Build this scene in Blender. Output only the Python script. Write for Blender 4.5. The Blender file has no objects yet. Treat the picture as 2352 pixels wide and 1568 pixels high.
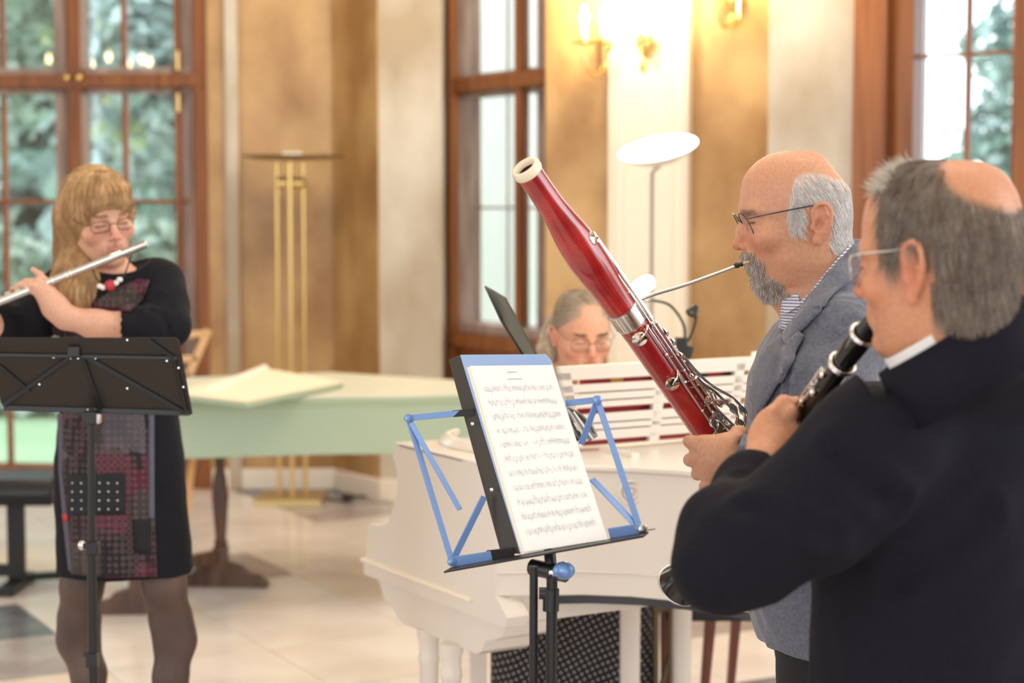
import bpy, math, random
import numpy as np
from mathutils import Vector, Matrix
from mathutils.bvhtree import BVHTree

# ------------------------------------------------------------------ camera
scene = bpy.context.scene
COL = scene.collection
F_PX, HOR, CX, CY = 4300.0, 467.0, 1176.0, 784.0
PITCH = math.atan((CY - HOR) / F_PX)
EYE = Vector((0, 0, 1.6))
cam_d = bpy.data.cameras.new('camera')
cam = bpy.data.objects.new('camera', cam_d)
COL.objects.link(cam)
cam.location = EYE
cam.rotation_euler = (math.pi / 2 - PITCH, 0, 0)
cam_d.sensor_width = 36
cam_d.lens = F_PX / 2352 * 36
cam_d.clip_start = 0.1
cam_d.clip_end = 300
cam_d.dof.use_dof = True
cam_d.dof.focus_distance = 3.2
cam_d.dof.aperture_fstop = 3.6
scene.camera = cam

# ------------------------------------------------------------------ world, lights, exposure
w = bpy.data.worlds.new('overcast sky')
scene.world = w
w.use_nodes = True
bg = w.node_tree.nodes['Background']
bg.inputs[0].default_value = (0.86, 0.93, 1.0, 1)
bg.inputs[1].default_value = 5.0


def area(name, loc, target, size, power, color, size_y=None):
    l = bpy.data.lights.new(name, 'AREA')
    l.energy = power
    l.color = color
    l.size = size
    if size_y:
        l.shape = 'RECTANGLE'
        l.size_y = size_y
    o = bpy.data.objects.new(name, l)
    COL.objects.link(o)
    o.location = loc
    o.rotation_euler = (Vector(target) - Vector(loc)).to_track_quat('-Z', 'Y').to_euler()
    return o


def point(name, loc, power, color, r=0.03):
    l = bpy.data.lights.new(name, 'POINT')
    l.energy = power
    l.color = color
    l.shadow_soft_size = r
    o = bpy.data.objects.new(name, l)
    COL.objects.link(o)
    o.location = loc
    return o


area('daylight from the windows behind', (-2.6, -2.2, 2.6), (0.2, 5, 1.2), 3.0, 75, (0.95, 0.97, 1.0), 3.0)
area('ceiling lamp light', (0.6, 3.4, 4.3), (0.6, 4.2, 0), 2.4, 60, (1.0, 0.90, 0.78), 2.4)
area('far ceiling lamp light', (-0.4, 7.6, 4.4), (-0.4, 8.6, 0), 3.0, 95, (1.0, 0.88, 0.72), 1.5)
area('daylight from the right windows', (4.4, 2.6, 2.4), (0.6, 3.4, 1.3), 1.8, 95, (0.90, 0.95, 1.0), 2.6)
vs = scene.view_settings
scene.display_settings.display_device = 'sRGB'
vs.view_transform = 'Standard'
vs.look = 'None'
vs.exposure = -0.42
vs.gamma = 1
vs.use_curve_mapping = False
scene.cycles.max_bounces = 8
scene.cycles.transparent_max_bounces = 16
scene.cycles.sample_clamp_indirect = 6
scene.cycles.caustics_reflective = False
scene.cycles.caustics_refractive = False

_rot = Matrix.Rotation(math.pi / 2 - PITCH, 3, 'X')


def ray(px, py):
    return _rot @ Vector(((px - CX) / F_PX, (CY - py) / F_PX, -1.0))


def P(px, py, Y):
    d = ray(px, py)
    return EYE + d * (Y / d.y)


def PZ(px, py, z):
    d = ray(px, py)
    return EYE + d * ((z - EYE.z) / d.z)


def V(*a):
    return Vector(a)


# ------------------------------------------------------------------ materials
def lin(c):
    return tuple((x / 12.92 if x <= 0.04045 else ((x + 0.055) / 1.055) ** 2.4) for x in c)


def hexc(r, g, b):
    return lin((r / 255, g / 255, b / 255)) + (1.0,)


def mat(name, rgb, rough=0.5, metal=0.0, noise=None, bump=None, spec=None, sss=None, coat=None, attr=None, sheen=None):
    """noise=(scale, rgb2, detail, stretch) ; bump=(scale, strength, distance)"""
    m = bpy.data.materials.new(name)
    m.use_nodes = True
    nt = m.node_tree
    b = nt.nodes['Principled BSDF']
    c = hexc(*rgb)
    b.inputs['Base Color'].default_value = c
    b.inputs['Roughness'].default_value = rough
    b.inputs['Metallic'].default_value = metal
    if spec is not None:
        b.inputs['Specular IOR Level'].default_value = spec
    if coat:
        b.inputs['Coat Weight'].default_value = coat
        b.inputs['Coat Roughness'].default_value = 0.06
    if sss:
        b.inputs['Subsurface Weight'].default_value = sss
        b.inputs['Subsurface Radius'].default_value = (1.0, 0.35, 0.2)
        b.inputs['Subsurface Scale'].default_value = 0.006
    if sheen:
        b.inputs['Sheen Weight'].default_value = sheen
        b.inputs['Sheen Roughness'].default_value = 0.4
    tc = nt.nodes.new('ShaderNodeTexCoord')
    src = None
    if attr:
        a = nt.nodes.new('ShaderNodeAttribute')
        a.attribute_name = attr
        src = a.outputs['Color']
    if noise:
        sc, rgb2, det, st = noise
        mp = nt.nodes.new('ShaderNodeMapping')
        mp.inputs['Scale'].default_value = st
        nt.links.new(tc.outputs['Object'], mp.inputs[0])
        n = nt.nodes.new('ShaderNodeTexNoise')
        n.inputs['Scale'].default_value = sc
        n.inputs['Detail'].default_value = det
        nt.links.new(mp.outputs[0], n.inputs[0])
        r = nt.nodes.new('ShaderNodeValToRGB')
        r.color_ramp.elements[0].position = 0.36
        r.color_ramp.elements[1].position = 0.64
        nt.links.new(n.outputs[0], r.inputs[0])
        mx = nt.nodes.new('ShaderNodeMix')
        mx.data_type = 'RGBA'
        nt.links.new(r.outputs[0], mx.inputs[0])
        if src is not None:
            mul = nt.nodes.new('ShaderNodeMix')
            mul.data_type = 'RGBA'
            mul.blend_type = 'MULTIPLY'
            mul.inputs[0].default_value = 1.0
            nt.links.new(src, mul.inputs[6])
            mul.inputs[7].default_value = hexc(*rgb2)
            nt.links.new(src, mx.inputs[6])
            nt.links.new(mul.outputs[2], mx.inputs[7])
        else:
            mx.inputs[6].default_value = c
            mx.inputs[7].default_value = hexc(*rgb2)
        src = mx.outputs[2]
    if src is not None:
        nt.links.new(src, b.inputs['Base Color'])
    if bump:
        sc, stg, dist = bump[:3]
        n2 = nt.nodes.new('ShaderNodeTexNoise')
        n2.inputs['Scale'].default_value = sc
        n2.inputs['Detail'].default_value = 3
        nt.links.new(tc.outputs['Object'], n2.inputs[0])
        bp = nt.nodes.new('ShaderNodeBump')
        bp.inputs['Strength'].default_value = stg
        bp.inputs['Distance'].default_value = dist
        nt.links.new(n2.outputs[0], bp.inputs['Height'])
        nt.links.new(bp.outputs[0], b.inputs['Normal'])
    return m


def emat(name, rgb, strength):
    m = bpy.data.materials.new(name)
    m.use_nodes = True
    b = m.node_tree.nodes['Principled BSDF']
    b.inputs['Base Color'].default_value = hexc(*rgb)
    b.inputs['Emission Color'].default_value = hexc(*rgb)
    b.inputs['Emission Strength'].default_value = strength
    return m


def glassmat(name, refl=0.06, tint=(1, 1, 1)):
    m = bpy.data.materials.new(name)
    m.use_nodes = True
    nt = m.node_tree
    nt.nodes.clear()
    out = nt.nodes.new('ShaderNodeOutputMaterial')
    mx = nt.nodes.new('ShaderNodeMixShader')
    t = nt.nodes.new('ShaderNodeBsdfTransparent')
    t.inputs[0].default_value = tint + (1,)
    g = nt.nodes.new('ShaderNodeBsdfGlossy')
    g.inputs['Roughness'].default_value = 0.02
    lw = nt.nodes.new('ShaderNodeLayerWeight')
    lw.inputs[0].default_value = 0.35
    mt = nt.nodes.new('ShaderNodeMath')
    mt.operation = 'MULTIPLY_ADD'
    mt.inputs[1].default_value = 0.25
    mt.inputs[2].default_value = refl
    nt.links.new(lw.outputs['Fresnel'], mt.inputs[0])
    nt.links.new(mt.outputs[0], mx.inputs[0])
    nt.links.new(t.outputs[0], mx.inputs[1])
    nt.links.new(g.outputs[0], mx.inputs[2])
    nt.links.new(mx.outputs[0], out.inputs[0])
    return m


M = {}
M['marble_tan'] = mat('mottled tan marble', (196, 160, 110), 0.35, noise=(2.6, (156, 116, 70), 7, (1, 1, 0.8)), bump=(40, 0.1, 0.002))
M['marble_grey'] = mat('pale grey marble', (206, 198, 184), 0.35, noise=(2.2, (172, 154, 128), 8, (1, 1, 0.6)))
M['white_wall'] = mat('white painted plaster', (240, 228, 210), 0.5)
M['base_white'] = mat('white baseboard paint', (236, 226, 214), 0.4)
M['win_wood'] = mat('brown window wood', (142, 86, 42), 0.35, noise=(3, (114, 64, 28), 4, (8, 8, 0.5)))
M['win_grey'] = mat('worn lilac grey window paint', (176, 156, 148), 0.4, noise=(4, (140, 118, 108), 4, (4, 4, 0.6)))
M['ceiling'] = mat('ceiling paint', (244, 236, 222), 0.7)
M['tile_light'] = mat('cream marble tile', (236, 229, 226), 0.16, noise=(2.5, (222, 212, 206), 6, (1, 1, 1)))
M['tile_warm'] = mat('warm cream marble tile', (238, 224, 210), 0.18, noise=(2.2, (226, 208, 190), 6, (1, 1, 1)))
M['tile_dark'] = mat('slate grey tile', (96, 98, 108), 0.22, noise=(6, (120, 120, 128), 5, (1, 1, 1)))
M['tile_grey'] = mat('grey veined tile', (186, 178, 180), 0.18, noise=(4, (160, 150, 150), 5, (1, 1, 1)))
M['grout'] = mat('floor grout', (190, 176, 162), 0.6)
M['glass'] = glassmat('window glass')
M['lens'] = glassmat('spectacle lens', 0.08)
M['brass'] = mat('brushed brass', (226, 196, 130), 0.28, 0.9)
M['brass_dull'] = mat('dull brass', (196, 176, 128), 0.4, 0.8)
M['silver'] = mat('polished silver keywork', (238, 232, 224), 0.12, 1.0)
M['silver_dull'] = mat('satin silver', (214, 210, 204), 0.3, 1.0)
M['sheen_steel'] = mat('black steel with painted blue reflection', (120, 154, 208), 0.28, 0.25)  # blue stands in for window light reflected by glossy black metal
M['black_metal'] = mat('black lacquered steel', (30, 29, 28), 0.4, 0.2)
M['black_plastic'] = mat('black plastic', (24, 24, 24), 0.35)
M['black_desk'] = mat('black powder coated desk plate', (38, 30, 25), 0.5, 0.0, bump=(600, 0.2, 0.001))
M['piano_white'] = mat('cream white piano lacquer', (231, 221, 210), 0.25, noise=(1.5, (226, 214, 200), 3, (1, 1, 1)))
M['piano_dark'] = mat('dark underside wood', (60, 60, 64), 0.4)
M['mint'] = mat('pale mint green paint', (174, 190, 164), 0.45, noise=(2, (168, 187, 164), 3, (1, 1, 1)))
M['mint_dark'] = mat('sage green moulding paint', (164, 182, 150), 0.45)
M['cream_lid'] = mat('cream lid lining', (244, 228, 206), 0.5)
M['mint_top'] = mat('grey green lid paint', (206, 208, 192), 0.4)
M['dark_wood'] = mat('dark turned oak', (96, 66, 50), 0.4, noise=(5, (70, 44, 32), 4, (6, 6, 1)))
M['red_wood'] = mat('reddish brown stool wood', (128, 64, 38), 0.35, noise=(5, (104, 50, 28), 4, (6, 6, 1)))
M['pale_wood'] = mat('pale beech wood', (222, 178, 130), 0.45)
M['cushion'] = mat('black leatherette', (22, 24, 30), 0.35)
M['paper'] = mat('sheet music paper', (250, 247, 240), 0.7)
M['ink'] = mat('printed ink', (190, 190, 196), 0.8)
M['ink2'] = mat('printed pale ink', (206, 206, 210), 0.8)
M['red_print'] = mat('red printed cover', (176, 44, 48), 0.4)
M['yellow_print'] = mat('yellow printed cover', (222, 168, 60), 0.4)
M['navy_print'] = mat('dark navy cover', (38, 44, 60), 0.4)
M['book_blue'] = mat('blue printed cover', (60, 90, 160), 0.5)
M['book_green'] = mat('green printed cover', (70, 150, 110), 0.5)
M['white_metal'] = mat('white enamelled metal', (240, 236, 226), 0.3)
M['grass'] = mat('lawn grass', (158, 190, 150), 0.9, noise=(0.8, (140, 176, 136), 5, (1, 1, 1)))
M['bark'] = mat('tree bark', (90, 80, 66), 0.9)
M['render_white'] = mat('white render for post and added backdrop', (236, 236, 232), 0.8)
M['bulb'] = emat('glowing candle bulb', (255, 226, 170), 40)
M['led'] = emat('glowing reading lamp lens', (255, 236, 200), 40)
M['dish_glow'] = emat('lit lamp dish', (255, 246, 228), 9)
M['rubber'] = mat('black rubber', (20, 20, 20), 0.7)
M['chrome'] = mat('chrome', (220, 220, 222), 0.15, 1.0)


# ------------------------------------------------------------------ object helpers
ORG = {}


def tag(o, label=None, cat=None, group=None, kind=None):
    if label:
        o['label'] = label
    if cat:
        o['category'] = cat
    if group:
        o['group'] = group
    if kind:
        o['kind'] = kind
    return o


def empty(name, loc, label=None, cat=None, group=None, kind=None):
    o = bpy.data.objects.new(name, None)
    COL.objects.link(o)
    o.location = loc
    o.empty_display_size = 0.1
    ORG[o.name] = Vector(loc)
    return tag(o, label, cat, group, kind)


def link_mesh(name, me, parent=None, loc=None):
    o = bpy.data.objects.new(name, me)
    COL.objects.link(o)
    if parent is not None:
        o.parent = parent
        ORG[o.name] = ORG[parent.name].copy()
    else:
        o.location = loc or (0, 0, 0)
        ORG[o.name] = Vector(loc or (0, 0, 0))
    return o


def np_mesh(name, v, quads, tris=None):
    me = bpy.data.meshes.new(name)
    v = np.asarray(v, dtype=np.float32)
    fl, fs = [], []
    if quads is not None and len(quads):
        fl.append(np.asarray(quads, np.int32).ravel())
        fs.append(np.full(len(quads), 4, np.int32))
    if tris is not None and len(tris):
        fl.append(np.asarray(tris, np.int32).ravel())
        fs.append(np.full(len(tris), 3, np.int32))
    loops = np.concatenate(fl)
    sizes = np.concatenate(fs)
    starts = np.concatenate([[0], np.cumsum(sizes)[:-1]]).astype(np.int32)
    me.vertices.add(len(v))
    me.vertices.foreach_set('co', v.ravel())
    me.loops.add(len(loops))
    me.loops.foreach_set('vertex_index', loops)
    me.polygons.add(len(sizes))
    me.polygons.foreach_set('loop_start', starts)
    me.update(calc_edges=True)
    return me


class MB:
    def __init__(s):
        s.v = []
        s.f = []

    def add(s, vs_, fs_):
        b = len(s.v)
        s.v.extend([tuple(p) for p in vs_])
        s.f.extend([tuple(b + i for i in f) for f in fs_])
        return s

    def box(s, o, a, b, c):
        """corner o and three edge vectors"""
        o, a, b, c = Vector(o), Vector(a), Vector(b), Vector(c)
        pts = [o, o + a, o + a + b, o + b, o + c, o + a + c, o + a + b + c, o + b + c]
        f = [(0, 3, 2, 1), (4, 5, 6, 7), (0, 1, 5, 4), (1, 2, 6, 5), (2, 3, 7, 6), (3, 0, 4, 7)]
        if a.cross(b).dot(c) < 0:
            f = [tuple(reversed(q)) for q in f]
        return s.add(pts, f)

    def bar(s, p, q, wd, ht, up=(0, 0, 1)):
        """rectangular bar from p to q; wd across, ht along up"""
        p, q, up = Vector(p), Vector(q), Vector(up)
        d = (q - p)
        x = d.cross(up).normalized()
        z = x.cross(d).normalized()
        return s.box(p - x * wd / 2 - z * ht / 2, d, x * wd, z * ht)

    def prism(s, poly, ext):
        n = len(poly)
        ext = Vector(ext)
        pts = [Vector(p) for p in poly] + [Vector(p) + ext for p in poly]
        nrm = Vector((0, 0, 0))
        for i in range(n):
            nrm += Vector(poly[i]).cross(Vector(poly[(i + 1) % n]))
        fl = nrm.dot(ext) > 0
        f = [tuple(range(n)), tuple(reversed(range(n, 2 * n)))] + [(i, i + n, (i + 1) % n + n, (i + 1) % n) for i in range(n)]
        if fl:
            f = [tuple(reversed(q)) for q in f]
        return s.add(pts, f)

    def tube(s, path, rad, n=10, cap=True, flat=None):
        path = [Vector(p) for p in path]
        m = len(path)
        if not hasattr(rad, '__len__'):
            rad = [rad] * m
        rings = []
        ref = None
        pts = []
        for i in range(m):
            t = (path[min(i + 1, m - 1)] - path[max(i - 1, 0)]).normalized()
            if ref is None:
                ref = t.orthogonal().normalized() if flat is None else (Vector(flat) - t * Vector(flat).dot(t)).normalized()
            else:
                ref = (ref - t * ref.dot(t)).normalized()
            b = t.cross(ref)
            r = rad[i]
            ra, rb = r if hasattr(r, '__len__') else (r, r)
            for j in range(n):
                a = 2 * math.pi * j / n
                pts.append(path[i] + ref * (math.cos(a) * ra) + b * (math.sin(a) * rb))
        f = []
        for i in range(m - 1):
            for j in range(n):
                a, b2 = i * n + j, i * n + (j + 1) % n
                f.append((a, b2, b2 + n, a + n))
        if cap:
            f.append(tuple(reversed(range(n))))
            f.append(tuple(range((m - 1) * n, m * n)))
        return s.add(pts, f)

    def lathe(s, o, d, prof, n=32, cap=False):
        """prof: list of (t along d, radius)"""
        o, d = Vector(o), Vector(d).normalized()
        x = d.orthogonal().normalized()
        y = d.cross(x)
        pts = []
        for t, r in prof:
            for j in range(n):
                a = 2 * math.pi * j / n
                pts.append(o + d * t + (x * math.cos(a) + y * math.sin(a)) * max(r, 1e-5))
        f = []
        for i in range(len(prof) - 1):
            for j in range(n):
                a, b = i * n + j, i * n + (j + 1) % n
                f.append((a, b, b + n, a + n))
        if cap:
            f.append(tuple(reversed(range(n))))
            f.append(tuple(range((len(prof) - 1) * n, len(prof) * n)))
        return s.add(pts, f)

    def ball(s, o, r, n=12):
        rr = r if hasattr(r, '__len__') else (r, r, r)
        pts, f = [], []
        for i in range(n + 1):
            th = math.pi * i / n
            for j in range(n * 2):
                a = math.pi * j / n
                pts.append(Vector(o) + Vector((math.sin(th) * math.cos(a) * rr[0], math.sin(th) * math.sin(a) * rr[1], -math.cos(th) * rr[2])))
        for i in range(n):
            for j in range(n * 2):
                a, b = i * n * 2 + j, i * n * 2 + (j + 1) % (n * 2)
                f.append((a, b, b + 2 * n, a + 2 * n))
        return s.add(pts, f)

    def torus(s, o, d, R, r, n=28, m=10):
        o, d = Vector(o), Vector(d).normalized()
        x = d.orthogonal().normalized()
        y = d.cross(x)
        pts, f = [], []
        for i in range(n):
            a = 2 * math.pi * i / n
            e = x * math.cos(a) + y * math.sin(a)
            for j in range(m):
                b = 2 * math.pi * j / m
                pts.append(o + e * (R + r * math.cos(b)) + d * (r * math.sin(b)))
        for i in range(n):
            for j in range(m):
                f.append((i * m + j, ((i + 1) % n) * m + j, ((i + 1) % n) * m + (j + 1) % m, i * m + (j + 1) % m))
        return s.add(pts, f)

    def build(s, name, m, parent=None, loc=None, smooth=40, bevel=None, subd=0):
        me = bpy.data.meshes.new(name)
        org = ORG[parent.name] if parent is not None else Vector(loc or (0, 0, 0))
        me.from_pydata([tuple(Vector(p) - org) for p in s.v], [], s.f)
        me.update()
        if smooth:
            me.polygons.foreach_set('use_smooth', [True] * len(me.polygons))
            me.set_sharp_from_angle(angle=math.radians(smooth))
        if isinstance(m, str):
            m = M[m]
        if m:
            me.materials.append(m)
        o = link_mesh(name, me, parent, loc)
        if bevel:
            md = o.modifiers.new('bevel', 'BEVEL')
            md.width = bevel
            md.segments = 2
            md.limit_method = 'ANGLE'
        if subd:
            md = o.modifiers.new('sub', 'SUBSURF')
            md.levels = md.render_levels = subd
        return o


def smooth_path(pts, k=8):
    """Catmull-Rom through points (any dimension)"""
    p = np.array([list(q) for q in pts], float)
    p = np.vstack([2 * p[0] - p[1], p, 2 * p[-1] - p[-2]])
    out = []
    for i in range(1, len(p) - 2):
        for j in range(k):
            t = j / k
            a, b, c, d = p[i - 1], p[i], p[i + 1], p[i + 2]
            out.append(0.5 * ((2 * b) + (c - a) * t + (2 * a - 5 * b + 4 * c - d) * t * t + (3 * b - a - 3 * c + d) * t ** 3))
    out.append(p[-2])
    return np.array(out)


# ------------------------------------------------------------------ room shell
H_CEIL = 4.6


class WallPlane:
    """a vertical plane through two points given as (pixel column, depth)"""

    def __init__(s, a, b):
        pa, pb = P(a[0], HOR, a[1]), P(b[0], HOR, b[1])
        s.A = Vector((pa.x, pa.y, 0))
        s.t = (Vector((pb.x, pb.y, 0)) - s.A)
        s.len = s.t.length
        s.t.normalize()
        s.n = Vector((s.t.y, -s.t.x, 0))      # toward the room
        if s.n.y > 0:
            s.n = -s.n

    def u(s, px, off=0.0):
        d = ray(px, HOR)
        A = s.A + s.n * off
        # A + t*u = d*k
        det = s.t.x * (-d.y) - (-d.x) * s.t.y
        return ((-A.x) * (-d.y) - (-d.x) * (-A.y)) / det

    def z(s, px, py, off=0.0):
        p = s.A + s.n * off + s.t * s.u(px, off)
        return 1.6 - (py - HOR) * p.y / F_PX * 1.0

    def box(s, mb, u0, u1, z0, z1, f, b):
        """f: front offset toward the room, b: back offset"""
        mb.box(s.A + s.t * u0 + s.n * b + V(0, 0, z0), s.t * (u1 - u0), s.n * (f - b), V(0, 0, z1 - z0))
        return mb


def wall_piece(name, pl, px0, px1, m, f=0.0, b=-0.3, z0=0.0, z1=H_CEIL, parent=None):
    mb = MB()
    pl.box(mb, pl.u(px0, f), pl.u(px1, f), z0, z1, f, b)
    o = mb.build(name, m, parent, bevel=0.004)
    if parent is None:
        o['kind'] = 'structure'
    return o


def baseboard(name, pl, px0, px1, f=0.02, h=0.12, b=0.0):
    mb = MB()
    pl.box(mb, pl.u(px0, f), pl.u(px1, f), 0, h, f, b)
    o = mb.build(name, 'base_white', bevel=0.008)
    o['kind'] = 'structure'
    return o


WL = WallPlane((0, 10.62), (480, 10.5))        # far left window wall
W1 = WallPlane((480, 10.42), (765, 10.42))
W2 = WallPlane((765, 10.42), (868, 10.03))
W3 = WallPlane((868, 10.03), (1015, 10.0))
W4 = WallPlane((1015, 10.25), (1260, 9.35))    # middle window wall
W5 = WallPlane((1252, 9.2), (1765, 8.75))
W6 = WallPlane((1760, 8.6), (1956, 8.5))
W7 = WallPlane((1950, 8.5), (2352, 8.0))       # right window wall

wall_piece('wall_far_left', W1, 478, 551, 'marble_tan', 0.0)
wall_piece('wall_corner_left', W1, 549, 772, 'marble_tan', -0.02, -0.4)
wall_piece('reflection_strip', W1, 519, 549, 'marble_grey', 0.035, -0.1)  # paler strip stands in for a light reflection on the marble
wall_piece('wall_corner_right', W2, 764, 869, 'marble_tan', 0.0, -0.4)
wall_piece('wall_pilaster', W3, 867, 1016, 'marble_grey', 0.0, -0.5)
wall_piece('wall_sconce', W5, 1252, 1764, 'marble_tan', 0.0, -0.5)
wall_piece('trim_2', W5, 1396, 1577, 'white_wall', 0.07, 0.0)
wall_piece('trim_3', W5, 1412, 1432, 'white_wall', 0.085, 0.06)
wall_piece('trim_4', W5, 1548, 1566, 'white_wall', 0.085, 0.06)
wall_piece('wall_pilaster_right', W6, 1762, 1957, 'marble_grey', 0.0, -0.6)
baseboard('baseboard_far_left', W1, 480, 768, 0.03)
baseboard('baseboard_corner', W2, 766, 870, 0.03)
baseboard('baseboard_pilaster', W3, 864, 1018, 0.04)
baseboard('baseboard_sconce', W5, 1250, 1766, 0.04)
baseboard('baseboard_right', W6, 1760, 1958, 0.04)
# side and rear walls of the room, the rear one with tall window openings
for nm, o_, a_ in (('wall_east', V(6.0, -4.2, 0), V(0.3, 0, 0)), ('wall_west', V(-6.8, -4.2, 0), V(0.3, 0, 0))):
    q_ = MB()
    q_.box(o_, a_, V(0, 4.6, 0), V(0, 0, H_CEIL))
    q_.box(o_ + V(0, 6.4, 0), a_, V(0, 1.4, 0), V(0, 0, H_CEIL))
    q_.box(o_ + V(0, 9.6, 0), a_, V(0, 4.2, 0), V(0, 0, H_CEIL))
    q_.box(o_ + V(0, 4.6, 3.9), a_, V(0, 5.0, 0), V(0, 0, H_CEIL - 3.9))
    tag(q_.build(nm, 'marble_tan'), kind='structure')
q_ = MB()
for x0_, w__ in ((-6.8, 1.6), (-3.4, 1.2), (-0.4, 0.9), (2.3, 1.2), (5.1, 1.3)):
    q_.box(V(x0_, -4.4, 0), V(w__, 0, 0), V(0, 0.3, 0), V(0, 0, H_CEIL))
q_.box(V(-6.8, -4.4, 3.9), V(13, 0, 0), V(0, 0.3, 0), V(0, 0, H_CEIL - 3.9))
tag(q_.build('wall_rear', 'marble_grey'), kind='structure')
# reveals that close the gaps between the wall planes
mb = MB()
mb.box(V(-5.6, 10.6, 0), V(0, 0.3, 0), V(-3, -2.4, 0), V(0, 0, H_CEIL))
mb.build('wall_left', 'marble_tan')['kind'] = 'structure'


def window(name, pl, px_frame, verts, horizs, panes, z0, z1, outer=0.09, casement=None, sill_z=None, wood='win_wood'):
    """px_frame (l, r): outer frame; verts: [(px0,px1,front,back,mat)], horizs: [(z0,z1,front,back,mat)]"""
    root = empty(name, pl.A + pl.t * pl.u(px_frame[0]), kind='structure')
    for (a, b, f, bk, m) in verts:
        mb = MB()
        pl.box(mb, pl.u(a, f), pl.u(b, f), z0, z1, f, bk)
        mb.build('upright', m, root, bevel=0.006)
    for (a, b, f, bk, m) in horizs:
        mb = MB()
        pl.box(mb, pl.u(px_frame[0], f), pl.u(px_frame[1], f), a, b, f, bk)
        mb.build('crossbar', m, root, bevel=0.006)
    for (a, b, c, d, off) in panes:
        mb = MB()
        pl.box(mb, pl.u(a, off), pl.u(b, off), c, d, off, off - 0.004)
        mb.build('pane', 'glass', root)
    return root


def zy(y, Y):
    return 1.6 - (y - HOR) * Y / F_PX


Z = lambda y: zy(y, 10.6)
wl = window('window_1', WL, (-420, 482),
            [(-420, -380, 0.06, -0.2, 'win_wood'), (-190, -140, 0.05, -0.1, 'win_wood'),
             (5, 17, -0.02, -0.06, 'win_wood'), (130, 158, 0.0, -0.10, 'win_grey'),
             (158, 190, 0.06, -0.10, 'win_wood'), (283, 295, -0.02, -0.06, 'win_wood'),
             (403, 416, 0.02, -0.08, 'win_wood'), (416, 436, -0.02, -0.12, 'win_grey'),
             (436, 446, 0.02, -0.14, 'win_grey'), (446, 482, 0.07, -0.2, 'win_wood')],
            [(Z(206), Z(176), 0.075, -0.1, 'win_wood'), (Z(176), Z(160), 0.01, -0.09, 'win_grey'),
             (Z(468), Z(458), -0.015, -0.055, 'win_wood'),
             (Z(218), Z(206), 0.0, -0.08, 'win_grey'), (0.0, Z(1070), 0.05, -0.1, 'win_wood')],
            [(17, 130, Z(160), 4.4, -0.04), (190, 283, Z(160), 4.4, -0.04), (295, 403, Z(160), 4.4, -0.04),
             (17, 130, Z(458), Z(218), -0.04), (190, 283, Z(458), Z(218), -0.04), (295, 403, Z(458), Z(218), -0.04),
             (17, 130, Z(1070), Z(468), -0.04), (190, 283, Z(1070), Z(468), -0.04), (295, 403, Z(1070), Z(468), -0.04),
             (-140, 5, Z(1070), 4.4, -0.04)], 0.0, H_CEIL)
for zc, pxs in ((Z(185), (160, 188)),):
    for i, px in enumerate(pxs):
        mb = MB()
        c = WL.A + WL.t * WL.u(px, 0.08) + WL.n * 0.09 + V(0, 0, zc)
        mb.lathe(c, WL.n, [(-0.02, 0.012), (0, 0.02), (0.02, 0.016), (0.03, 0.0)], 12)
        mb.build('window_latch', 'brass', wl)
for y0, y1 in ((125, 168), (220, 262)):
    mb = MB()
    c = WL.A + WL.t * WL.u(411, 0.05) + WL.n * 0.04
    mb.tube([c + V(0, 0, Z(y1)), c + V(0, 0, Z(y0))], 0.011, 10)
    mb.build('hinge', 'brass', wl)

Z = lambda y: zy(y, 9.9)
wm = window('window_2', W4, (1013, 1262),
            [(1013, 1036, 0.03, -0.02, 'win_wood'), (1036, 1040, 0.0, -0.17, 'win_grey'),
             (1092, 1095, -0.12, -0.15, 'win_grey'), (1163, 1167, -0.16, -0.17, 'win_grey'),
             (1180, 1192, 0.0, -0.04, 'win_wood'), (1198, 1202, -0.05, -0.09, 'win_grey'),
             (1232, 1262, -0.12, -0.16, 'win_grey')],
            [(Z(211), Z(177), 0.02, -0.08, 'win_wood'), (Z(222), Z(211), -0.05, -0.15, 'win_grey'),
             (Z(480), Z(474), -0.14, -0.16, 'win_grey'),
             (Z(177), Z(166), -0.08, -0.16, 'win_grey'), (Z(768), Z(744), -0.01, -0.2, 'win_grey'),
             (Z(800), Z(768), 0.04, -0.2, 'win_wood'), (0.12, Z(800), 0.0, -0.2, 'win_wood'),
             (0.35, Z(900), 0.02, -0.1, 'win_wood'), (0.0, 0.12, 0.03, -0.1, 'base_white')],
            [(1095, 1163, Z(744), 4.4, -0.16), (1168, 1180, Z(744), 4.4, -0.16), (1205, 1234, Z(744), 4.4, -0.16)], 0.0, H_CEIL)
for o in wm.children:
    pass
# uprights of the middle window stop at the sill: handled by the sill panel in front
Z = lambda y: zy(y, 8.3)
wr = window('window_3', W7, (1954, 2520),
            [(1954, 2030, 0.06, -0.15, 'win_wood'), (2030, 2092, 0.0, -0.15, 'win_wood'),
             (2210, 2221, -0.03, -0.07, 'win_wood'), (2318, 2420, 0.02, -0.12, 'win_wood'), (2092, 2098, -0.05, -0.1, 'win_grey'),
             (2440, 2520, 0.06, -0.15, 'win_wood')],
            [(Z(136), Z(128), -0.03, -0.07, 'win_wood'), (Z(430), Z(422), -0.03, -0.07, 'win_wood'), (0, 0.7, 0.02, -0.12, 'win_wood')],
            [(2098, 2210, 0.7, 4.4, -0.05), (2221, 2318, 0.7, 4.4, -0.05)], 0.0, H_CEIL)

mb = MB()
mb.box(V(-7, -4, H_CEIL), V(14, 0, 0), V(0, 15.5, 0), V(0, 0, 0.2))
mb.build('ceiling', 'ceiling')['kind'] = 'structure'

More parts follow.
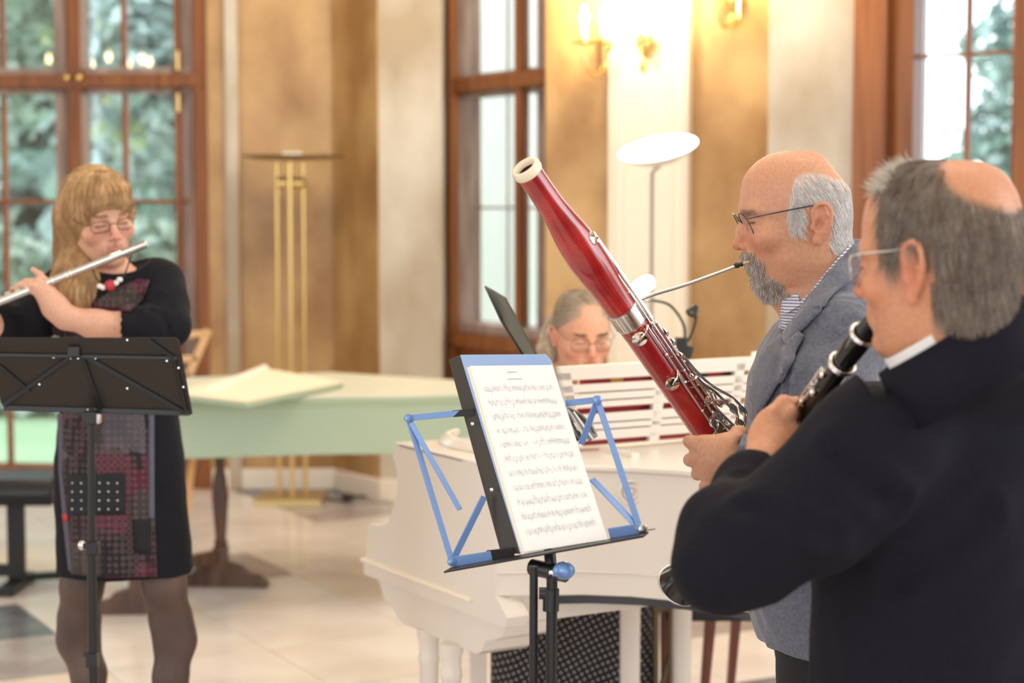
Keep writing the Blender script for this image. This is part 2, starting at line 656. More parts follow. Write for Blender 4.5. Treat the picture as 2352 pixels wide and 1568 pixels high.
# floor: marble tiles on a grout bed
floor = empty('floor', (0, 5, 0), kind='structure')
mb = MB()
mb.box(V(-6.5, -4, -0.2), V(12.5, 0, 0), V(0, 14.9, 0), V(0, 0, 0.194))
mb.build('grout_bed', 'grout', floor)
E1 = V(0.48, -0.877, 0).normalized()
E2 = V(-E1.y, E1.x, 0)
TS = 0.60
ORI = V(-1.985, 7.41, 0)
tile_me = {}
cand = []
for i in range(-16, 16):
    for j in range(-16, 16):
        c = ORI + E1 * (i + 0.5) * TS + E2 * (j + 0.5) * TS
        if 1.2 < c.y < 10.7 and abs(c.x) < 0.30 * c.y + 0.5:
            cand.append((c.y, i, j, c))
cand.sort(reverse=True, key=lambda q: q[0])
rnd = random.Random(3)
for (_, i, j, c) in cand[:300]:
    dark = (i % 4 == 0 and j % 4 == 3)
    grey = (i + j) % 5 == 0
    key = 'tile_dark' if dark else ('tile_grey' if grey and j % 2 else ('tile_warm' if (i * 7 + j * 3) % 5 == 1 else 'tile_light'))
    if key not in tile_me:
        h = TS / 2 - 0.002
        bm_ = MB().prism([V(0, 0, -0.02) + E1 * a + E2 * b for a, b in ((-h, -h), (h, -h), (h, h), (-h, h))], V(0, 0, 0.02))
        me = bpy.data.meshes.new('tile')
        me.from_pydata(bm_.v, [], bm_.f)
        me.materials.append(M[key])
        tile_me[key] = me
    t = bpy.data.objects.new('tile', tile_me[key])
    COL.objects.link(t)
    t.parent = floor
    t.location = c - V(0, 5, 0) + V(0, 0, rnd.uniform(-0.0006, 0.0006))

# ------------------------------------------------------------------ garden beyond the windows
mb = MB()
mb.box(V(-60, 11.0, -0.5), V(120, 0, 0), V(0, 80, 0), V(0, 0, 0.3))
tag(mb.build('lawn', 'grass'), kind='structure')
mb = MB()
for x in (-1.86,):
    mb.box(V(x, 11.6, -0.2), V(0.10, 0, 0), V(0, 0.3, 0), V(0, 0, 5))
o = mb.build('garden_post', 'render_white', loc=(-1.8, 11.7, 0))
tag(o, 'white rendered post outside the left window beside its right frame', 'post')


def leafmat(name, rgb, rgb2):
    m = mat(name, rgb, 0.6, noise=(1.2, rgb2, 3, (1, 1, 1)))
    b = m.node_tree.nodes['Principled BSDF']
    return m


LEAF = [leafmat('grey green leaves', (172, 190, 174), (134, 160, 150)),
        leafmat('yellowing green leaves', (208, 206, 150), (160, 176, 146)),
        leafmat('pale blue green leaves', (176, 198, 194), (142, 170, 168))]


def tree(x, y, h, r, k, seed, label, n=2600, leaf=0.16, zc=None):
    rs = np.random.RandomState(seed)
    root = empty('garden_tree', (x, y, -0.2), label, 'tree', 'trees in the garden')
    MB().tube([V(x, y, -0.2), V(x + 0.1, y, h * 0.4), V(x - 0.1, y, h * 0.75)], [r * 0.07, r * 0.05, r * 0.02], 8).build('trunk', 'bark', root)
    zc = zc or h * 0.55
    cl = rs.normal(size=(26, 3))
    cl /= np.linalg.norm(cl, axis=1)[:, None]
    cl *= rs.uniform(0.3, 0.85, (26, 1)) * np.array([r, r, h * 0.45])
    ci = rs.randint(0, 26, n)
    d = rs.normal(size=(n, 3))
    d /= np.linalg.norm(d, axis=1)[:, None]
    c = cl[ci] + d * rs.uniform(0.5, 1.0, (n, 1)) * r * 0.34
    c[:, 2] += zc
    a = rs.normal(size=(n, 3))
    a /= np.linalg.norm(a, axis=1)[:, None]
    b = np.cross(a, rs.normal(size=(n, 3)))
    b /= np.linalg.norm(b, axis=1)[:, None]
    s_ = rs.uniform(0.6, 1.2, (n, 1)) * leaf
    vv = np.concatenate([c - a * s_, c + b * s_ * 0.6, c + a * s_, c - b * s_ * 0.6])
    q = np.stack([np.arange(n), np.arange(n) + n, np.arange(n) + 2 * n, np.arange(n) + 3 * n], 1)
    me = np_mesh('foliage', vv, q)
    me.materials.append(LEAF[k])
    o = link_mesh('foliage', me, root)
    return root


TR = [('tall grey green tree with a broad crown at the left edge of the left window', -6.2, 20.5, 8, 2.0, 0, 4200),
      ('yellow tinged tree behind the central post of the left window', -4.5, 25.0, 7.5, 1.9, 1, 3000),
      ('blue green tree seen in the right casement of the left window', -2.6, 17.6, 6.0, 1.35, 2, 3600),
      ('pale distant tree behind the blue green tree', -4.6, 29, 10, 3.4, 2, 4200),
      ('pale small tree seen through the right window', 6.0, 22, 4.6, 1.0, 2, 1400)]
for i, (lb, x, y, h, r, k, n) in enumerate(TR):
    tree(x, y, h, r, k, 10 + i, lb, n, 0.13)
for i, (x, y, r, lb) in enumerate([(5.6, 17.5, 0.9, 'round shrub on the lawn outside the right window')]):
    t = tree(x, y, 2.6, r, 0, 30 + i, lb, 1800, 0.1, 0.9)
    t.name = 'garden_shrub'
    t['category'] = 'shrub'
def hedge(name, x0, x1, y0, y1, z0, z1, n, leaf, k, seed, label):
    rs = np.random.RandomState(seed)
    c = np.stack([rs.uniform(x0, x1, n), rs.uniform(y0, y1, n), rs.uniform(z0, z1, n)], 1)
    c[:, 2] = z0 + (c[:, 2] - z0) * (1 + .10 * np.sin(c[:, 0] * 2.1) + .07 * np.sin(c[:, 0] * 5))
    a = rs.normal(size=(n, 3))
    a /= np.linalg.norm(a, axis=1)[:, None]
    b = np.cross(a, rs.normal(size=(n, 3)))
    b /= np.linalg.norm(b, axis=1)[:, None]
    s_ = rs.uniform(.6, 1.3, (n, 1)) * leaf
    vv = np.concatenate([c - a * s_, c + b * s_ * .6, c + a * s_, c - b * s_ * .6])
    me = np_mesh(name, vv, np.stack([np.arange(n) + i * n for i in range(4)], 1))
    me.materials.append(LEAF[k])
    o = link_mesh(name, me)
    tag(o, label, 'hedge', kind='stuff')


hedge('tree_foliage', -16, -3.2, 33, 36, -.2, 12, 9000, .42, 2, 77, 'distant band of tree foliage across the back of the garden')
hedge('hedge', -6.2, -2.35, 15.6, 16.6, -.2, 1.5, 7000, .085, 0, 78, 'clipped grey green hedge on the lawn outside the left window')
# added white wall standing in for the blown-out view through the middle window
gp = empty('white_backdrop', (-0.1, 18, -0.2), 'added white wall standing in for the bright view in the middle window', 'backdrop')
MB().box(V(-1.2, 18, -0.2), V(2.3, 0, 0), V(0, 3, 0), V(0, 0, 7)).build('backdrop_block', 'render_white', gp)
MB().box(V(-1.3, 17.85, 6.6), V(2.5, 0, 0), V(0, 0.3, 0), V(0, 0, 0.25)).build('backdrop_top_band', 'render_white', gp)
MB().box(V(-1.3, 17.92, -0.2), V(2.5, 0, 0), V(0, 0.2, 0), V(0, 0, 0.6)).build('backdrop_base_band', 'render_white', gp)
# ------------------------------------------------------------------ torchiere in the corner
def torchiere():
    Y = 9.85
    base = PZ(668, 1150, 0.0)
    Y = base.y
    root = empty('uplighter_floor_lamp', base, 'tall brass floor lamp with three rods and a flat dark disc on top', 'floor lamp')
    mb = MB()
    mb.lathe(base + V(0, 0, 0.0), V(0, 0, 1), [(0, 0.26), (0.018, 0.26), (0.03, 0.25), (0.03, 0.0)], 4)
    mb.build('base_plate', 'brass_dull', root)
    ztop = P(668, 372, Y).z
    for px, py in ((637, 0.03), (670, -0.04), (697, 0.03)):
        x = P(px, 700, Y).x
        MB().tube([V(x, Y + py, 0.03), V(x, Y + py, ztop)], 0.0125, 12).build('rod', 'brass', root)
    c = P(668, 420, Y)
    MB().tube([c + V(-0.07, 0, 0), c + V(0.07, 0, 0)], 0.03, 16).build('dimmer', 'brass', root)
    c = P(672, 360, Y)
    mb = MB()
    mb.lathe(c, V(0, 0, 1), [(-0.02, 0.05), (-0.012, 0.2), (0.0, 0.275), (0.006, 0.275), (-0.004, 0.05)], 40, True)
    mb.build('disc_shade', mat('dark bronze disc', (120, 92, 60), 0.35, 0.6), root)
    MB().box(c + V(-0.05, -0.02, 0.0), V(0.1, 0, 0), V(0, 0.05, 0), V(0, 0, 0.025)).build('lamp_housing', 'white_metal', root)
    tp = P(800, 1138, Y)
    MB().tube([V(base.x + 0.2, Y, 0.01), V(base.x + 0.32, Y - 0.1, 0.012), V(tp.x, Y - 0.02, 0.02), V(tp.x + 0.1, Y + 0.1, 0.012)], 0.006, 8).build('cord', 'black_plastic', root)
    MB().ball(V(tp.x, Y - 0.02, 0.022), (0.04, 0.03, 0.02), 8).build('foot_switch', 'black_plastic', root)


torchiere()


# ------------------------------------------------------------------ white dish lamp
def dish_lamp():
    Y = 7.4
    c = P(1512, 342, Y)
    root = empty('dish_floor_lamp', V(c.x, Y, 0), 'slender floor lamp with a tilted white dish reflector behind the pianist', 'floor lamp')
    ax = V(-0.20, -0.30, 0.93).normalized()
    mb = MB()
    R = 0.156
    prof = [(-0.065, 0.0), (-0.062, 0.03), (-0.045, 0.085), (-0.02, 0.13), (0.0, R), (0.004, R), (-0.015, 0.125), (-0.036, 0.08), (-0.05, 0.03), (-0.052, 0.0)]
    mb.lathe(c, ax, prof[:6], 40)
    mb.build('dish', 'white_metal', root)
    mb = MB()
    mb.lathe(c, ax, prof[5:], 40)
    mb.build('dish_inside', 'dish_glow', root)
    j = c - ax * 0.065
    pt = P(1498, 385, Y)
    MB().tube([V(pt.x, Y, 0.03), V(pt.x, Y, pt.z - 0.02), j], [0.008, 0.008, 0.008], 12).build('pole', mat('grey lamp pole', (150, 142, 134), .4, .3), root)
    MB().lathe(V(pt.x, Y, 0), V(0, 0, 1), [(0, 0.0), (0, 0.14), (0.015, 0.14), (0.03, 0.02), (0.03, 0)], 32).build('base_plate', 'white_metal', root)
    l = area('dish lamp light', c + ax * 0.03, c + ax * 2 + V(0.0, 0.8, 0), 0.25, 60, (1.0, 0.86, 0.62))
    l.data.shape = 'DISK'


dish_lamp()


# ------------------------------------------------------------------ sconces
def sconce(px, py, wallp, off, label, arms):
    A = wallp.A + wallp.n * off + wallp.t * wallp.u(px, off)
    z = zy(py, A.y)
    c = V(A.x, A.y, z)
    root = empty('wall_sconce', c, label, 'wall lamp', 'brass candle lamps on the sconce wall')
    mb = MB()
    mb.lathe(c + V(0, 0, -0.07) + wallp.n * 0.02, V(0, 0, 1), [(0, 0.0), (0.02, 0.018), (0.06, 0.05), (0.09, 0.058), (0.10, 0.03), (0.13, 0.022), (0.2, 0.010), (0.24, 0.0)], 20)
    mb.build('wall_bracket', 'brass', root)
    for dx in arms:
        q = c + wallp.t * dx + wallp.n * 0.16 + V(0, 0, 0.02)
        pts = smooth_path([c + V(0, 0, -0.02), c + wallp.t * dx * 0.3 + wallp.n * 0.07 + V(0, 0, -0.12), c + wallp.t * dx * 0.85 + wallp.n * 0.14 + V(0, 0, -0.10), q], 6)
        MB().tube(pts, 0.009, 8).build('arm', 'brass', root)
        MB().lathe(q, V(0, 0, 1), [(-0.01, 0.0), (-0.005, 0.03), (0.0, 0.062), (0.006, 0.064), (0.004, 0.02), (0.03, 0.016), (0.03, 0)], 20).build('drip_pan', 'brass', root)
        MB().tube([q + V(0, 0, 0.01), q + V(0, 0, 0.09)], 0.013, 12).build('candle_tube', 'white_metal', root)
        MB().lathe(q + V(0, 0, 0.09), V(0, 0, 1), [(0, 0.010), (0.02, 0.019), (0.04, 0.018), (0.07, 0.008), (0.09, 0.001)], 14).build('bulb', 'bulb', root)
        point('sconce light', q + V(0, 0, 0.16) + wallp.n * 0.04, 16, (1.0, 0.78, 0.45), 0.04)
    return root


sconce(1487, 112, W5, 0.09, 'brass candle sconce mounted on the white pilaster', (0.02,))
sconce(1395, 118, W5, 0.02, 'brass sconce with twin candles on tan marble left of the pilaster', (-0.06, 0.04))
sconce(1680, 10, W5, 0.02, 'brass sconce high on tan marble right of the pilaster', (-0.02, 0.08))


# ------------------------------------------------------------------ harpsichord
def harpsichord():
    zt, zb = 0.822, 0.60
    A = PZ(330, 1052, zb)
    root = empty('harpsichord', V(A.x + 1, A.y, 0), 'pale mint green harpsichord standing behind the white piano', 'harpsichord')
    # plan outline
    near = [PZ(250, 1060, zb), PZ(430, 1054, zb), PZ(600, 1048, zb), PZ(760, 1044, zb), PZ(910, 1043, zb), PZ(1080, 1036, zb)]
    near = [V(p.x, p.y, 0) for p in near]
    far = [V(near[-1].x + 0.15, near[-1].y + 0.42, 0), V(near[0].x + 0.75, near[0].y + 1.25, 0), V(near[0].x - 0.1, near[0].y + 0.9, 0)]
    pl = near + far
    MB().prism([p + V(0, 0, zb) for p in pl], V(0, 0, zt - 0.02 - zb)).build('case', 'mint', root, bevel=0.004)
    cen = sum(pl, V(0, 0, 0)) / len(pl)
    big = [cen + (p - cen) * 1.012 for p in pl]
    MB().prism([p + V(0, 0, zt - 0.03) for p in big], V(0, 0, 0.03)).build('moulding', 'mint_dark', root, bevel=0.006)
    MB().prism([cen + (p - cen) * 1.006 + V(0, 0, zt) for p in pl], V(0, 0, 0.014)).build('lid', 'mint_top', root, bevel=0.004)
    z = 0.86
    q = [PZ(565, 925, z), PZ(790, 878, z), PZ(605, 846, z), PZ(385, 905, z)]
    MB().prism([p - V(0, 0, 0.02) for p in q], V(0, 0, 0.02)).build('folded_lid_flap', 'mint', root, bevel=0.003)
    c4 = sum(q, V(0, 0, 0)) / 4
    MB().prism([c4 + (p - c4) * 0.985 + V(0, 0, 0.001) for p in q], V(0, 0, 0.003)).build('flap_lining', 'cream_lid', root)
    a, b = PZ(472, 905, z), PZ(605, 850, z)
    MB().prism([a + V(-0.01, -0.02, 0.004), a + V(0.03, 0.0, 0.004), a + V(0.01, 0, 0.03)], b - a).build('flap_hinge_rail', 'base_white', root, bevel=0.003)
    # a wedge that carries the flap on the lid
    MB().prism([c4 + (p - c4) * 0.8 + V(0, 0, -0.025) for p in q], V(0, 0, 0.006)).build('flap_support', 'mint', root)

    def trestle(px, py, ang):
        f = PZ(px, py, 0)
        prof = [(0.10, 0.028), (0.13, 0.034), (0.16, 0.02), (0.19, 0.03), (0.2, 0.022), (0.3, 0.03), (0.38, 0.036), (0.46, 0.026), (0.5, 0.018), (0.54, 0.022), (0.6, 0.022)]
        MB().lathe(f, V(0, 0, 1), prof, 20, True).build('leg', 'dark_wood', root)
        MB().box(f + V(-0.03, -0.03, 0.08), V(0.06, 0, 0), V(0, 0.06, 0), V(0, 0, 0.09)).build('leg_block', 'dark_wood', root, bevel=0.004)
        d = V(math.cos(ang), math.sin(ang), 0)
        n_ = V(-d.y, d.x, 0)
        sh = [(-0.2, 0), (-0.2, 0.02), (-0.16, 0.05), (-0.12, 0.055), (-0.09, 0.085), (-0.04, 0.10), (0.04, 0.10), (0.09, 0.085), (0.12, 0.055), (0.16, 0.05), (0.2, 0.02), (0.2, 0)]
        MB().prism([f + d * a + V(0, 0, b) - n_ * 0.03 for a, b in sh], n_ * 0.06).build('foot', 'dark_wood', root, bevel=0.004)
        return f
    f1 = trestle(508, 1345, -0.1)
    f2 = trestle(318, 1408, 0.05)
    f3 = V(f1.x + 0.1, f1.y + 1.0, 0)
    MB().bar(f1 + V(0, 0, 0.13), f2 + V(0, 0, 0.16), 0.03, 0.05).build('stretcher', 'dark_wood', root)
    for px, py in ((990, 1300),):
        f = PZ(px, py, 0)
        MB().lathe(f, V(0, 0, 1), [(0, 0.03), (0.3, 0.034), (0.5, 0.02), (0.6, 0.02)], 16, True).build('leg', 'dark_wood', root)
    return root


harpsichord()


def wooden_rest():
    Y = 8.9
    base = P(445, 905, Y)
    root = empty('wooden_folding_rest', V(base.x, Y, 0), 'pale beech folding chair with open ladder back behind the flutist', 'chair')
    p = lambda x, y, dy=0.0: P(x, y, Y + dy)
    M_ = 'pale_wood'
    a0, a1 = p(478, 758), p(430, 872)
    b0, b1 = p(345, 772), p(312, 872)
    dn = (a1 - a0).normalized()
    k = a1.z / -dn.z
    MB().bar(a0, a1 + dn * (a1.z + 0.0) / -dn.z, 0.035, 0.03, (0, 1, 0)).build('back_post', M_, root, bevel=0.003)
    dn2 = (b1 - b0).normalized()
    MB().bar(b0, b1 + dn2 * b1.z / -dn2.z, 0.035, 0.03, (0, 1, 0)).build('back_post', M_, root, bevel=0.003)
    for (xa, ya, xb, yb) in ((345, 778, 480, 764), (336, 826, 455, 823), (322, 866, 440, 862)):
        MB().bar(p(xa, ya), p(xb, yb), 0.03, 0.03, (0, 0, 1)).build('back_rail', M_, root, bevel=0.003)
    s0 = p(300, 1000)
    MB().box(V(b1.x - 0.1, Y - 0.4, 0.44), V(0.42, 0, 0), V(0, 0.4, 0), V(0, 0, 0.03)).build('seat', M_, root, bevel=0.005)
    for dx in (-0.08, 0.28):
        MB().bar(V(b1.x + dx, Y - 0.38, 0.0), V(b1.x + dx, Y - 0.05, 0.46), 0.03, 0.03, (1, 0, 0)).build('leg', M_, root)


wooden_rest()


def bench():
    f = PZ(40, 1352, 0)
    Y = f.y
    root = empty('piano_bench', V(f.x - 0.2, Y, 0), 'black upholstered bench standing left of the flutist', 'bench')
    zt = P(40, 1083, Y).z
    zb = P(40, 1148, Y).z
    h = zt - zb
    x1 = P(142, 1100, Y).x
    mb = MB()
    n = 10
    sec = [(-0.17, 0.0), (-0.18, h * 0.5), (-0.15, h * 0.9), (-0.05, h), (0.05, h), (0.15, h * 0.9), (0.18, h * 0.5), (0.17, 0.0)]
    mb.prism([V(x1, Y, zb) + V(0, a, b) for a, b in sec], V(-0.62, 0, 0))
    mb.build('cushion', 'cushion', root, bevel=0.012)
    for x in (f.x, f.x - 0.42):
        MB().box(V(x - 0.035, Y - 0.02, 0.04), V(0.07, 0, 0), V(0, 0.04, 0), V(0, 0, zb - 0.04)).build('leg', 'black_metal', root, bevel=0.004)
        MB().box(V(x - 0.04, Y - 0.17, 0), V(0.07, 0, 0), V(0, 0.36, 0), V(0, 0, 0.04)).build('foot', 'black_metal', root, bevel=0.008)
    MB().bar(V(f.x, Y, 0.08), V(f.x - 0.42, Y, 0.08), 0.03, 0.05).build('stretcher', 'black_metal', root)
    MB().bar(V(f.x, Y + 0.1, 0.03), V(f.x + 0.22, Y + 0.17, 0.03), 0.03, 0.03).build('floor_bar', 'black_metal', root)


bench()

# ------------------------------------------------------------------ white grand piano
PF = V(-0.295, 4.684, 0)
PU = V(0.861, 0.508, 0).normalized()
PV_ = V(0.508, -0.861, 0).normalized()


def pp(u, v, z):
    return PF + PU * u + PV_ * v + V(0, 0, z)


def piano():
    root = empty('grand_piano', pp(0.7, 0.3, 0), 'cream white grand piano with twin column legs and slatted music desk', 'piano')
    zt = 1.0
    # treble cheek with S profile (v,z), extruded inward along u
    s = smooth_path([(0.0, 0.0, zt), (0.0, 0.0, zt - 0.01), (-0.012, 0, 0.965), (0.006, 0, 0.93), (0.01, 0, 0.90), (0.002, 0, 0.86), (-0.035, 0, 0.80), (-0.06, 0, 0.785), (-0.10, 0, 0.775), (-0.145, 0, 0.77), (-0.165, 0, 0.74), (-0.168, 0, 0.70), (-0.18, 0, 0.675)], 5)
    poly = [(p[0], p[2]) for p in s] + [(-0.185, 0.672), (-0.185, 0.632), (0.545, 0.632), (0.56, 0.66), (0.51, 0.70), (0.51, zt)]
    for uu, nm in ((0.0, 'cheek'), (1.40, 'cheek')):
        MB().prism([pp(uu, a, b) for a, b in poly], PU * 0.06).build(nm, 'piano_white', root, bevel=0.004)
    # moulding line on the cheek
    MB().bar(pp(-0.004, -0.185, 0.672), pp(-0.004, 0.40, 0.672), 0.014, 0.010).build('moulding', 'cream_lid', root, bevel=0.003)
    # key bed and corbel block above the twin legs
    MB().prism([pp(0.03, a, b) for a, b in ((-0.17, 0.632), (0.52, 0.632), (0.52, 0.70), (-0.17, 0.70))], PU * 1.40).build('key_bed', 'piano_white', root, bevel=0.004)
    cor = smooth_path([(-0.15, 0, 0.632), (-0.13, 0, 0.61), (-0.10, 0, 0.575), (-0.06, 0, 0.565), (-0.03, 0, 0.545), (0.0, 0, 0.535)], 4)
    cor = [(p[0], p[2]) for p in cor] + [(0.38, 0.535), (0.41, 0.55), (0.42, 0.575), (0.46, 0.585), (0.50, 0.60), (0.52, 0.632)]
    for uu in (0.02, 1.28):
        MB().prism([pp(uu, a, b) for a, b in cor], PU * 0.14).build('corbel', 'piano_white', root, bevel=0.004)
    # body: bentside outline in plan
    z0 = 0.70
    o1 = [P(1142, 1375, 4.245), P(1230, 1375, 4.25), P(1340, 1373, 4.26), P(1450, 1377, 4.24), P(1560, 1390, 4.19), P(1660, 1405, 4.12), P(1740, 1418, 4.06), P(1840, 1430, 3.98)]
    side = [V(p.x, p.y, 0) for p in o1]
    tail = [side[-1] + V(0.2, 0.05, 0), side[-1] + V(0.36, 0.25, 0), pp(1.45, 0.9, 0), pp(1.45, 0.0, 0)]
    plan = [pp(0.0, 0.35, 0)] + side + tail + [pp(0.02, 0.10, 0)]
    plan = [V(p.x, p.y, 0) for p in plan]
    MB().prism([p + V(0, 0, z0) for p in plan], V(0, 0, zt - 0.012 - z0)).build('case', 'piano_white', root, bevel=0.003, smooth=30)
    MB().prism([p + V(0, 0, z0 - 0.03) for p in [pp(0.3, 0.55, 0) * 1 if False else side[0] + V(0.05, 0.12, 0)] + [q + V(0.02, 0.05, 0) for q in side[1:]] + tail[:3] + [pp(1.3, 0.5, 0), pp(0.2, 0.5, 0)]], V(0, 0, 0.028)).build('soundboard_underside', 'piano_dark', root)
    lip = [pp(0.0, 0.02, 0)] + [pp(-0.0, 0.35, 0)] + [p + V(0, -0.008, 0) for p in side] + tail
    lip = [V(p.x, p.y, 0) for p in lip]
    MB().prism([p + V(0, 0, zt - 0.012) for p in lip], V(0, 0, 0.014)).build('lid', 'piano_white', root, bevel=0.004)
    # thin bead below the rim
    MB().tube([p + V(0, -0.002, z0 + 0.055) for p in side], 0.002, 6).build('bead', 'piano_white', root)
    # rosette on the bentside
    rc = P(1450, 1130, 4.235)
    mb = MB()
    mb.torus(rc, V(0, -1, 0), 0.026, 0.0035)
    mb.torus(rc, V(0, -1, 0), 0.015, 0.003)
    mb.ball(rc, (0.006, 0.005, 0.006), 6)
    mb.build('rosette', 'piano_white', root)
    # scrolled desk slide at the open end
    sc = smooth_path([pp(0.16, 0.02, zt + 0.012), pp(0.10, 0.08, zt + 0.012), pp(0.07, 0.2, zt + 0.012), pp(0.09, 0.36, zt + 0.012)], 6)
    MB().tube([Vector(p) for p in sc], [(0.02, 0.012)] * len(sc), 8).build('lid_scroll', 'piano_white', root)
    # music desk, slatted, parallel to the keyboard
    u0, u1, v0 = 0.215, 1.22, 0.40
    tilt = V(0, 0, 1) * 0.94 + PV_ * 0.18   # leans toward the tail

    def dk(u, h, d=0.0):
        return pp(u, v0, zt + 0.012) + tilt * h + PU * (0 if True else 0) + PV_ * d - PU * 0
    Hd = 0.215
    desk = empty('music_desk', pp(u0, v0, zt))
    desk.parent = root
    desk.location = desk.location - ORG[root.name]
    ORG[desk.name] = pp(u0, v0, zt)
    dk0 = lambda u, h: pp(u + (0.21 - h) * 0.30 * (1 if u < 0.7 else -1) * (1 if u in (u0, u1) else 0), v0, zt + 0.012) + tilt * h
    th = -PV_ * 0.016
    bars = [(0.0, 0.003), (0.016, 0.0415), (0.0445, 0.0600), (0.063, 0.087), (0.103, 0.1195), (0.1225, 0.1415), (0.1445, 0.166), (0.178, 0.215)]
    for a, b in bars:
        MB().prism([dk0(u0, a), dk0(u1, a), dk0(u1, b), dk0(u0, b)], th).build('slat', 'piano_white', desk, bevel=0.002)
    for k in range(5):
        u = u0 + (u1 - u0) * k / 4
        uu = [u0, 0.5, 0.74, 0.98, u1][k]
        a = (dk0(uu, 0.0) if k in (0, 4) else dk0(uu, 0.0))
        b = dk0(uu, 0.2)
        MB().prism([a, a + PU * 0.03 * (-1 if k == 4 else 1), b + PU * 0.03 * (-1 if k == 4 else 1), b], th).build('upright', 'piano_white', desk, bevel=0.002)
    for u in (0.35, 1.15):
        MB().bar(pp(u, v0 + 0.02, zt + 0.008), pp(u, v0 + 0.16, zt + 0.008), 0.02, 0.012).build('desk_rail', 'piano_white', root)
    # felt dots
    for px, py in ((1385, 1014), (1712, 990)):
        f = PZ(px, py, zt + 0.003)
        MB().lathe(f, V(0, 0, 1), [(0, 0.0), (0.0, 0.012), (0.003, 0.012), (0.003, 0)], 16).build('felt_pad', 'red_print', root)
    # legs: round columns with capitals
    def col_leg(f, ztop, r, nm='leg'):
        MB().lathe(f, V(0, 0, 1), [(0, r * 1.1), (0.06, r * 1.2), (0.08, r), (0.3, r * 0.95), (ztop - 0.09, r), (ztop - 0.085, r * 1.12), (ztop - 0.07, r * 1.12), (ztop - 0.065, r * 1.02), (ztop - 0.035, r * 1.05), (ztop - 0.02, r * 1.25), (ztop, r * 1.25)], 24, True).build(nm, 'piano_white', root)
    for (px, Y, r, zt_) in ((985, 4.62, 0.0235, 0.54), (1036, 4.46, 0.0235, 0.54), (1447, 4.9, 0.028, 0.66), (1566, 5.05, 0.027, 0.66)):
        p = P(px, 1500, Y)
        col_leg(V(p.x, Y, 0), zt_, r)
    p = P(1096, 1500, 4.95)
    MB().box(V(p.x - 0.02, 4.93, 0.0), V(0.045, 0, 0), V(0, 0.05, 0), V(0, 0, 0.64)).build('leg', 'piano_white', root, bevel=0.003)
    # keyboard
    MB().box(pp(0.07, -0.14, 0.70), PU * 1.32, PV_ * 0.15, V(0, 0, 0.02)).build('keyboard', 'paper', root)
    p0 = pp(0.07, 0.02, 0.70)
    MB().box(p0, PU * 1.32, PV_ * 0.03, V(0, 0, 0.22)).build('fallboard', 'piano_white', root)
    mb = MB()
    for k in range(51):
        if k % 7 in (2, 6):
            continue
        mb.box(pp(0.09 + k * 0.0255, -0.06, 0.72), PU * 0.01, PV_ * 0.08, V(0, 0, 0.01))
    tag(mb.build('black_keys', 'black_plastic', root), kind='stuff')
    return root


PIANO = piano()


def book_on_desk(u0, u1, h0, h1, cov, label, d=-0.03, dd=0.008, bands=None, name='music_book', lean=0.0):
    zt = 1.012
    tilt = V(0, 0, 1) * 0.94 + PV_ * 0.18
    q = [pp(u0, 0.40 + d, zt) + tilt * h0, pp(u1, 0.40 + d, zt) + tilt * h0, pp(u1, 0.40 + d, zt) + tilt * (h1 + lean), pp(u0, 0.40 + d, zt) + tilt * h1]
    root = empty(name, q[0], label, 'book')
    MB().prism(q, -PV_ * dd).build('cover', cov, root)
    MB().prism([p - PV_ * (dd + 0.0005) for p in q], -PV_ * 0.006).build('pages', 'paper', root)
    for (ua, ub, ha, hb, m) in bands or []:
        qq = [pp(ua, 0.40 + d + 0.002, zt) + tilt * ha, pp(ub, 0.40 + d + 0.002, zt) + tilt * ha, pp(ub, 0.40 + d + 0.002, zt) + tilt * hb, pp(ua, 0.40 + d + 0.002, zt) + tilt * hb]
        MB().prism(qq, -PV_ * 0.0015).build('cover_print', m, root)
    return root


book_on_desk(0.30, 0.52, 0.0, 0.212, 'red_print', 'red covered music book standing on the left of the piano desk', bands=[(0.385, 0.42, 0.15, 0.19, 'yellow_print'), (0.30, 0.52, 0.10, 0.148, 'navy_print')])
book_on_desk(0.53, 0.80, 0.0, 0.20, 'red_print', 'red and navy music book in the middle of the piano desk', d=-0.034, bands=[(0.55, 0.68, 0.10, 0.19, 'navy_print'), (0.73, 0.80, 0.15, 0.19, 'navy_print')])
book_on_desk(0.82, 1.18, 0.0, 0.224, 'paper', 'white music book with blue and green cover edge on the desk', d=-0.032, bands=[(0.88, 0.95, 0.212, 0.224, 'book_green'), (0.97, 1.06, 0.212, 0.224, 'book_blue'), (0.98, 1.05, 0.1, 0.14, 'red_print')])


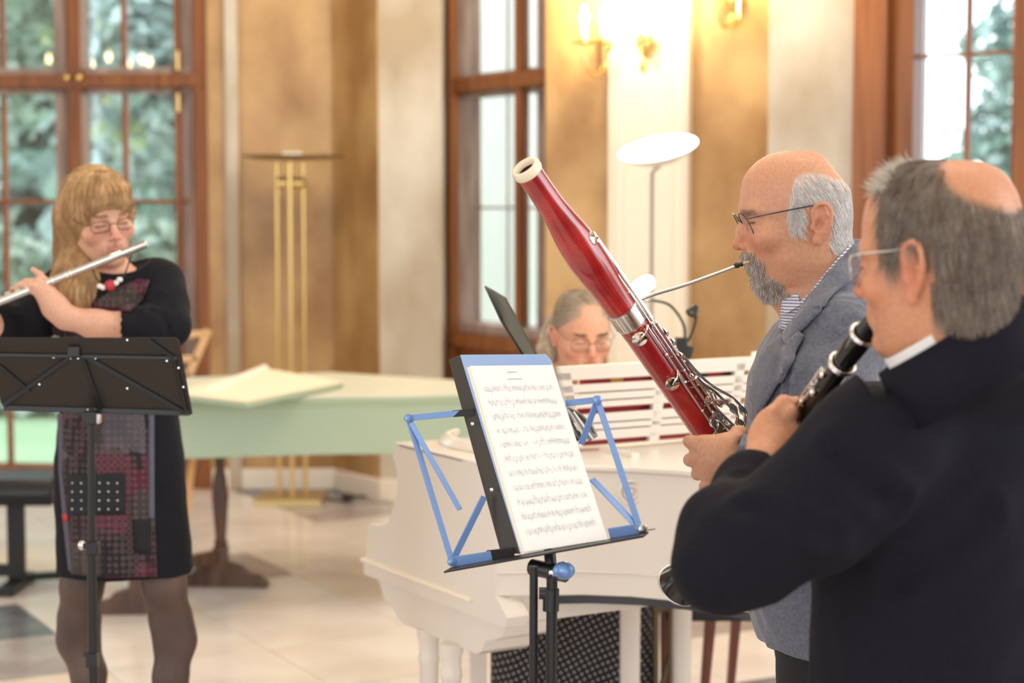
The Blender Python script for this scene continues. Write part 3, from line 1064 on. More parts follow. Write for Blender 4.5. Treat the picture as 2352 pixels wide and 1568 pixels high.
def desk_lamp():
    zt = 1.012
    Y = 4.82
    c = P(1570, 805, Y)
    root = empty('clip_lamp', c, 'black clip lamp with two goosenecks on top of the piano desk', 'lamp')
    a, b = P(1560, 862, Y), P(1578, 792, Y)
    MB().tube([a, b], [0.018, 0.02], 14).build('clip_body', 'black_plastic', root)
    MB().box(P(1552, 800, Y) + V(0, -0.02, -0.02), V(0.03, 0, 0), V(0, 0.045, 0), V(0, 0, 0.05)).build('clip_jaw', 'black_plastic', root, bevel=0.004)
    g1 = smooth_path([P(1573, 790, Y), P(1570, 745, Y), P(1540, 702, Y - 0.02), P(1500, 690, Y - 0.03), P(1478, 692, Y - 0.03)], 6)
    MB().tube(g1, 0.0035, 8).build('gooseneck', 'black_metal', root)
    g2 = smooth_path([P(1576, 790, Y), P(1590, 762, Y), P(1598, 735, Y), P(1598, 710, Y)], 6)
    MB().tube(g2, 0.0035, 8).build('gooseneck', 'black_metal', root)
    h = P(1590, 711, Y)
    MB().lathe(h + V(0.01, 0, 0.008), V(-0.5, -0.5, -0.55), [(0, 0.0), (0.002, 0.009), (0.015, 0.014), (0.028, 0.015)], 16).build('lamp_head', 'black_plastic', root)
    MB().lathe(h + V(0.01, 0, 0.008), V(-0.5, -0.5, -0.55), [(0.024, 0.0), (0.025, 0.013)], 16).build('lens', 'silver', root)
    q0, q1 = P(1500, 640, Y - 0.03), P(1452, 674, Y - 0.03)
    MB().tube([q0 + (q1 - q0) * t for t in (0, 0.15, 0.5, 0.85, 1)], [0.008, 0.018, 0.022, 0.018, 0.008], 16).build('lit_head', 'led', root)
    MB().tube([q0 + V(0, 0.012, 0), q1 + V(0, 0.012, 0)], [0.012, 0.012], 12).build('head_shell', 'black_plastic', root)
    MB().tube([P(1478, 692, Y - 0.03), (q0 + q1) / 2 + V(0, 0.02, -0.01)], 0.0035, 8).build('neck_end', 'black_metal', root)
    point('clip lamp light', (q0 + q1) / 2 + V(0, -0.05, -0.02), 1.0, (1.0, 0.9, 0.7), 0.02)


desk_lamp()


# ------------------------------------------------------------------ stools under and behind the piano
def stool():
    Y = 5.35
    a, b = P(1530, 1385, Y), P(1745, 1408, Y)
    root = empty('wooden_stool', V((a.x + b.x) / 2, Y, 0), 'dark topped stool with reddish brown legs behind the piano', 'stool')
    MB().box(V(a.x, Y - 0.02, a.z - 0.05), V(b.x - a.x, 0, 0), V(0, 0.4, 0), V(0, 0, 0.05)).build('seat', 'black_metal', root, bevel=0.006)
    for px, py, dy in ((1632, 1420, 0.0), (1694, 1415, 0.25)):
        t = P(px, py, Y + dy)
        bt = V(t.x - 0.03, t.y, 0)
        MB().tube([V(t.x, t.y, a.z - 0.04), bt], [0.022, 0.014], 4).build('leg', 'red_wood', root)
    for dx, dy in ((0.02, 0.3),):
        MB().tube([V(a.x + dx, Y + dy, a.z - 0.04), V(a.x + dx, Y + dy, 0)], [0.02, 0.014], 4).build('leg', 'red_wood', root)


stool()


def metal_stand():
    Y = 5.1
    root = empty('folding_keyboard_stand', V(P(1520, 1400, Y).x, Y, 0), 'thin olive brown metal stand with crossing legs beside the stool', 'stand')
    m = mat('olive brown metal', (120, 104, 78), 0.4, 0.5)
    z0 = P(1510, 1395, Y).z
    MB().tube([P(1506, 1395, Y), V(P(1508, 1400, Y).x, Y, 0)], 0.009, 10).build('leg', m, root)
    MB().tube([P(1540, 1400, Y), V(P(1540, 1400, Y).x, Y, 0)], 0.007, 10).build('leg', m, root)
    pA, pB = P(1560, 1415, Y + 0.02), P(1520, 1568, Y + 0.02)
    d = pB - pA
    MB().tube([pA, pA + d * (pA.z / -d.z)], 0.007, 10).build('leg', m, root)
    MB().tube([P(1500, 1395, Y), P(1575, 1400, Y)], 0.008, 10).build('top_bar', m, root)


metal_stand()


# ------------------------------------------------------------------ front music stand, struts with painted blue reflection, black folder and sheet music
def staff_lines(mbL, mbN, o, ex, ey, rows, rnd, wfrac=(0.08, 0.92)):
    """o: top left corner of a page, ex/ey: full width / height vectors"""
    n = ex.cross(ey).normalized()
    W, H_ = ex.length, ey.length
    x, y = ex.normalized(), ey.normalized()
    if n.y > 0:
        n = -n
    off = n * 0.0006
    for r in range(rows):
        t = 0.14 + r * (0.80 / rows)
        for l in range(5):
            a = o + y * (t * H_ + l * 0.0017) + x * (W * wfrac[0]) + off
            mbL.box(a, x * W * (wfrac[1] - wfrac[0]), y * 0.00028, n * 0.0001)
        for k in range(30):
            if rnd.random() < 0.3:
                continue
            c = o + y * (t * H_ + rnd.uniform(-0.001, 0.008)) + x * (W * (wfrac[0] + 0.03 + k * 0.0275)) + off
            mbN.box(c, x * 0.0019, y * 0.0015, n * 0.0002)
            sgn = rnd.choice((-1, 1))
            mbN.box(c + x * (0.0017 if sgn < 0 else 0), x * 0.0004, y * 0.006 * sgn, n * 0.0002)


def front_stand():
    Yl, Yr = 2.98, 2.72       # left end farther than right end (page turned toward the clarinetist)
    f = lambda px: Yl + (Yr - Yl) * (px - 935) / (1490 - 935)
    tiltd = lambda py: 0.10 * (1265 - py) / 450.0      # leans back toward the top

    def q(px, py, d=0.0):
        return P(px, py, f(px) + tiltd(py) + d)
    base = q(1262, 1568)
    root = empty('music_stand', V(base.x, base.y, 0), 'folding music stand with struts painted with a blue reflection, carrying white sheet music', 'music stand', )
    sb = 'sheen_steel'

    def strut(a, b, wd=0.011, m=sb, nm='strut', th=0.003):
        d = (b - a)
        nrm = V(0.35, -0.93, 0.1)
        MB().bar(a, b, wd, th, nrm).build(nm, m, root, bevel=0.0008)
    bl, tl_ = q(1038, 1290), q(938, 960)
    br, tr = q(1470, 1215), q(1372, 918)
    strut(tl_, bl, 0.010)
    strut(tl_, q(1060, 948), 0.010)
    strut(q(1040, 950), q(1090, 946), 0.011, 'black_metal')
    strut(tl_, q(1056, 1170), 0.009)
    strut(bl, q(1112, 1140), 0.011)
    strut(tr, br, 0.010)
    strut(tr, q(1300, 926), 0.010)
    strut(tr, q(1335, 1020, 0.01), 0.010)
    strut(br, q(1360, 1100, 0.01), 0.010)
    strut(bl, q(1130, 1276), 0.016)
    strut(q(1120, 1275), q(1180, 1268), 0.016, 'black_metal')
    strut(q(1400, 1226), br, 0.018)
    # lower ledge that the folder rests on
    a, b = q(1035, 1302), q(1490, 1220)
    MB().prism([a, b, b + V(-0.01, -0.035, 0.0), a + V(-0.01, -0.035, 0.0)], V(0, 0, -0.003)).build('ledge', 'black_metal', root, bevel=0.001)
    MB().tube([q(1478, 1218), q(1505, 1214)], 0.0015, 6).build('page_pin', 'silver_dull', root)
    for px, py in ((938, 960), (1372, 918), (1038, 1290), (1476, 1214)):
        c = q(px, py, -0.005)
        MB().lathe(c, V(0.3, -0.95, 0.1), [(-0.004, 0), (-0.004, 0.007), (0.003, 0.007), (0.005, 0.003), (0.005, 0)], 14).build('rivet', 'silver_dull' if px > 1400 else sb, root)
    # head joint and pole
    MB().tube([q(1262, 1262), q(1268, 1330)], 0.009, 14).build('head_socket', 'black_plastic', root)
    MB().tube([q(1222, 1302, 0), q(1300, 1318, 0)], 0.013, 14).build('tilt_joint', 'black_plastic', root)
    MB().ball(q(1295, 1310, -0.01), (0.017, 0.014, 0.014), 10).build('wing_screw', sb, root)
    MB().lathe(q(1268, 1316, -0.012), V(0.1, -1, 0), [(0, 0), (0, 0.006), (0.006, 0.006), (0.008, 0)], 12).build('bolt', 'chrome', root)
    pb = q(1262, 1568)
    px_ = lambda x, y: P(x, y, base.y)
    MB().tube([px_(1268, 1325), V(px_(1262, 1500).x, base.y, 0.25)], 0.0085, 12).build('pole', 'black_metal', root)
    MB().tube([px_(1226, 1300), V(px_(1222, 1500).x, base.y, 0.3)], 0.0065, 12).build('side_rod', 'black_metal', root)
    MB().tube([px_(1266, 1352), px_(1265, 1402)], 0.0125, 12).build('collar', 'black_plastic', root)
    MB().tube([px_(1238, 1362), px_(1262, 1362)], 0.009, 12).build('collar_knob', 'black_plastic', root)
    hub = V(px_(1262, 1500).x, base.y, 0)
    for k in range(3):
        a = 0.5 + k * 2.094
        MB().tube([hub + V(0, 0, 0.35), hub + V(math.cos(a) * 0.27, math.sin(a) * 0.27, 0.01)], 0.006, 8).build('leg', 'black_metal', root)
        MB().ball(hub + V(math.cos(a) * 0.27, math.sin(a) * 0.27, 0.01), 0.012, 6).build('rubber_foot', 'rubber', root)
    # folder
    fo = empty('sheet_music_folder', q(1170, 1270), 'open black folder with painted pale blue sheen behind the sheet music', 'folder')
    corner = [q(1200, 1270, -0.008), q(1396, 1240, -0.008), q(1262, 815, -0.008), q(1062, 816, -0.008)]
    MB().prism([q(1194, 1271, -0.002), q(1392, 1241, -0.002), q(1264, 830, -0.002), q(1250, 814, -0.002), q(1056, 815, -0.002)], V(0.003, 0.006, 0)).build('inside_cover', mat('black plastic with painted blue sheen', (150, 175, 218), 0.3), fo, bevel=0.001)  # sky sheen of the black plastic is put into its base colour
    MB().prism([q(1150, 1270, 0.02), q(1194, 1272, -0.002), q(1056, 815, -0.002), q(1030, 826, 0.03)], V(0.003, 0.004, 0)).build('spine', mat('black folder board', (48, 42, 36), 0.4), fo, bevel=0.001)
    for px, py in ((1086, 973), (1130, 1124)):
        c = q(px, py, -0.004)
        MB().lathe(c, V(-0.4, -0.9, 0), [(0, 0), (0, 0.0035), (0.002, 0.003), (0.003, 0)], 12).build('rivet', 'silver_dull', fo)
    # sheets
    rnd_ = random.Random(5)
    for k, (dx, dy_, lb) in enumerate(((-7, 3, 'cream page under the top sheet of music on the front stand'), (0, 0, 'topmost white page of printed music on the front stand'))):
        c = [q(1079 + dx, 840 + dy_, -0.005 - 0.003 * k), q(1268 + dx, 838 + dy_, -0.005 - 0.003 * k), q(1396 + dx, 1238 + dy_, -0.005 - 0.003 * k), q(1204 + dx, 1268 + dy_, -0.005 - 0.003 * k)]
        sh = empty('sheet_music', c[0], lb, 'sheet music', 'pages on the front stand')
        MB().prism(c, V(0.0003, 0.0008, 0)).build('page', 'paper' if k else 'cream_lid', sh)
        if k:
            mL, mN = MB(), MB()
            ex = c[1] - c[0]
            ey = c[3] - c[0]
            n = -ex.cross(ey).normalized()
            if n.y > 0:
                n = -n
            # bilinear page map
            def pg(s_, t_):
                return (c[0] * (1 - s_) + c[1] * s_) * (1 - t_) + (c[3] * (1 - s_) + c[2] * s_) * t_ + n * 0.0007
            for r in range(11):
                t = 0.12 + r * 0.077
                for l in range(5):
                    tt = t + l * 0.0058
                    mL.box(pg(0.08, tt), pg(0.93, tt) - pg(0.08, tt), pg(0.08, tt + 0.0011) - pg(0.08, tt), n * 0.0001)
                for kk in range(34):
                    if rnd_.random() < 0.25:
                        continue
                    s_ = 0.11 + kk * 0.024
                    t2 = t + rnd_.uniform(-0.004, 0.026)
                    mN.box(pg(s_, t2), pg(s_ + 0.011, t2) - pg(s_, t2), pg(s_, t2 + 0.005) - pg(s_, t2), n * 0.0002)
                    sg = rnd_.choice((-1, 1)) * 0.02
                    mN.box(pg(s_, t2), pg(s_ + 0.0025, t2) - pg(s_, t2), pg(s_, t2 + sg) - pg(s_, t2), n * 0.0002)
            for (s0, s1, t_) in ((0.44, 0.56, 0.035), (0.42, 0.6, 0.075)):
                for kk in range(9):
                    sa = s0 + (s1 - s0) * kk / 9
                    mN.box(pg(sa, t_), pg(sa + (s1 - s0) * 0.07, t_) - pg(sa, t_), pg(sa, t_ + 0.008) - pg(sa, t_), n * 0.0002)
            tag(mL.build('staff_lines', 'ink2', sh), kind='stuff')
            tag(mN.build('printed_notes', 'ink', sh), kind='stuff')


front_stand()


# ------------------------------------------------------------------ black stand in front of the flutist
def left_stand():
    Y = 4.05
    root_b = P(210, 1568, Y)
    root = empty('music_stand', V(root_b.x, Y, 0), 'black music stand with solid desk plate in front of the flutist', 'music stand')
    d = lambda px, py: P(px, py, Y + 0.10 - 0.0008 * (950 - py) * 0.6)
    # plate leans: top is toward the player's far side from us
    d = lambda px, py: P(px, py, Y - 0.05 + 0.09 * (py - 770) / 180.0)
    pl = [d(-36, 775), d(402, 775), d(412, 783), d(442, 950), d(436, 953), d(10, 938), d(2, 925)]
    MB().prism(pl, V(0, 0.004, 0)).build('desk_plate', 'black_desk', root, bevel=0.001)
    off = V(0, -0.004, 0)

    def rib(a, b, wd=0.010):
        MB().bar(d(*a) + off, d(*b) + off, wd, 0.005, (0, -1, 0.2)).build('rib', 'black_metal', root, bevel=0.001)
    rib((-30, 814), (408, 822), 0.008)
    rib((165, 818), (10, 930))
    rib((190, 820), (232, 940))
    rib((200, 820), (425, 948))
    rib((0, 840), (70, 900), 0.008)
    rib((340, 780), (400, 822), 0.008)
    rib((398, 822), (430, 950), 0.009)
    rib((10, 936), (436, 948), 0.012)
    MB().box(d(158, 806) + V(0, -0.012, -0.01), V(0.025, 0, 0), V(0, 0.012, 0), V(0, 0, 0.02)).build('hinge_block', 'black_metal', root)
    for px, py in ((165, 822), (181, 822), (92, 882), (294, 891), (385, 828), (412, 844), (423, 888), (294, 780), (125, 820), (221, 822), (204, 940), (220, 940)):
        MB().lathe(d(px, py) + V(0, -0.007, 0), V(0, -1, 0.1), [(0, 0.0022), (0.001, 0.002), (0.0013, 0)], 10).build('rivet', 'chrome', root)
    p = lambda x, y: P(x, y, Y)
    MB().tube([p(210, 935), p(210, 1245)], 0.0075, 12).build('pole', 'black_metal', root)
    MB().tube([p(210, 1245), V(p(210, 1400).x, Y, 0.12)], 0.0105, 12).build('outer_pole', 'black_metal', root)
    MB().box(p(201, 1272) + V(0, -0.014, 0), V(0.026, 0, 0), V(0, 0.028, 0), V(0, 0, 0.028)).build('height_clamp', 'black_metal', root, bevel=0.002)
    MB().ball(p(188, 1252), (0.009, 0.009, 0.011), 8).build('clamp_knob', 'chrome', root)
    MB().box(p(217, 972) + V(0, -0.01, 0), V(0.014, 0, 0), V(0, 0.02, 0), V(0, 0, 0.022)).build('tilt_clamp', 'chrome', root, bevel=0.002)
    MB().box(p(193, 975) + V(0, -0.012, 0), V(0.03, 0, 0), V(0, 0.024, 0), V(0, 0, 0.03)).build('head_block', 'black_metal', root, bevel=0.003)
    MB().box(p(200, 1530) + V(0, -0.014, 0), V(0.025, 0, 0), V(0, 0.028, 0), V(0, 0, 0.03)).build('leg_collar', 'black_plastic', root, bevel=0.002)
    MB().tube([p(193, 1503), p(205, 1505)], 0.006, 8).build('collar_knob', 'black_plastic', root)
    hub = V(p(210, 1500).x, Y, 0)
    for k in range(3):
        a = 0.9 + k * 2.094
        MB().tube([hub + V(0, 0, 0.36), hub + V(math.cos(a) * 0.27, math.sin(a) * 0.27, 0.01)], 0.006, 8).build('leg', 'black_metal', root)


left_stand()


# ------------------------------------------------------------------ bassoonist's stand seen edge-on
def edge_stand():
    Y0, Y1 = 3.75, 3.25     # far edge / near edge of the desk
    c = P(1255, 1000, 3.5)
    root = empty('music_stand', V(c.x, 3.5, 0), 'black music stand seen edge on behind the sheet music', 'music stand')
    # desk plate: top edge runs in depth; its plane leans
    # far edge: (1115,655)->(1160,720..), near edge lower; built as a thin plate whose outline is nearly edge-on
    top_f, top_n = P(1115, 655, 3.86), P(1162, 682, 3.62)
    bot_f, bot_n = P(1290, 955, 3.75), P(1340, 1015, 3.5)
    mid_n = P(1210, 770, 3.56)
    pl = [top_f, P(1138, 668, 3.80), top_n, mid_n, P(1262, 862, 3.53), bot_n, bot_f, P(1152, 735, 3.84)]
    MB().prism(pl, V(-0.003, -0.002, -0.002)).build('desk_plate', mat('dark grey desk steel', (64, 62, 58), 0.35, 0.3), root, bevel=0.001)
    mb = MB()
    for k, o in enumerate((0, 9, 16)):
        a, b = P(1152 + o, 726 + o, 3.85), P(1285 + o * 1.2, 960 + o * 0.4, 3.74)
        MB().bar(a + V(0, -0.02, 0), b + V(0, -0.02, 0), 0.005, 0.004, (0.2, -1, 0)).build('rib', 'black_metal' if k != 1 else 'silver_dull', root)
    # lower curved tray piece
    t0 = smooth_path([P(1302, 935, 3.6), P(1330, 950, 3.6), P(1358, 978, 3.6), P(1370, 1003, 3.6)], 5)
    pts = [Vector(p) for p in t0] + [P(1352, 1014, 3.56), P(1335, 985, 3.56), P(1310, 960, 3.56)]
    MB().prism(pts, V(0.004, 0.01, 0)).build('tray', mat('brown black tray', (84, 74, 62), 0.3, 0.4), root, bevel=0.001)
    for a, b in (((1305, 940), (1350, 1012)), ((1318, 945), (1362, 1008))):
        MB().bar(P(a[0], a[1], 3.55), P(b[0], b[1], 3.53), 0.003, 0.002, (0, -1, 0)).build('tray_rib', 'silver_dull', root)
    MB().ball(P(1322, 1000, 3.6), 0.012, 8).build('tilt_knob', 'black_plastic', root)
    pc = P(1268, 980, 3.62)
    MB().tube([P(1318, 975, 3.62), pc], 0.009, 12).build('tilt_arm', 'black_metal', root)
    MB().tube([pc, V(P(1264, 1400, 3.62).x, 3.62, 0.3)], 0.008, 12).build('pole', 'black_metal', root)
    hub = V(P(1264, 1400, 3.62).x, 3.62, 0)
    for k in range(3):
        a = 1.4 + k * 2.094
        MB().tube([hub + V(0, 0, 0.34), hub + V(math.cos(a) * 0.25, math.sin(a) * 0.25, 0.01)], 0.006, 8).build('leg', 'black_metal', root)


edge_stand()
# ------------------------------------------------------------------ volume modelling of bodies and clothes
import openvdb


def npv(p):
    return np.array([p[0], p[1], p[2]], float)


def smin(a, b, k):
    if k <= 0:
        return np.minimum(a, b)
    h = np.maximum(k - np.abs(a - b), 0) / k
    return np.minimum(a, b) - h * h * k * 0.25


class Vox:
    """distance field on a grid whose spacing can be finer in chosen ranges (still one continuous surface)"""

    def __init__(s, lo, hi, h, fine=()):
        s.ax = []
        for a in range(3):
            x, out = lo[a], []
            while x < hi[a]:
                out.append(x)
                st = h
                for (fl, fh, hf) in fine:
                    if fl[a] is not None:
                        d = max(fl[a] - x, x - fh[a], 0)
                        st = min(st, hf + 0.25 * d)
                x += st
            s.ax.append(np.array(out, np.float32))
        s.F = np.full([len(a) for a in s.ax], 0.05, np.float32)

    def block(s, lo, hi, pad=0.02):
        sl = []
        for a in range(3):
            i0 = np.searchsorted(s.ax[a], lo[a] - pad)
            i1 = np.searchsorted(s.ax[a], hi[a] + pad)
            sl.append(slice(int(i0), int(max(i1, i0 + 1))))
        sl = tuple(sl)
        X = s.ax[0][sl[0]][:, None, None]
        Y = s.ax[1][sl[1]][None, :, None]
        Z_ = s.ax[2][sl[2]][None, None, :]
        return sl, X, Y, Z_

    def put(s, sl, d, k, sub=False):
        if d.size == 0:
            return
        if sub:
            s.F[sl] = -smin(-s.F[sl], d, k)
        else:
            s.F[sl] = smin(s.F[sl], d, k)

    def cap(s, a, b, ra, rb, k=0.02, sub=False):
        a, b = npv(a), npv(b)
        r = max(ra, rb)
        sl, X, Y, Z_ = s.block(np.minimum(a, b) - r - k, np.maximum(a, b) + r + k)
        ba = b - a
        L = max(float(ba @ ba), 1e-9)
        px, py, pz = X - a[0], Y - a[1], Z_ - a[2]
        h = np.clip((px * ba[0] + py * ba[1] + pz * ba[2]) / L, 0, 1)
        d = np.sqrt((px - ba[0] * h) ** 2 + (py - ba[1] * h) ** 2 + (pz - ba[2] * h) ** 2) - (ra + (rb - ra) * h)
        s.put(sl, d.astype(np.float32), k, sub)

    def chain(s, pts, rs, k=0.02, sub=False):
        for i in range(len(pts) - 1):
            s.cap(pts[i], pts[i + 1], rs[i], rs[i + 1], k, sub)

    def ell(s, c, r, R=None, k=0.02, sub=False):
        """R rows: local axes in world coordinates"""
        c, r = npv(c), np.array(r, float)
        m = r.max()
        sl, X, Y, Z_ = s.block(c - m - k, c + m + k)
        p = [X - c[0], Y - c[1], Z_ - c[2]]
        if R is not None:
            R = np.array([list(q) for q in R], float)
            p = [R[i][0] * p[0] + R[i][1] * p[1] + R[i][2] * p[2] for i in range(3)]
        k0 = np.sqrt((p[0] / r[0]) ** 2 + (p[1] / r[1]) ** 2 + (p[2] / r[2]) ** 2)
        k1 = np.sqrt((p[0] / r[0] ** 2) ** 2 + (p[1] / r[1] ** 2) ** 2 + (p[2] / r[2] ** 2) ** 2) + 1e-6
        s.put(sl, (k0 * (k0 - 1) / k1).astype(np.float32), k, sub)

    def loft(s, sections, k=0.03, up=(0, 0, 1), side=(1, 0, 0), n=2.3):
        """sections: list of (center, half width along side, half depth); axis is vertical z"""
        sec = sorted(sections, key=lambda q: q[0][2])
        zs = np.array([q[0][2] for q in sec])
        cx = np.array([q[0][0] for q in sec])
        cy = np.array([q[0][1] for q in sec])
        ww = np.array([q[1] for q in sec])
        dd = np.array([q[2] for q in sec])
        m = max(ww.max(), dd.max())
        lo = np.array([cx.min() - m, cy.min() - m, zs[0]])
        hi = np.array([cx.max() + m, cy.max() + m, zs[-1]])
        sl, X, Y, Z_ = s.block(lo - k, hi + k)
        zz = s.ax[2][sl[2]]
        f = lambda a: np.interp(zz, zs, a)[None, None, :]
        sd = Vector(side).normalized()
        u = (X - f(cx)) * sd.x + (Y - f(cy)) * sd.y
        v = -(X - f(cx)) * sd.y + (Y - f(cy)) * sd.x
        W, D = f(ww), f(dd)
        rho = (np.abs(u / W) ** n + np.abs(v / D) ** n) ** (1 / n)
        d = (rho - 1) * np.minimum(W, D)
        dz = np.maximum(np.maximum(zs[0] - Z_, Z_ - zs[-1]), -0.03)
        d = np.where(dz > 0, np.sqrt(np.maximum(d, 0) ** 2 + dz ** 2), np.maximum(d, dz))
        s.put(sl, d.astype(np.float32), k)

    def cut(s, p, n, k=0.0):
        """remove what lies on the side the normal points to"""
        p, n = npv(p), npv(Vector(n).normalized())
        sl, X, Y, Z_ = s.block([a[0] for a in s.ax], [a[-1] for a in s.ax])
        d = -((X - p[0]) * n[0] + (Y - p[1]) * n[1] + (Z_ - p[2]) * n[2])
        s.F = -smin(-s.F, d.astype(np.float32), k)

    def mesh(s, smooth=3):
        g = openvdb.FloatGrid(0.05)
        F = np.clip(s.F, -0.05, 0.05)
        F[0], F[-1] = 0.05, 0.05
        F[:, 0], F[:, -1] = 0.05, 0.05
        F[:, :, 0], F[:, :, -1] = 0.05, 0.05
        g.copyFromArray(np.ascontiguousarray(F))
        v, q = g.convertToQuads(isovalue=0.0)
        v = np.asarray(v, float)
        q = np.asarray(q, np.int64)
        w_ = np.stack([np.interp(v[:, a], np.arange(len(s.ax[a])), s.ax[a]) for a in range(3)], 1)
        # keep the largest connected piece only
        e = np.concatenate([q[:, [0, 1]], q[:, [1, 2]], q[:, [2, 3]], q[:, [3, 0]]])
        lab = np.arange(len(w_))
        for _ in range(400):
            m = np.minimum(lab[e[:, 0]], lab[e[:, 1]])
            l2 = lab.copy()
            np.minimum.at(l2, e[:, 0], m)
            np.minimum.at(l2, e[:, 1], m)
            l2 = l2[l2]
            l2 = l2[l2]
            if (l2 == lab).all():
                break
            lab = l2
        big = np.bincount(lab).argmax()
        keep = lab == big
        idx = np.cumsum(keep) - 1
        q = idx[q[keep[q[:, 0]]]]
        w_ = w_[keep]
        e = np.concatenate([q[:, [0, 1]], q[:, [1, 2]], q[:, [2, 3]], q[:, [3, 0]]])
        cnt = np.bincount(e[:, 0], minlength=len(w_)) + np.bincount(e[:, 1], minlength=len(w_))
        for it in range(smooth * 2):
            acc = np.zeros_like(w_)
            for a in range(3):
                acc[:, a] = np.bincount(e[:, 0], w_[e[:, 1], a], len(w_)) + np.bincount(e[:, 1], w_[e[:, 0], a], len(w_))
            lap = acc / cnt[:, None] - w_
            w_ = w_ + lap * (0.5 if it % 2 == 0 else -0.47)
        # orientation
        a, b, c = w_[q[:, 0]], w_[q[:, 1]], w_[q[:, 2]]
        if (np.cross(b - a, c - a) * a).sum() < 0:
            q = q[:, ::-1]
        return w_, q


def vnormals(v, q):
    n = np.cross(v[q[:, 2]] - v[q[:, 0]], v[q[:, 3]] - v[q[:, 1]])
    out = np.zeros_like(v)
    for i in range(4):
        for a in range(3):
            out[:, a] += np.bincount(q[:, i], n[:, a], len(v))
    return out / (np.linalg.norm(out, axis=1)[:, None] + 1e-12)


def waves(p, scale, seed, n=14, stretch=(1, 1, 1)):
    rs = np.random.RandomState(seed)
    k = rs.normal(size=(n, 3)) * scale * np.array(stretch)
    ph = rs.uniform(0, 6.28, n)
    out = np.zeros(len(p))
    for i in range(n):
        out += np.sin(p @ k[i] + ph[i])
    return out / math.sqrt(n)


def seg_dist(p, a, b):
    a, b = npv(a), npv(b)
    ba = b - a
    h = np.clip(((p - a) @ ba) / (ba @ ba), 0, 1)
    return np.linalg.norm(p - a - h[:, None] * ba, axis=1)


def creases(v, n, segs, depth=0.004, width=0.008):
    for s_ in segs:
        d = seg_dist(v, s_[0], s_[1])
        dep = s_[2] if len(s_) > 2 else depth
        wd = s_[3] if len(s_) > 3 else width
        v = v - n * (dep * (np.exp(-(d / wd) ** 2) - 0.6 * np.exp(-((d - 2 * wd) / wd) ** 2)))[:, None]
    return v


def vobj(name, v, q, m, parent, cols=None):
    org = npv(ORG[parent.name])
    me = np_mesh(name, v - org, q)
    me.polygons.foreach_set('use_smooth', np.ones(len(me.polygons), bool))
    if cols is not None:
        at = me.color_attributes.new('Col', 'FLOAT_COLOR', 'POINT')
        c4 = np.concatenate([cols, np.ones((len(cols), 1))], 1).astype(np.float32)
        at.data.foreach_set('color', c4.ravel())
    me.materials.append(M[m] if isinstance(m, str) else m)
    return link_mesh(name, me, parent)


def bvh_of(v, q):
    return BVHTree.FromPolygons([tuple(p) for p in v], [tuple(int(i) for i in f) for f in q])


class Frame:
    def __init__(s, O, fwd, up=(0, 0, 1), roll=0.0, sc=1.0):
        f = Vector(fwd).normalized()
        u = Vector(up)
        u = (u - f * u.dot(f)).normalized()
        if roll:
            u = (Matrix.Rotation(roll, 3, f) @ u)
        l = u.cross(f)      # person's left
        s.O, s.f, s.u, s.l, s.sc = Vector(O), f, u, l, sc
        s.R = np.array([list(l), list(f), list(u)])

    def w(s, x, y, z):
        return s.O + (s.l * x + s.f * y + s.u * z) * s.sc

    def loc(s, v):
        return (v - npv(s.O)) @ s.R.T / s.sc


GEN = [(.121, .000, -.030, .010), (.117, .036, -.056, .034), (.105, .064, -.078, .054), (.085, .083, -.092, .067), (.060, .093, -.100, .0735), (.030, .0955, -.103, .0765),
       (.0, .089, -.101, .0755), (-.03, .0865, -.090, .072), (-.055, .0855, -.074, .067), (-.08, .082, -.055, .060), (-.10, .079, -.035, .050), (-.113, .071, -.005, .036), (-.121, .055, .015, .014)]


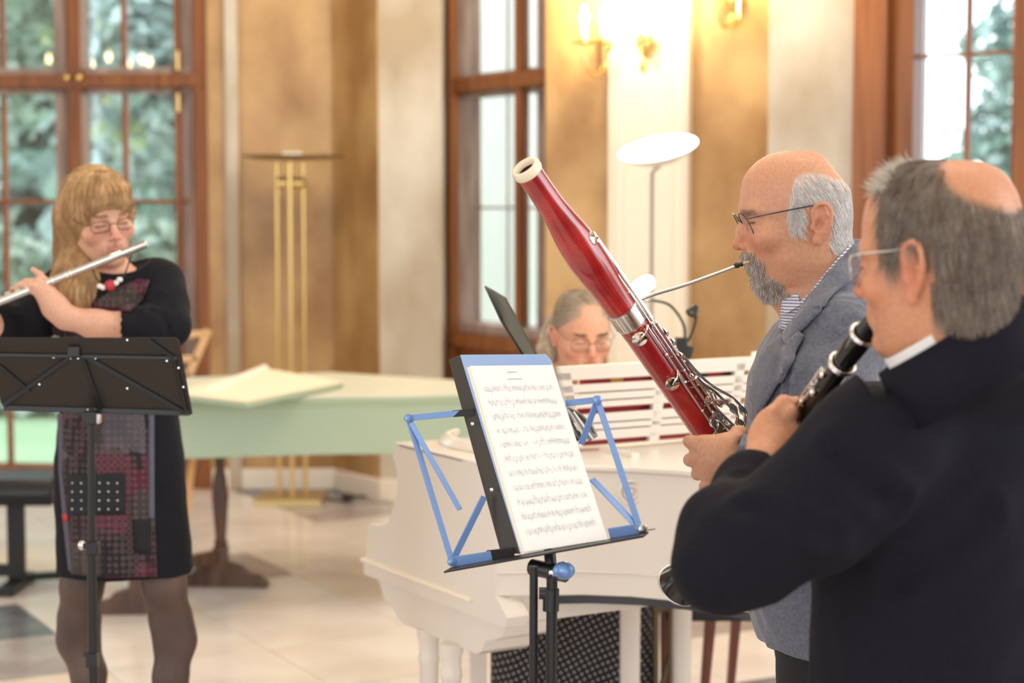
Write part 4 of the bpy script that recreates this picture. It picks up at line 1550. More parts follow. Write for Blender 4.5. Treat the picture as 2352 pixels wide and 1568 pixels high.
def head(vx, fr, tab=GEN, eye=(.031, .0775, 0.0), nose=None, mouth=True, ear=(-.012, -.008), ear_sc=1.0, lips=0.0, female=False, pucker=False, ear_out=0.0, chin_back=0.0):
    nose = nose or [(0, .088, .006), (0, .101, -.018), (0, .107, -.031)]
    sc = fr.sc
    c = npv(fr.w(0, 0, 0))
    m = 0.15 * sc
    sl, X, Y, Z_ = vx.block(c - m, c + m, 0.01)
    p = [X - c[0], Y - c[1], Z_ - c[2]]
    lx, ly, lz = [(fr.R[i][0] * p[0] + fr.R[i][1] * p[1] + fr.R[i][2] * p[2]) / sc for i in range(3)]
    t = sorted(tab)
    tz = np.array([q[0] for q in t])
    sm = smooth_path([(q[0], q[1], q[2], q[3]) for q in t], 6)
    sz = sm[:, 0]
    fz = lambda i: np.interp(lz, sz, sm[:, i])
    yf, yb, wd = fz(1), fz(2), np.maximum(fz(3), 0.004)
    yc = yf * 0.42 + yb * 0.58
    hy = np.maximum(np.where(ly > yc, yf - yc, yc - yb), 0.004)
    tt = np.clip((ly - yc) / hy, -1, 1)
    weff = wd * (1 - 0.10 * np.clip(tt, 0, 1) ** 2)
    n = 2.25
    rho = (np.abs(lx / weff) ** n + np.abs((ly - yc) / hy) ** n) ** (1 / n)
    d = (rho - 1) * np.minimum(weff, hy)
    dz = np.maximum(tz[0] - lz, lz - tz[-1])
    d = np.where(dz > 0, np.sqrt(np.maximum(d, 0) ** 2 + dz ** 2), np.maximum(d, dz * 0.8))
    vx.put(sl, (d * sc).astype(np.float32), 0.012 * sc)

    def E(x, y, z, r, k=0.008, sub=False, R=None):
        for sx in ((1, -1) if x else (1,)):
            vx.ell(fr.w(x * sx, y, z), [q * sc for q in r], fr.R if R is None else R, k * sc, sub)

    def C(a, b, ra, rb, k=0.006, sub=False):
        for sx in ((1, -1) if (a[0] or b[0]) else (1,)):
            vx.cap(fr.w(a[0] * sx, a[1], a[2]), fr.w(b[0] * sx, b[1], b[2]), ra * sc, rb * sc, k * sc, sub)
    ex, ey, ez = eye
    E(ex + .001, ey + .021, ez + .001, (.020, .015, .013), 0.012, True)
    if not female:
        C((.010, ey + .008, ez + .019), (.046, ey - .003, ez + .019), .0075, .006, 0.014)
    else:
        C((.012, ey + .005, ez + .019), (.044, ey - .004, ez + .020), .005, .004, 0.014)
    E(ex, ey - .0015, ez, (.0135, .0135, .0125), 0.003)
    C((ex - .013, ey + .0105, ez - .0035), (ex + .013, ey + .006, ez - .0035), .0012, .0012, 0.002, True)   # lash line
    C((ex - .013, ey + .010, ez + .006), (ex + .014, ey + .006, ez + .006), .0010, .0010, 0.002, True)     # lid fold
    C((ex - .012, ey + .008, ez - .011), (ex + .012, ey + .004, ez - .014), .0035, .0035, 0.006)             # bag
    C(nose[0], nose[1], .0060, .0078, 0.012)
    C(nose[1], nose[2], .0078, .0092, 0.006)
    nt = nose[-1]
    E(0, nt[1], nt[2] - .001, (.0115, .0100, .0090), 0.004)
    E(.0115, nt[1] - .010, nt[2] - .004, (.0068, .0095, .0068), 0.004)
    E(.0060, nt[1] - .003, nt[2] - .0115, (.0034, .0050, .0042), 0.003, True)
    E(.047, .058, ez - .028, (.020, .018, .018), 0.022)
    mz = nt[2] - .030
    my = nt[1] - .020
    E(0, my - .012, mz, (.030, .018, .024), 0.015)
    if mouth:
        C((0, my + .002, mz + .0045), (.019 if not pucker else .013, my - .006, mz + .001), .0048, .003, 0.003)
        C((0, my + .002, mz - .0055), (.017 if not pucker else .011, my - .005, mz - .002), .0058, .0035, 0.003)
        C((0, my + .008, mz), (.021 if not pucker else .014, my - .002, mz), .0016, .0012, 0.002, True)
        C((0, my + .004, mz + .020), (0, my + .004, mz + .012), .003, .003, 0.004, True)
    if mouth:
        E(0, my - .012 - chin_back, mz - .036, (.020, .014, .014), 0.016)
        C((-.0001, my + .004, mz - .018), (.014, my - .002, mz - .018), .004, .004, 0.010, True)
    # ears
    e0, z0 = ear
    q = ear_sc
    ring = smooth_path([(.009, .002, .002), (.0115, .016, .006), (.005, .028, .010), (-.007, .031, .014), (-.016, .022, .017), (-.0165, .006, .016), (-.012, -.009, .013), (-.005, -.020, .009), (.003, -.028, .005)], 4)
    anti = smooth_path([(-.002, .020, .009), (-.009, .012, .013), (-.010, .000, .012), (-.005, -.011, .010), (.002, -.015, .008)], 4)
    wl_ = float(np.interp(z0, sz, sm[:, 3]))
    for sx in (1, -1):
        X0 = wl_ * 0.985 + ear_out
        pw = lambda a: fr.w((X0 + a[2] * q) * sx, e0 + a[0] * q, z0 + a[1] * q)
        R = fr.R
        for a in range(len(ring) - 1):
            vx.cap(pw(ring[a]), pw(ring[a + 1]), .0030 * q * sc, .0030 * q * sc, 0.002 * sc)
        vx.cap(pw((.0, .018, .001)), pw((-.002, -.016, .001)), .013 * sc * q * 0.8, .011 * q * sc * 0.75, 0.004 * sc)
        vx.ell(fr.w((X0 + .008 * q) * sx, e0 - .003 * q, z0 + .004 * q), [.0045 * q * sc, .0145 * q * sc, .026 * q * sc], R, 0.003 * sc)
        vx.ell(fr.w((X0 + .006 * q) * sx, e0 + .003 * q, z0 - .026 * q), [.004 * q * sc, .008 * q * sc, .009 * q * sc], R, 0.005 * sc)
        vx.ell(fr.w((X0 + .016 * q) * sx, e0 + .001 * q, z0 - .004 * q), [.009 * q * sc, .0085 * q * sc, .0115 * q * sc], R, 0.003 * sc, True)
        vx.ell(fr.w((X0 + .018 * q) * sx, e0 - .003 * q, z0 + .021 * q), [.007 * q * sc, .0075 * q * sc, .006 * q * sc], R, 0.003 * sc, True)
        for a in range(len(anti) - 1):
            vx.cap(pw(anti[a]), pw(anti[a + 1]), .0024 * q * sc, .0024 * q * sc, 0.002 * sc)
        vx.ell(fr.w((X0 + .006 * q) * sx, e0 + .0105 * q, z0 - .006 * q), [.0035 * q * sc, .004 * q * sc, .006 * q * sc], R, 0.003 * sc)
    return dict(mz=mz, my=my, nt=nt, eye=eye, ear=ear)


def skin_cols(v, fr, info, base, red, lip, lash=(70, 48, 38), hair=None, hmask=None):
    L = fr.loc(v)
    base, red, lip, lash = [np.array(hexc(*c)[:3]) for c in (base, red, lip, lash)]
    c = np.tile(base, (len(v), 1))

    def mix(col, a):
        nonlocal c
        a = np.clip(a, 0, 1)[:, None]
        c = c * (1 - a) + col * a
    ax = np.abs(L[:, 0])
    g = lambda x, y, z, r: np.exp(-(((ax - x) / r[0]) ** 2 + ((L[:, 1] - y) / r[1]) ** 2 + ((L[:, 2] - z) / r[2]) ** 2))
    ex, ey, ez = info['eye']
    nt = info['nt']
    mix(red, 0.75 * g(0, nt[1] + .004, nt[2], (.018, .018, .014)))
    mix(red, 0.5 * g(.045, .065, nt[2], (.024, .03, .022)))
    mix(red, 0.55 * g(.088, info['ear'][0], info['ear'][1], (.012, .025, .035)))
    mix(red, 0.35 * g(ex, ey + .012, ez, (.02, .02, .012)))
    my, mz = info['my'], info['mz']
    mix(lip, 0.85 * ((ax < .021) & (L[:, 1] > my - .010) & (np.abs(L[:, 2] - mz) < .0105 - .22 * ax)))
    mix(lash, 0.85 * ((np.abs(ax - ex) < .0145) & (np.abs(L[:, 2] - (ez - .0035)) < .0016) & (L[:, 1] > ey)))
    if hmask is not None:
        mix(np.array(hexc(*hair)[:3]), hmask(L))
    return c


_hairmats = {}


def hairmat(name, rgb, rgb2, rough=0.45, flat_mesh=False):
    if name in _hairmats:
        return _hairmats[name]
    m = bpy.data.materials.new(name)
    m.use_nodes = True
    nt = m.node_tree
    b = nt.nodes['Principled BSDF']
    hi_ = nt.nodes.new('ShaderNodeHairInfo')
    tc = nt.nodes.new('ShaderNodeTexCoord')
    n = nt.nodes.new('ShaderNodeTexNoise')
    n.inputs['Scale'].default_value = 34
    n.inputs['Detail'].default_value = 3
    nt.links.new(tc.outputs['Object'], n.inputs[0])
    av = nt.nodes.new('ShaderNodeMath')
    av.operation = 'MULTIPLY_ADD'
    av.inputs[1].default_value = 0.55
    m3 = nt.nodes.new('ShaderNodeMath')
    m3.operation = 'MULTIPLY'
    m3.inputs[1].default_value = 0.55
    nt.links.new(n.outputs[0], m3.inputs[0])
    nt.links.new(hi_.outputs['Random'], av.inputs[0])
    nt.links.new(m3.outputs[0], av.inputs[2])
    r = nt.nodes.new('ShaderNodeValToRGB')
    r.color_ramp.elements[0].position = 0.25
    r.color_ramp.elements[1].position = 0.78
    r.color_ramp.elements[0].color = hexc(*rgb)
    r.color_ramp.elements[1].color = hexc(*rgb2)
    nt.links.new(av.outputs[0] if not flat_mesh else n.outputs[0], r.inputs[0])
    nt.links.new(r.outputs[0], b.inputs['Base Color'])
    b.inputs['Roughness'].default_value = rough
    b.inputs['Specular IOR Level'].default_value = 0.3
    _hairmats[name] = m
    return m


def strands(name, parent, bvh, roots, field, length, steps, lift, r0, m, seed=0, snap=True, jitter=0.15, lenvar=0.3):
    """roots: list of (point, normal); field(p, n) -> direction. One curves object."""
    rs = random.Random(seed)
    org = ORG[parent.name]
    pos, rad = [], []
    for (p, n) in roots:
        p, n = Vector(p), Vector(n)
        L = length * (1 + rs.uniform(-lenvar, lenvar))
        st = L / steps
        j = Vector((rs.gauss(0, 1), rs.gauss(0, 1), rs.gauss(0, 1))) * jitter
        pos.append(tuple(p - org))
        rad.append(r0)
        cur = p
        for k in range(steps):
            t = (k + 1) / steps
            d = (field(cur, n) + j)
            d = (d - n * d.dot(n)) if snap else d
            d = d.normalized()
            cur = cur + d * st
            if snap:
                hit = bvh.find_nearest(cur)
                if hit[0] is not None:
                    n = hit[1]
                    cur = hit[0] + n * lift * (t if not callable(lift) else 1)
            pos.append(tuple(cur - org))
            rad.append(r0 * (1 - 0.85 * t ** 1.5))
    cu = bpy.data.hair_curves.new(name)
    cu.add_curves([steps + 1] * len(roots))
    cu.attributes['position'].data.foreach_set('vector', np.array(pos, np.float32).ravel())
    ra = cu.attributes.get('radius') or cu.attributes.new('radius', 'FLOAT', 'POINT')
    ra.data.foreach_set('value', np.array(rad, np.float32))
    cu.materials.append(m)
    o = bpy.data.objects.new(name, cu)
    COL.objects.link(o)
    o.parent = parent
    return o


def pick(v, n, mask, k, seed=0, wts=None):
    idx = np.nonzero(mask)[0]
    rs = np.random.RandomState(seed)
    if len(idx) == 0:
        return []
    idx = rs.choice(idx, k)
    jit = rs.normal(size=(k, 3)) * 0.0012
    return [(v[i] + jit[a] - n[i] * 0.0006, n[i]) for a, i in enumerate(idx)]


def drape(name, parent, bvh, poly, m, off=0.004, th=0.003, res=8, bevel=0.001):
    """cloth panel laid on a surface: 2D outline in the picture plane, cut along sight rays and laid on the garment"""
    # triangulate with bmesh after subdividing a grid of the polygon bounding box
    import bmesh
    xs = [p[0] for p in poly]
    ys = [p[1] for p in poly]
    pts = []
    N = len(poly)
    dense = []
    for i in range(N):
        a, b = Vector(poly[i]), Vector(poly[(i + 1) % N])
        k = max(1, int((b - a).length / res))
        for t in range(k):
            dense.append(a + (b - a) * t / k)

    def inside(x, y):
        c = False
        for i in range(len(dense)):
            x1, y1 = dense[i]
            x2, y2 = dense[i - 1]
            if (y1 > y) != (y2 > y) and x < (x2 - x1) * (y - y1) / (y2 - y1) + x1:
                c = not c
        return c
    cand_ = [tuple(p) for p in dense]
    yy = min(ys) + res / 2
    while yy < max(ys):
        xx = min(xs) + res / 2
        while xx < max(xs):
            if inside(xx, yy) and min((Vector((xx, yy)) - p).length for p in dense) > res * 0.45:
                cand_.append((xx, yy))
            xx += res
        yy += res
    from mathutils.geometry import delaunay_2d_cdt
    nb = len(dense)
    r = delaunay_2d_cdt([Vector(p) for p in cand_], [], [list(range(nb))], 1, 0.01)
    v2, fs = r[0], r[2]
    out = []
    last = None
    for p in v2:
        d = ray(p.x, p.y)
        h = bvh.ray_cast(EYE, d)
        if h[0] is None:
            hn = bvh.find_nearest(EYE + d * (last or 3.2))
            q, nn = hn[0], hn[1]
        else:
            q, nn = h[0], h[1]
            last = h[3]
        out.append(q + nn * off - d.normalized() * 0.001)
    mb = MB()
    mb.add(out, fs)
    o = mb.build(name, m, parent, smooth=60)
    s_ = o.modifiers.new('thick', 'SOLIDIFY')
    s_.thickness = th
    s_.offset = 0
    return o


def ring_band(name, parent, m, c, axis, ref, ra, rb, h0, h1, flare=1.08, th=0.003, gap=None, n=40):
    """open band around an axis: collar. ref: direction of ra. gap: (centre angle, half width) left open"""
    c, ax = Vector(c), Vector(axis).normalized()
    x = (Vector(ref) - ax * Vector(ref).dot(ax)).normalized()
    y = ax.cross(x)
    rows = [(h0, flare), ((h0 + h1) / 2, (1 + flare) / 2), (h1, 1.0)]
    ang = [i * 2 * math.pi / n for i in range(n)]
    closed = True
    if gap:
        g0, gw = gap
        ang = [g0 + gw + (2 * math.pi - 2 * gw) * i / (n - 1) for i in range(n)]
        closed = False
    pts, f = [], []
    for (h, s_) in rows:
        for a in ang:
            pts.append(c + ax * h + (x * math.cos(a) * ra + y * math.sin(a) * rb) * s_)
    nn = len(ang)
    for r in range(len(rows) - 1):
        for j in range(nn if closed else nn - 1):
            a, b = r * nn + j, r * nn + (j + 1) % nn
            f.append((a, b, b + nn, a + nn))
    o = MB().add(pts, f).build(name, m, parent, smooth=60)
    s2 = o.modifiers.new('thick', 'SOLIDIFY')
    s2.thickness = th
    s2.offset = 1
    return o


def stripes(name, a, b, scale, direction='X'):
    m = mat(name, a, 0.7)
    nt = m.node_tree
    tc = nt.nodes.new('ShaderNodeTexCoord')
    wv = nt.nodes.new('ShaderNodeTexWave')
    wv.bands_direction = direction
    wv.inputs['Scale'].default_value = scale
    nt.links.new(tc.outputs['Object'], wv.inputs[0])
    mx = nt.nodes.new('ShaderNodeMix')
    mx.data_type = 'RGBA'
    nt.links.new(wv.outputs['Fac'], mx.inputs[0])
    mx.inputs[6].default_value = hexc(*a)
    mx.inputs[7].default_value = hexc(*b)
    nt.links.new(mx.outputs[2], nt.nodes['Principled BSDF'].inputs['Base Color'])
    return m


def glasses(parent, fr, eye, ear, W=.024, Hh=.017, fwd=.016, metal='black_metal', drop=-.004, temple_z=0.008, wrap=.006, halfw=.071, tiltf=.12):
    root = empty('glasses', fr.w(0, .1, 0))
    root.parent = parent
    root.location = ORG[root.name] - ORG[parent.name]
    ex, ey, ez = eye
    mm = M[metal] if isinstance(metal, str) else metal
    for sx in (1, -1):
        pts = []
        for i in range(28):
            a = 2 * math.pi * i / 28
            ca, sa = math.cos(a), math.sin(a)
            x = ex + .002 + W * (abs(ca) ** 0.75) * (1 if ca > 0 else -1)
            z = ez + drop + Hh * (abs(sa) ** 0.75) * (1 if sa > 0 else -1)
            y = ey + fwd - wrap * ((x - .004) / .05) ** 2 * 1.6 + (z - ez) * tiltf
            pts.append(fr.w(x * sx, y, z))
        MB().tube(pts + [pts[0]], 0.0009 * fr.sc, 6, cap=False).build('rim', mm, root)
        cen = sum(pts, Vector()) / len(pts)
        MB().add([cen] + pts, [(0, i + 1, (i + 1) % 28 + 1) for i in range(28)]).build('lens', 'lens', root)
        hx = ex + .002 + W
        hy = ey + fwd - wrap * ((hx - .004) / .05) ** 2 * 1.6
        tp = smooth_path([fr.w(hx * sx, hy, ez + drop + temple_z), fr.w((halfw + .001) * sx, hy - .022, ez + temple_z), fr.w((halfw + .0055) * sx, ear[0] + .03, ear[1] + .026), fr.w((halfw + .006) * sx, ear[0] + .002, ear[1] + .028), fr.w((halfw + .005) * sx, ear[0] - .018, ear[1] + .006)], 6)
        MB().tube([Vector(q) for q in tp], 0.0011 * fr.sc, 6).build('temple', mm, root)
    b = [fr.w((ex + .002 - W) * s_, ey + fwd - .001, ez + drop + .004) for s_ in (1, -1)]
    mid = fr.w(0, ey + fwd + .004, ez + drop + .008)
    MB().tube([Vector(q) for q in smooth_path([b[0], mid, b[1]], 6)], 0.0010 * fr.sc, 6).build('bridge', mm, root)
    return root


def fingers(vx, list_, k=0.004, r0=0.0095, r1=0.0070):
    for f in list_:
        pts, sc_ = (f[0], f[1]) if isinstance(f, tuple) else (f, 1.0)
        n = len(pts)
        rs = [(r0 + (r1 - r0) * i / (n - 1)) * sc_ for i in range(n)]
        vx.chain(pts, rs, k)


def skinmat(name, noise=True):
    m = mat(name, (220, 170, 140), 0.45, attr='Col', noise=(190, (248, 236, 230), 4, (1, 1, 1)), bump=(420, 0.25, 0.0008), sss=0.12, spec=0.4)
    return m


M['skin'] = skinmat('skin')
# ------------------------------------------------------------------ bassoonist
def bassoonist():
    Y0 = 3.2
    S = F_PX / Y0
    O = P(1823, 520, Y0)
    fr = Frame(O, (-math.cos(0.05), -math.sin(0.05), 0))
    prof = [(346, 1822, 1838, .008), (348, 1800, 1862, .030), (352, 1780, 1874, .040), (359, 1758, 1886, .050), (370, 1740, 1896, .059), (382, 1727, 1905, .065), (396, 1715, 1916, .070), (413, 1705, 1931, .074), (436, 1700, 1944, .0775), (460, 1697.5, 1949, .079),
            (480, 1696, 1951, .079), (493, 1697, 1952, .078), (505, 1702, 1952, .077), (522, 1706, 1951, .0755), (545, 1708, 1949, .073), (570, 1710, 1945, .070), (590, 1711, 1936, .068), (605, 1721, 1925, .066),
            (620, 1733, 1910, .062), (637, 1744, 1890, .056), (650, 1752, 1870, .048), (658, 1760, 1850, .036), (664, 1770, 1830, .018)]
    tab = [((520 - y) / S, (1823 - f) / S, (1823 - b) / S, w_) for (y, f, b, w_) in prof]
    root = empty('person', V(P(1880, 1400, 3.25).x, 3.25, 0), 'bald bearded man in blue grey jacket playing a red bassoon', 'person')
    hl = (1650, 1060)
    vx = Vox((0.15, 2.75, 0.0), (0.95, 3.65, 1.76), 0.0085,
             fine=[((fr.O.x - .11, 3.06, 1.42), (fr.O.x + .11, 3.34, 1.72), 0.0021), ((None, None, None), (None, None, None), 1)])
    # the finer axes around the near hand
    hx0, hx1 = P(1565, 1060, 2.98).x, P(1720, 1060, 2.98).x

    def ax_refine(lo, hi, a, h):
        x = vx.ax[a]
        keep = x[(x < lo) | (x > hi)]
        vx.ax[a] = np.sort(np.concatenate([keep, np.arange(lo, hi, h, dtype=np.float32)]))
    ax_refine(0.25, 0.42, 0, 0.0028)
    ax_refine(2.90, 3.08, 1, 0.0028)
    ax_refine(1.08, 1.25, 2, 0.0028)
    vx.F = np.full([len(a) for a in vx.ax], 0.05, np.float32)
    # torso, limbs inside the clothes
    Yc = 3.26
    p = lambda x, y, d=Yc: P(x, y, d)
    vx.loft([(p(1890, 1010), .105, .155), (p(1890, 900), .11, .17), (p(1900, 790), .105, .18), (p(1915, 735), .08, .15)], 0.05)
    vx.loft([(p(1900, 1400), .085, .14), (p(1888, 1250), .11, .15), (p(1888, 1000), .105, .15)], 0.05)
    for dy in (-.09, .09):
        h_ = p(1912, 1430, Yc + dy)
        vx.chain([h_, V(h_.x - .01, h_.y, .5), V(h_.x, h_.y, .09)], [.068, .050, .038], 0.03)
        vx.chain([V(h_.x + .02, h_.y, .05), V(h_.x - .16, h_.y, .03)], [.036, .03], 0.03)
    vx.chain([p(1908, 770, 3.21), fr.w(0, -.048, -.075), fr.w(0, -.03, -.03)], [.068, .060, .058], 0.03)
    vx.cap(fr.w(0, .035, -.085), fr.w(0, -.02, -.125), .035, .05, 0.03)
    # near (left) arm and hand
    sh, el, wr = p(1930, 800, 3.06), P(1850, 1130, 2.96), P(1668, 1062, 2.97)
    vx.chain([sh, el, wr], [.055, .042, .027], 0.02)
    hY = 2.965
    h = lambda x, y, d=0.0: P(x, y, hY + d)
    vx.chain([wr, h(1640, 1055)], [.027, .026], 0.015)
    vx.chain([h(1665, 1025), h(1625, 1030), h(1600, 1025)], [.021, .018, .0135], 0.012)
    vx.chain([h(1660, 1055), h(1622, 1060)], [.022, .019], 0.012)
    vx.chain([h(1655, 1085), h(1632, 1085)], [.022, .018], 0.012)
    fingers(vx, [[h(1690, 1002, .002), h(1660, 1012, -.004), h(1618, 1014, -.004), h(1583, 1013, .002), h(1590, 1018, .03)],
                 [h(1620, 1058, -.002), h(1596, 1052, .0), h(1584, 1056, .008), h(1592, 1062, .034)],
                 [h(1630, 1086, -.002), h(1606, 1080, .004), h(1602, 1088, .015), h(1612, 1090, .035)],
                 [h(1645, 1100, 0), h(1630, 1112, .0), h(1620, 1119, .002), h(1632, 1117, .016)]], 0.006, .0105, .0088)
    fingers(vx, [[h(1668, 1030, .005), h(1690, 1000, .010), h(1700, 993, .022), h(1690, 990, .045)]], 0.006, .0125, .0095)
    # far (right) arm reaching to the boot joint
    vx.chain([p(1910, 800, 3.44), P(1850, 1120, 3.46), P(1745, 1150, 3.34)], [.055, .042, .028], 0.02)
    vx.ell(P(1725, 1150, 3.31), (.042, .03, .038), None, 0.012)
    for k in range(4):
        a = P(1712, 1122 + k * 18, 3.30)
        fingers(vx, [[a, a + V(-.028, -.012, 0), a + V(-.035, -.035, 0), a + V(-.02, -.045, 0)]], 0.005, .0095, .008)
    info = head(vx, fr, tab, eye=(.031, .0715, .0095), nose=[(0, .083, .013), (0, .0905, -.008), (0, .0945, -.030)], mouth=True, ear=(-.026, .006), ear_sc=1.06, pucker=True, chin_back=.020)
    v, q = vx.mesh(2)
    L = fr.loc(v)

    def hair_mask(L):
        y, z = L[:, 1], L[:, 2]
        # upper edge of the fringe rises from the temple to the crown at the back
        top = np.interp(y, [-.11, -.076, -.057, -.02, .0, .014, .022, .028], [.080, .080, .084, .094, .093, .084, .05, .0])
        low = np.interp(y, [-.10, -.07, -.045, -.038, -.012, .0, .012, .03], [-.055, -.050, -.035, .01, .032, -.012, -.016, .01])
        e = np.minimum((top - z) / .008, (z - low) / .006)
        earz = (y < .000) & (y > -.048) & (z < .043) & (np.abs(L[:, 0]) > .068)
        e = np.minimum(e, (.032 - y) / .006)
        return np.clip(e, 0, 1) * (~earz) * (np.linalg.norm(L, axis=1) < .2) * (z > -.07)
    cols = skin_cols(v, fr, info, (204, 152, 120), (198, 116, 92), (180, 106, 92), hair=(206, 196, 190), hmask=lambda L: hair_mask(L) * 0.75)
    # a few moles on the scalp
    for (a, b) in ((1782, 374), (1856, 372), (1736, 551)):
        d_ = np.linalg.norm(v - npv(P(a, b, Y0 - .07)), axis=1)
    body = vobj('body', v, q, 'skin', root, cols)
    n = vnormals(v, q)
    bv = bvh_of(v, q)
    hm = hairmat('silver grey hair', (246, 243, 240), (190, 182, 176))
    msk = hair_mask(L) > 0.45
    fade = np.clip((np.interp(L[:, 1], [-.11, -.076, -.057, -.02, .0, .014, .022, .028], [.080, .080, .084, .094, .093, .084, .05, .0]) - L[:, 2]) / .035, .12, 1)
    msk = msk & (np.random.RandomState(9).uniform(size=len(L)) < fade)

    def comb(pt, nn):
        l = fr.loc(npv(pt)[None])[0]
        return fr.u * -0.9 + fr.f * (-0.55 if l[1] < .01 else -.1) + fr.l * 0
    strands('hair', root, bv, pick(v, n, msk, 7500, 1), comb, .017, 3, .0035, .00042, hm, 1)
    # eyebrows
    bm_ = (np.abs(L[:, 2] - (.0245 - .25 * (np.abs(L[:, 0]) - .03) ** 2 * 30)) < .0035) & (np.abs(L[:, 0]) > .010) & (np.abs(L[:, 0]) < .047) & (L[:, 1] > .05)
    em = hairmat('dark grey eyebrow hair', (150, 124, 104), (186, 164, 146))
    strands('eyebrow_hair', root, bv, pick(v, n, bm_, 200, 2), lambda p_, n_: fr.l * (1 if (Vector(p_) - fr.O).dot(fr.l) > 0 else -1) - fr.f * .6 + fr.u * .2, .009, 2, .002, .00038, em, 2)
    # goatee and moustache
    mz, my = info['mz'], info['my']
    gm = hairmat('grizzled beard hair', (236, 226, 216), (138, 120, 108))
    ax_ = np.abs(L[:, 0])
    must = (L[:, 1] > my - .022) & (L[:, 2] < info['nt'][2] - .013) & (L[:, 2] > mz + .004) & (ax_ < .034)
    chin = (L[:, 2] < mz - .008) & (L[:, 2] > -.125) & (L[:, 1] > np.interp(L[:, 2], [-.11, -.095, -.08, -.07], [.016, .030, .052, .068])) & (L[:, 1] > .012) & (ax_ < .05)
    side = (ax_ > .018) & (ax_ < .040) & (L[:, 2] > mz - .012) & (L[:, 2] < mz + .010) & (L[:, 1] > .058)
    strands('moustache', root, bv, pick(v, n, must, 900, 3), lambda p_, n_: -fr.u * .8 + n_ * .35 + fr.l * (.5 if (Vector(p_) - fr.O).dot(fr.l) > 0 else -.5), .010, 3, 0, .0004, gm, 3, snap=False)
    strands('beard', root, bv, pick(v, n, chin | side, 3600, 4), lambda p_, n_: -fr.u * 1.0 + n_ * .28 - fr.f * .2, .011, 3, 0, .00042, gm, 4, snap=False, jitter=.25)
    glasses(root, fr, (.031, .0715, .0095), (-.026, .006), W=.024, Hh=.0185, fwd=.021, metal='gun_metal', drop=-.006, temple_z=.010, halfw=.076, wrap=.002, tiltf=.55)

    # ---- jacket
    jv = Vox((0.20, 2.75, 0.72), (0.95, 3.65, 1.62), 0.0062)
    T = [(p(1895, 1462), .118, .19), (p(1878, 1380), .122, .19), (p(1872, 1260), .125, .19), (p(1872, 1150), .122, .19), (p(1875, 1050), .122, .195), (p(1876, 940), .123, .20), (p(1884, 870), .122, .205), (p(1902, 800), .115, .205), (p(1918, 750), .100, .195), (p(1930, 715), .075, .16), (p(1938, 680), .058, .10)]
    jv.loft(T, 0.03, n=2.3)
    jv.chain([p(1930, 690, 3.25), p(1960, 640, 3.24), p(1955, 610, 3.22)], [.07, .052, .045], 0.03)
    sl_, er, wl_ = p(1925, 775, 3.06), P(1865, 1110, 2.965), P(1672, 1065, 2.965)
    jv.chain([p(1930, 745, 3.14), p(1928, 785, 3.075), P(1905, 900, 3.03), er], [.066, .073, .068, .060], 0.03)
    jv.chain([er, P(1760, 1095, 2.965), P(1690, 1070, 2.965), P(1672, 1066, 2.965)], [.060, .053, .050, .049], 0.02)
    jv.chain([p(1925, 780, 3.44), P(1860, 1110, 3.47), P(1760, 1150, 3.37)], [.070, .060, .044], 0.03)
    # cuff ends: cut off and hollow
    axn = (P(1672, 1066, 2.965) - P(1760, 1095, 2.965)).normalized()
    cut_c = P(1676, 1067, 2.965)
    sl, X, Y_, Z_ = jv.block(npv(cut_c) - .12, npv(cut_c) + .12, 0)
    pl_ = (X - cut_c.x) * axn.x + (Y_ - cut_c.y) * axn.y + (Z_ - cut_c.z) * axn.z
    near_ = (X < cut_c.x + 0.06)
    jv.F[sl] = np.where(near_, -smin(-jv.F[sl], -pl_.astype(np.float32) * -1 * -1, 0.0), jv.F[sl]) if False else np.maximum(jv.F[sl], np.where(near_, pl_, -1).astype(np.float32))
    jv.cap(cut_c - axn * .05, cut_c + axn * .03, .040, .043, 0.004, True)
    for nf in (lambda y_: y_, lambda y_: 2 * 3.225 - y_):
        jv.chain([P(1968, 592, 3.225), P(1955, 612, nf(3.165)), P(1922, 652, nf(3.115)), P(1888, 696, nf(3.095)), P(1850, 748, nf(3.105)), P(1822, 790, nf(3.13))], [.020, .022, .022, .022, .020, .018], .02)
    # neck opening
    jv.cap(fr.w(0, -.02, -.09), p(1890, 735, 3.22), .056, .060, 0.006, True)
    jv.cap(fr.w(0, .02, -.11), p(1835, 730, 3.18), .040, .035, 0.010, True)
    v, q = jv.mesh(3)
    n = vnormals(v, q)
    Pj = lambda x, y, d=3.0: P(x, y, d)
    dep = .0022 * waves(v, 26, 5, stretch=(1, 1, .5)) + .0010 * waves(v, 60, 6)
    v = v + n * dep[:, None]
    seg = [(Pj(1838, 790, 2.99), Pj(1812, 860, 3.0), .006, .007), (Pj(1812, 860, 3.0), Pj(1806, 985, 3.0), .006, .008),
           (Pj(1955, 725, 3.0), Pj(1992, 735, 3.0), .0018, .006), (Pj(1935, 745, 3.0), Pj(1990, 712, 3.0), .0018, .005), (Pj(1945, 690, 3.04), Pj(1990, 705, 3.04), .0016, .005),
           (Pj(1845, 748, 3.0), Pj(1880, 708, 3.03), .002, .004), (Pj(1880, 708, 3.03), Pj(1930, 706, 3.03), .002, .004), (Pj(1930, 706, 3.03), Pj(1975, 730, 3.02), .002, .004),
           (Pj(1840, 780, 2.99), Pj(1850, 940, 2.96), .003, .012), (Pj(1905, 840, 2.96), Pj(1880, 960, 2.94), .003, .014),
           (P(1675, 1010, 2.93), P(1668, 1110, 2.93), .002, .004), (P(1690, 1000, 2.92), P(1682, 1060, 2.915), .003, .006), (P(1700, 1030, 2.91), P(1690, 1110, 2.91), .003, .005), (P(1712, 1020, 2.91), P(1740, 1090, 2.91), .003, .006)]
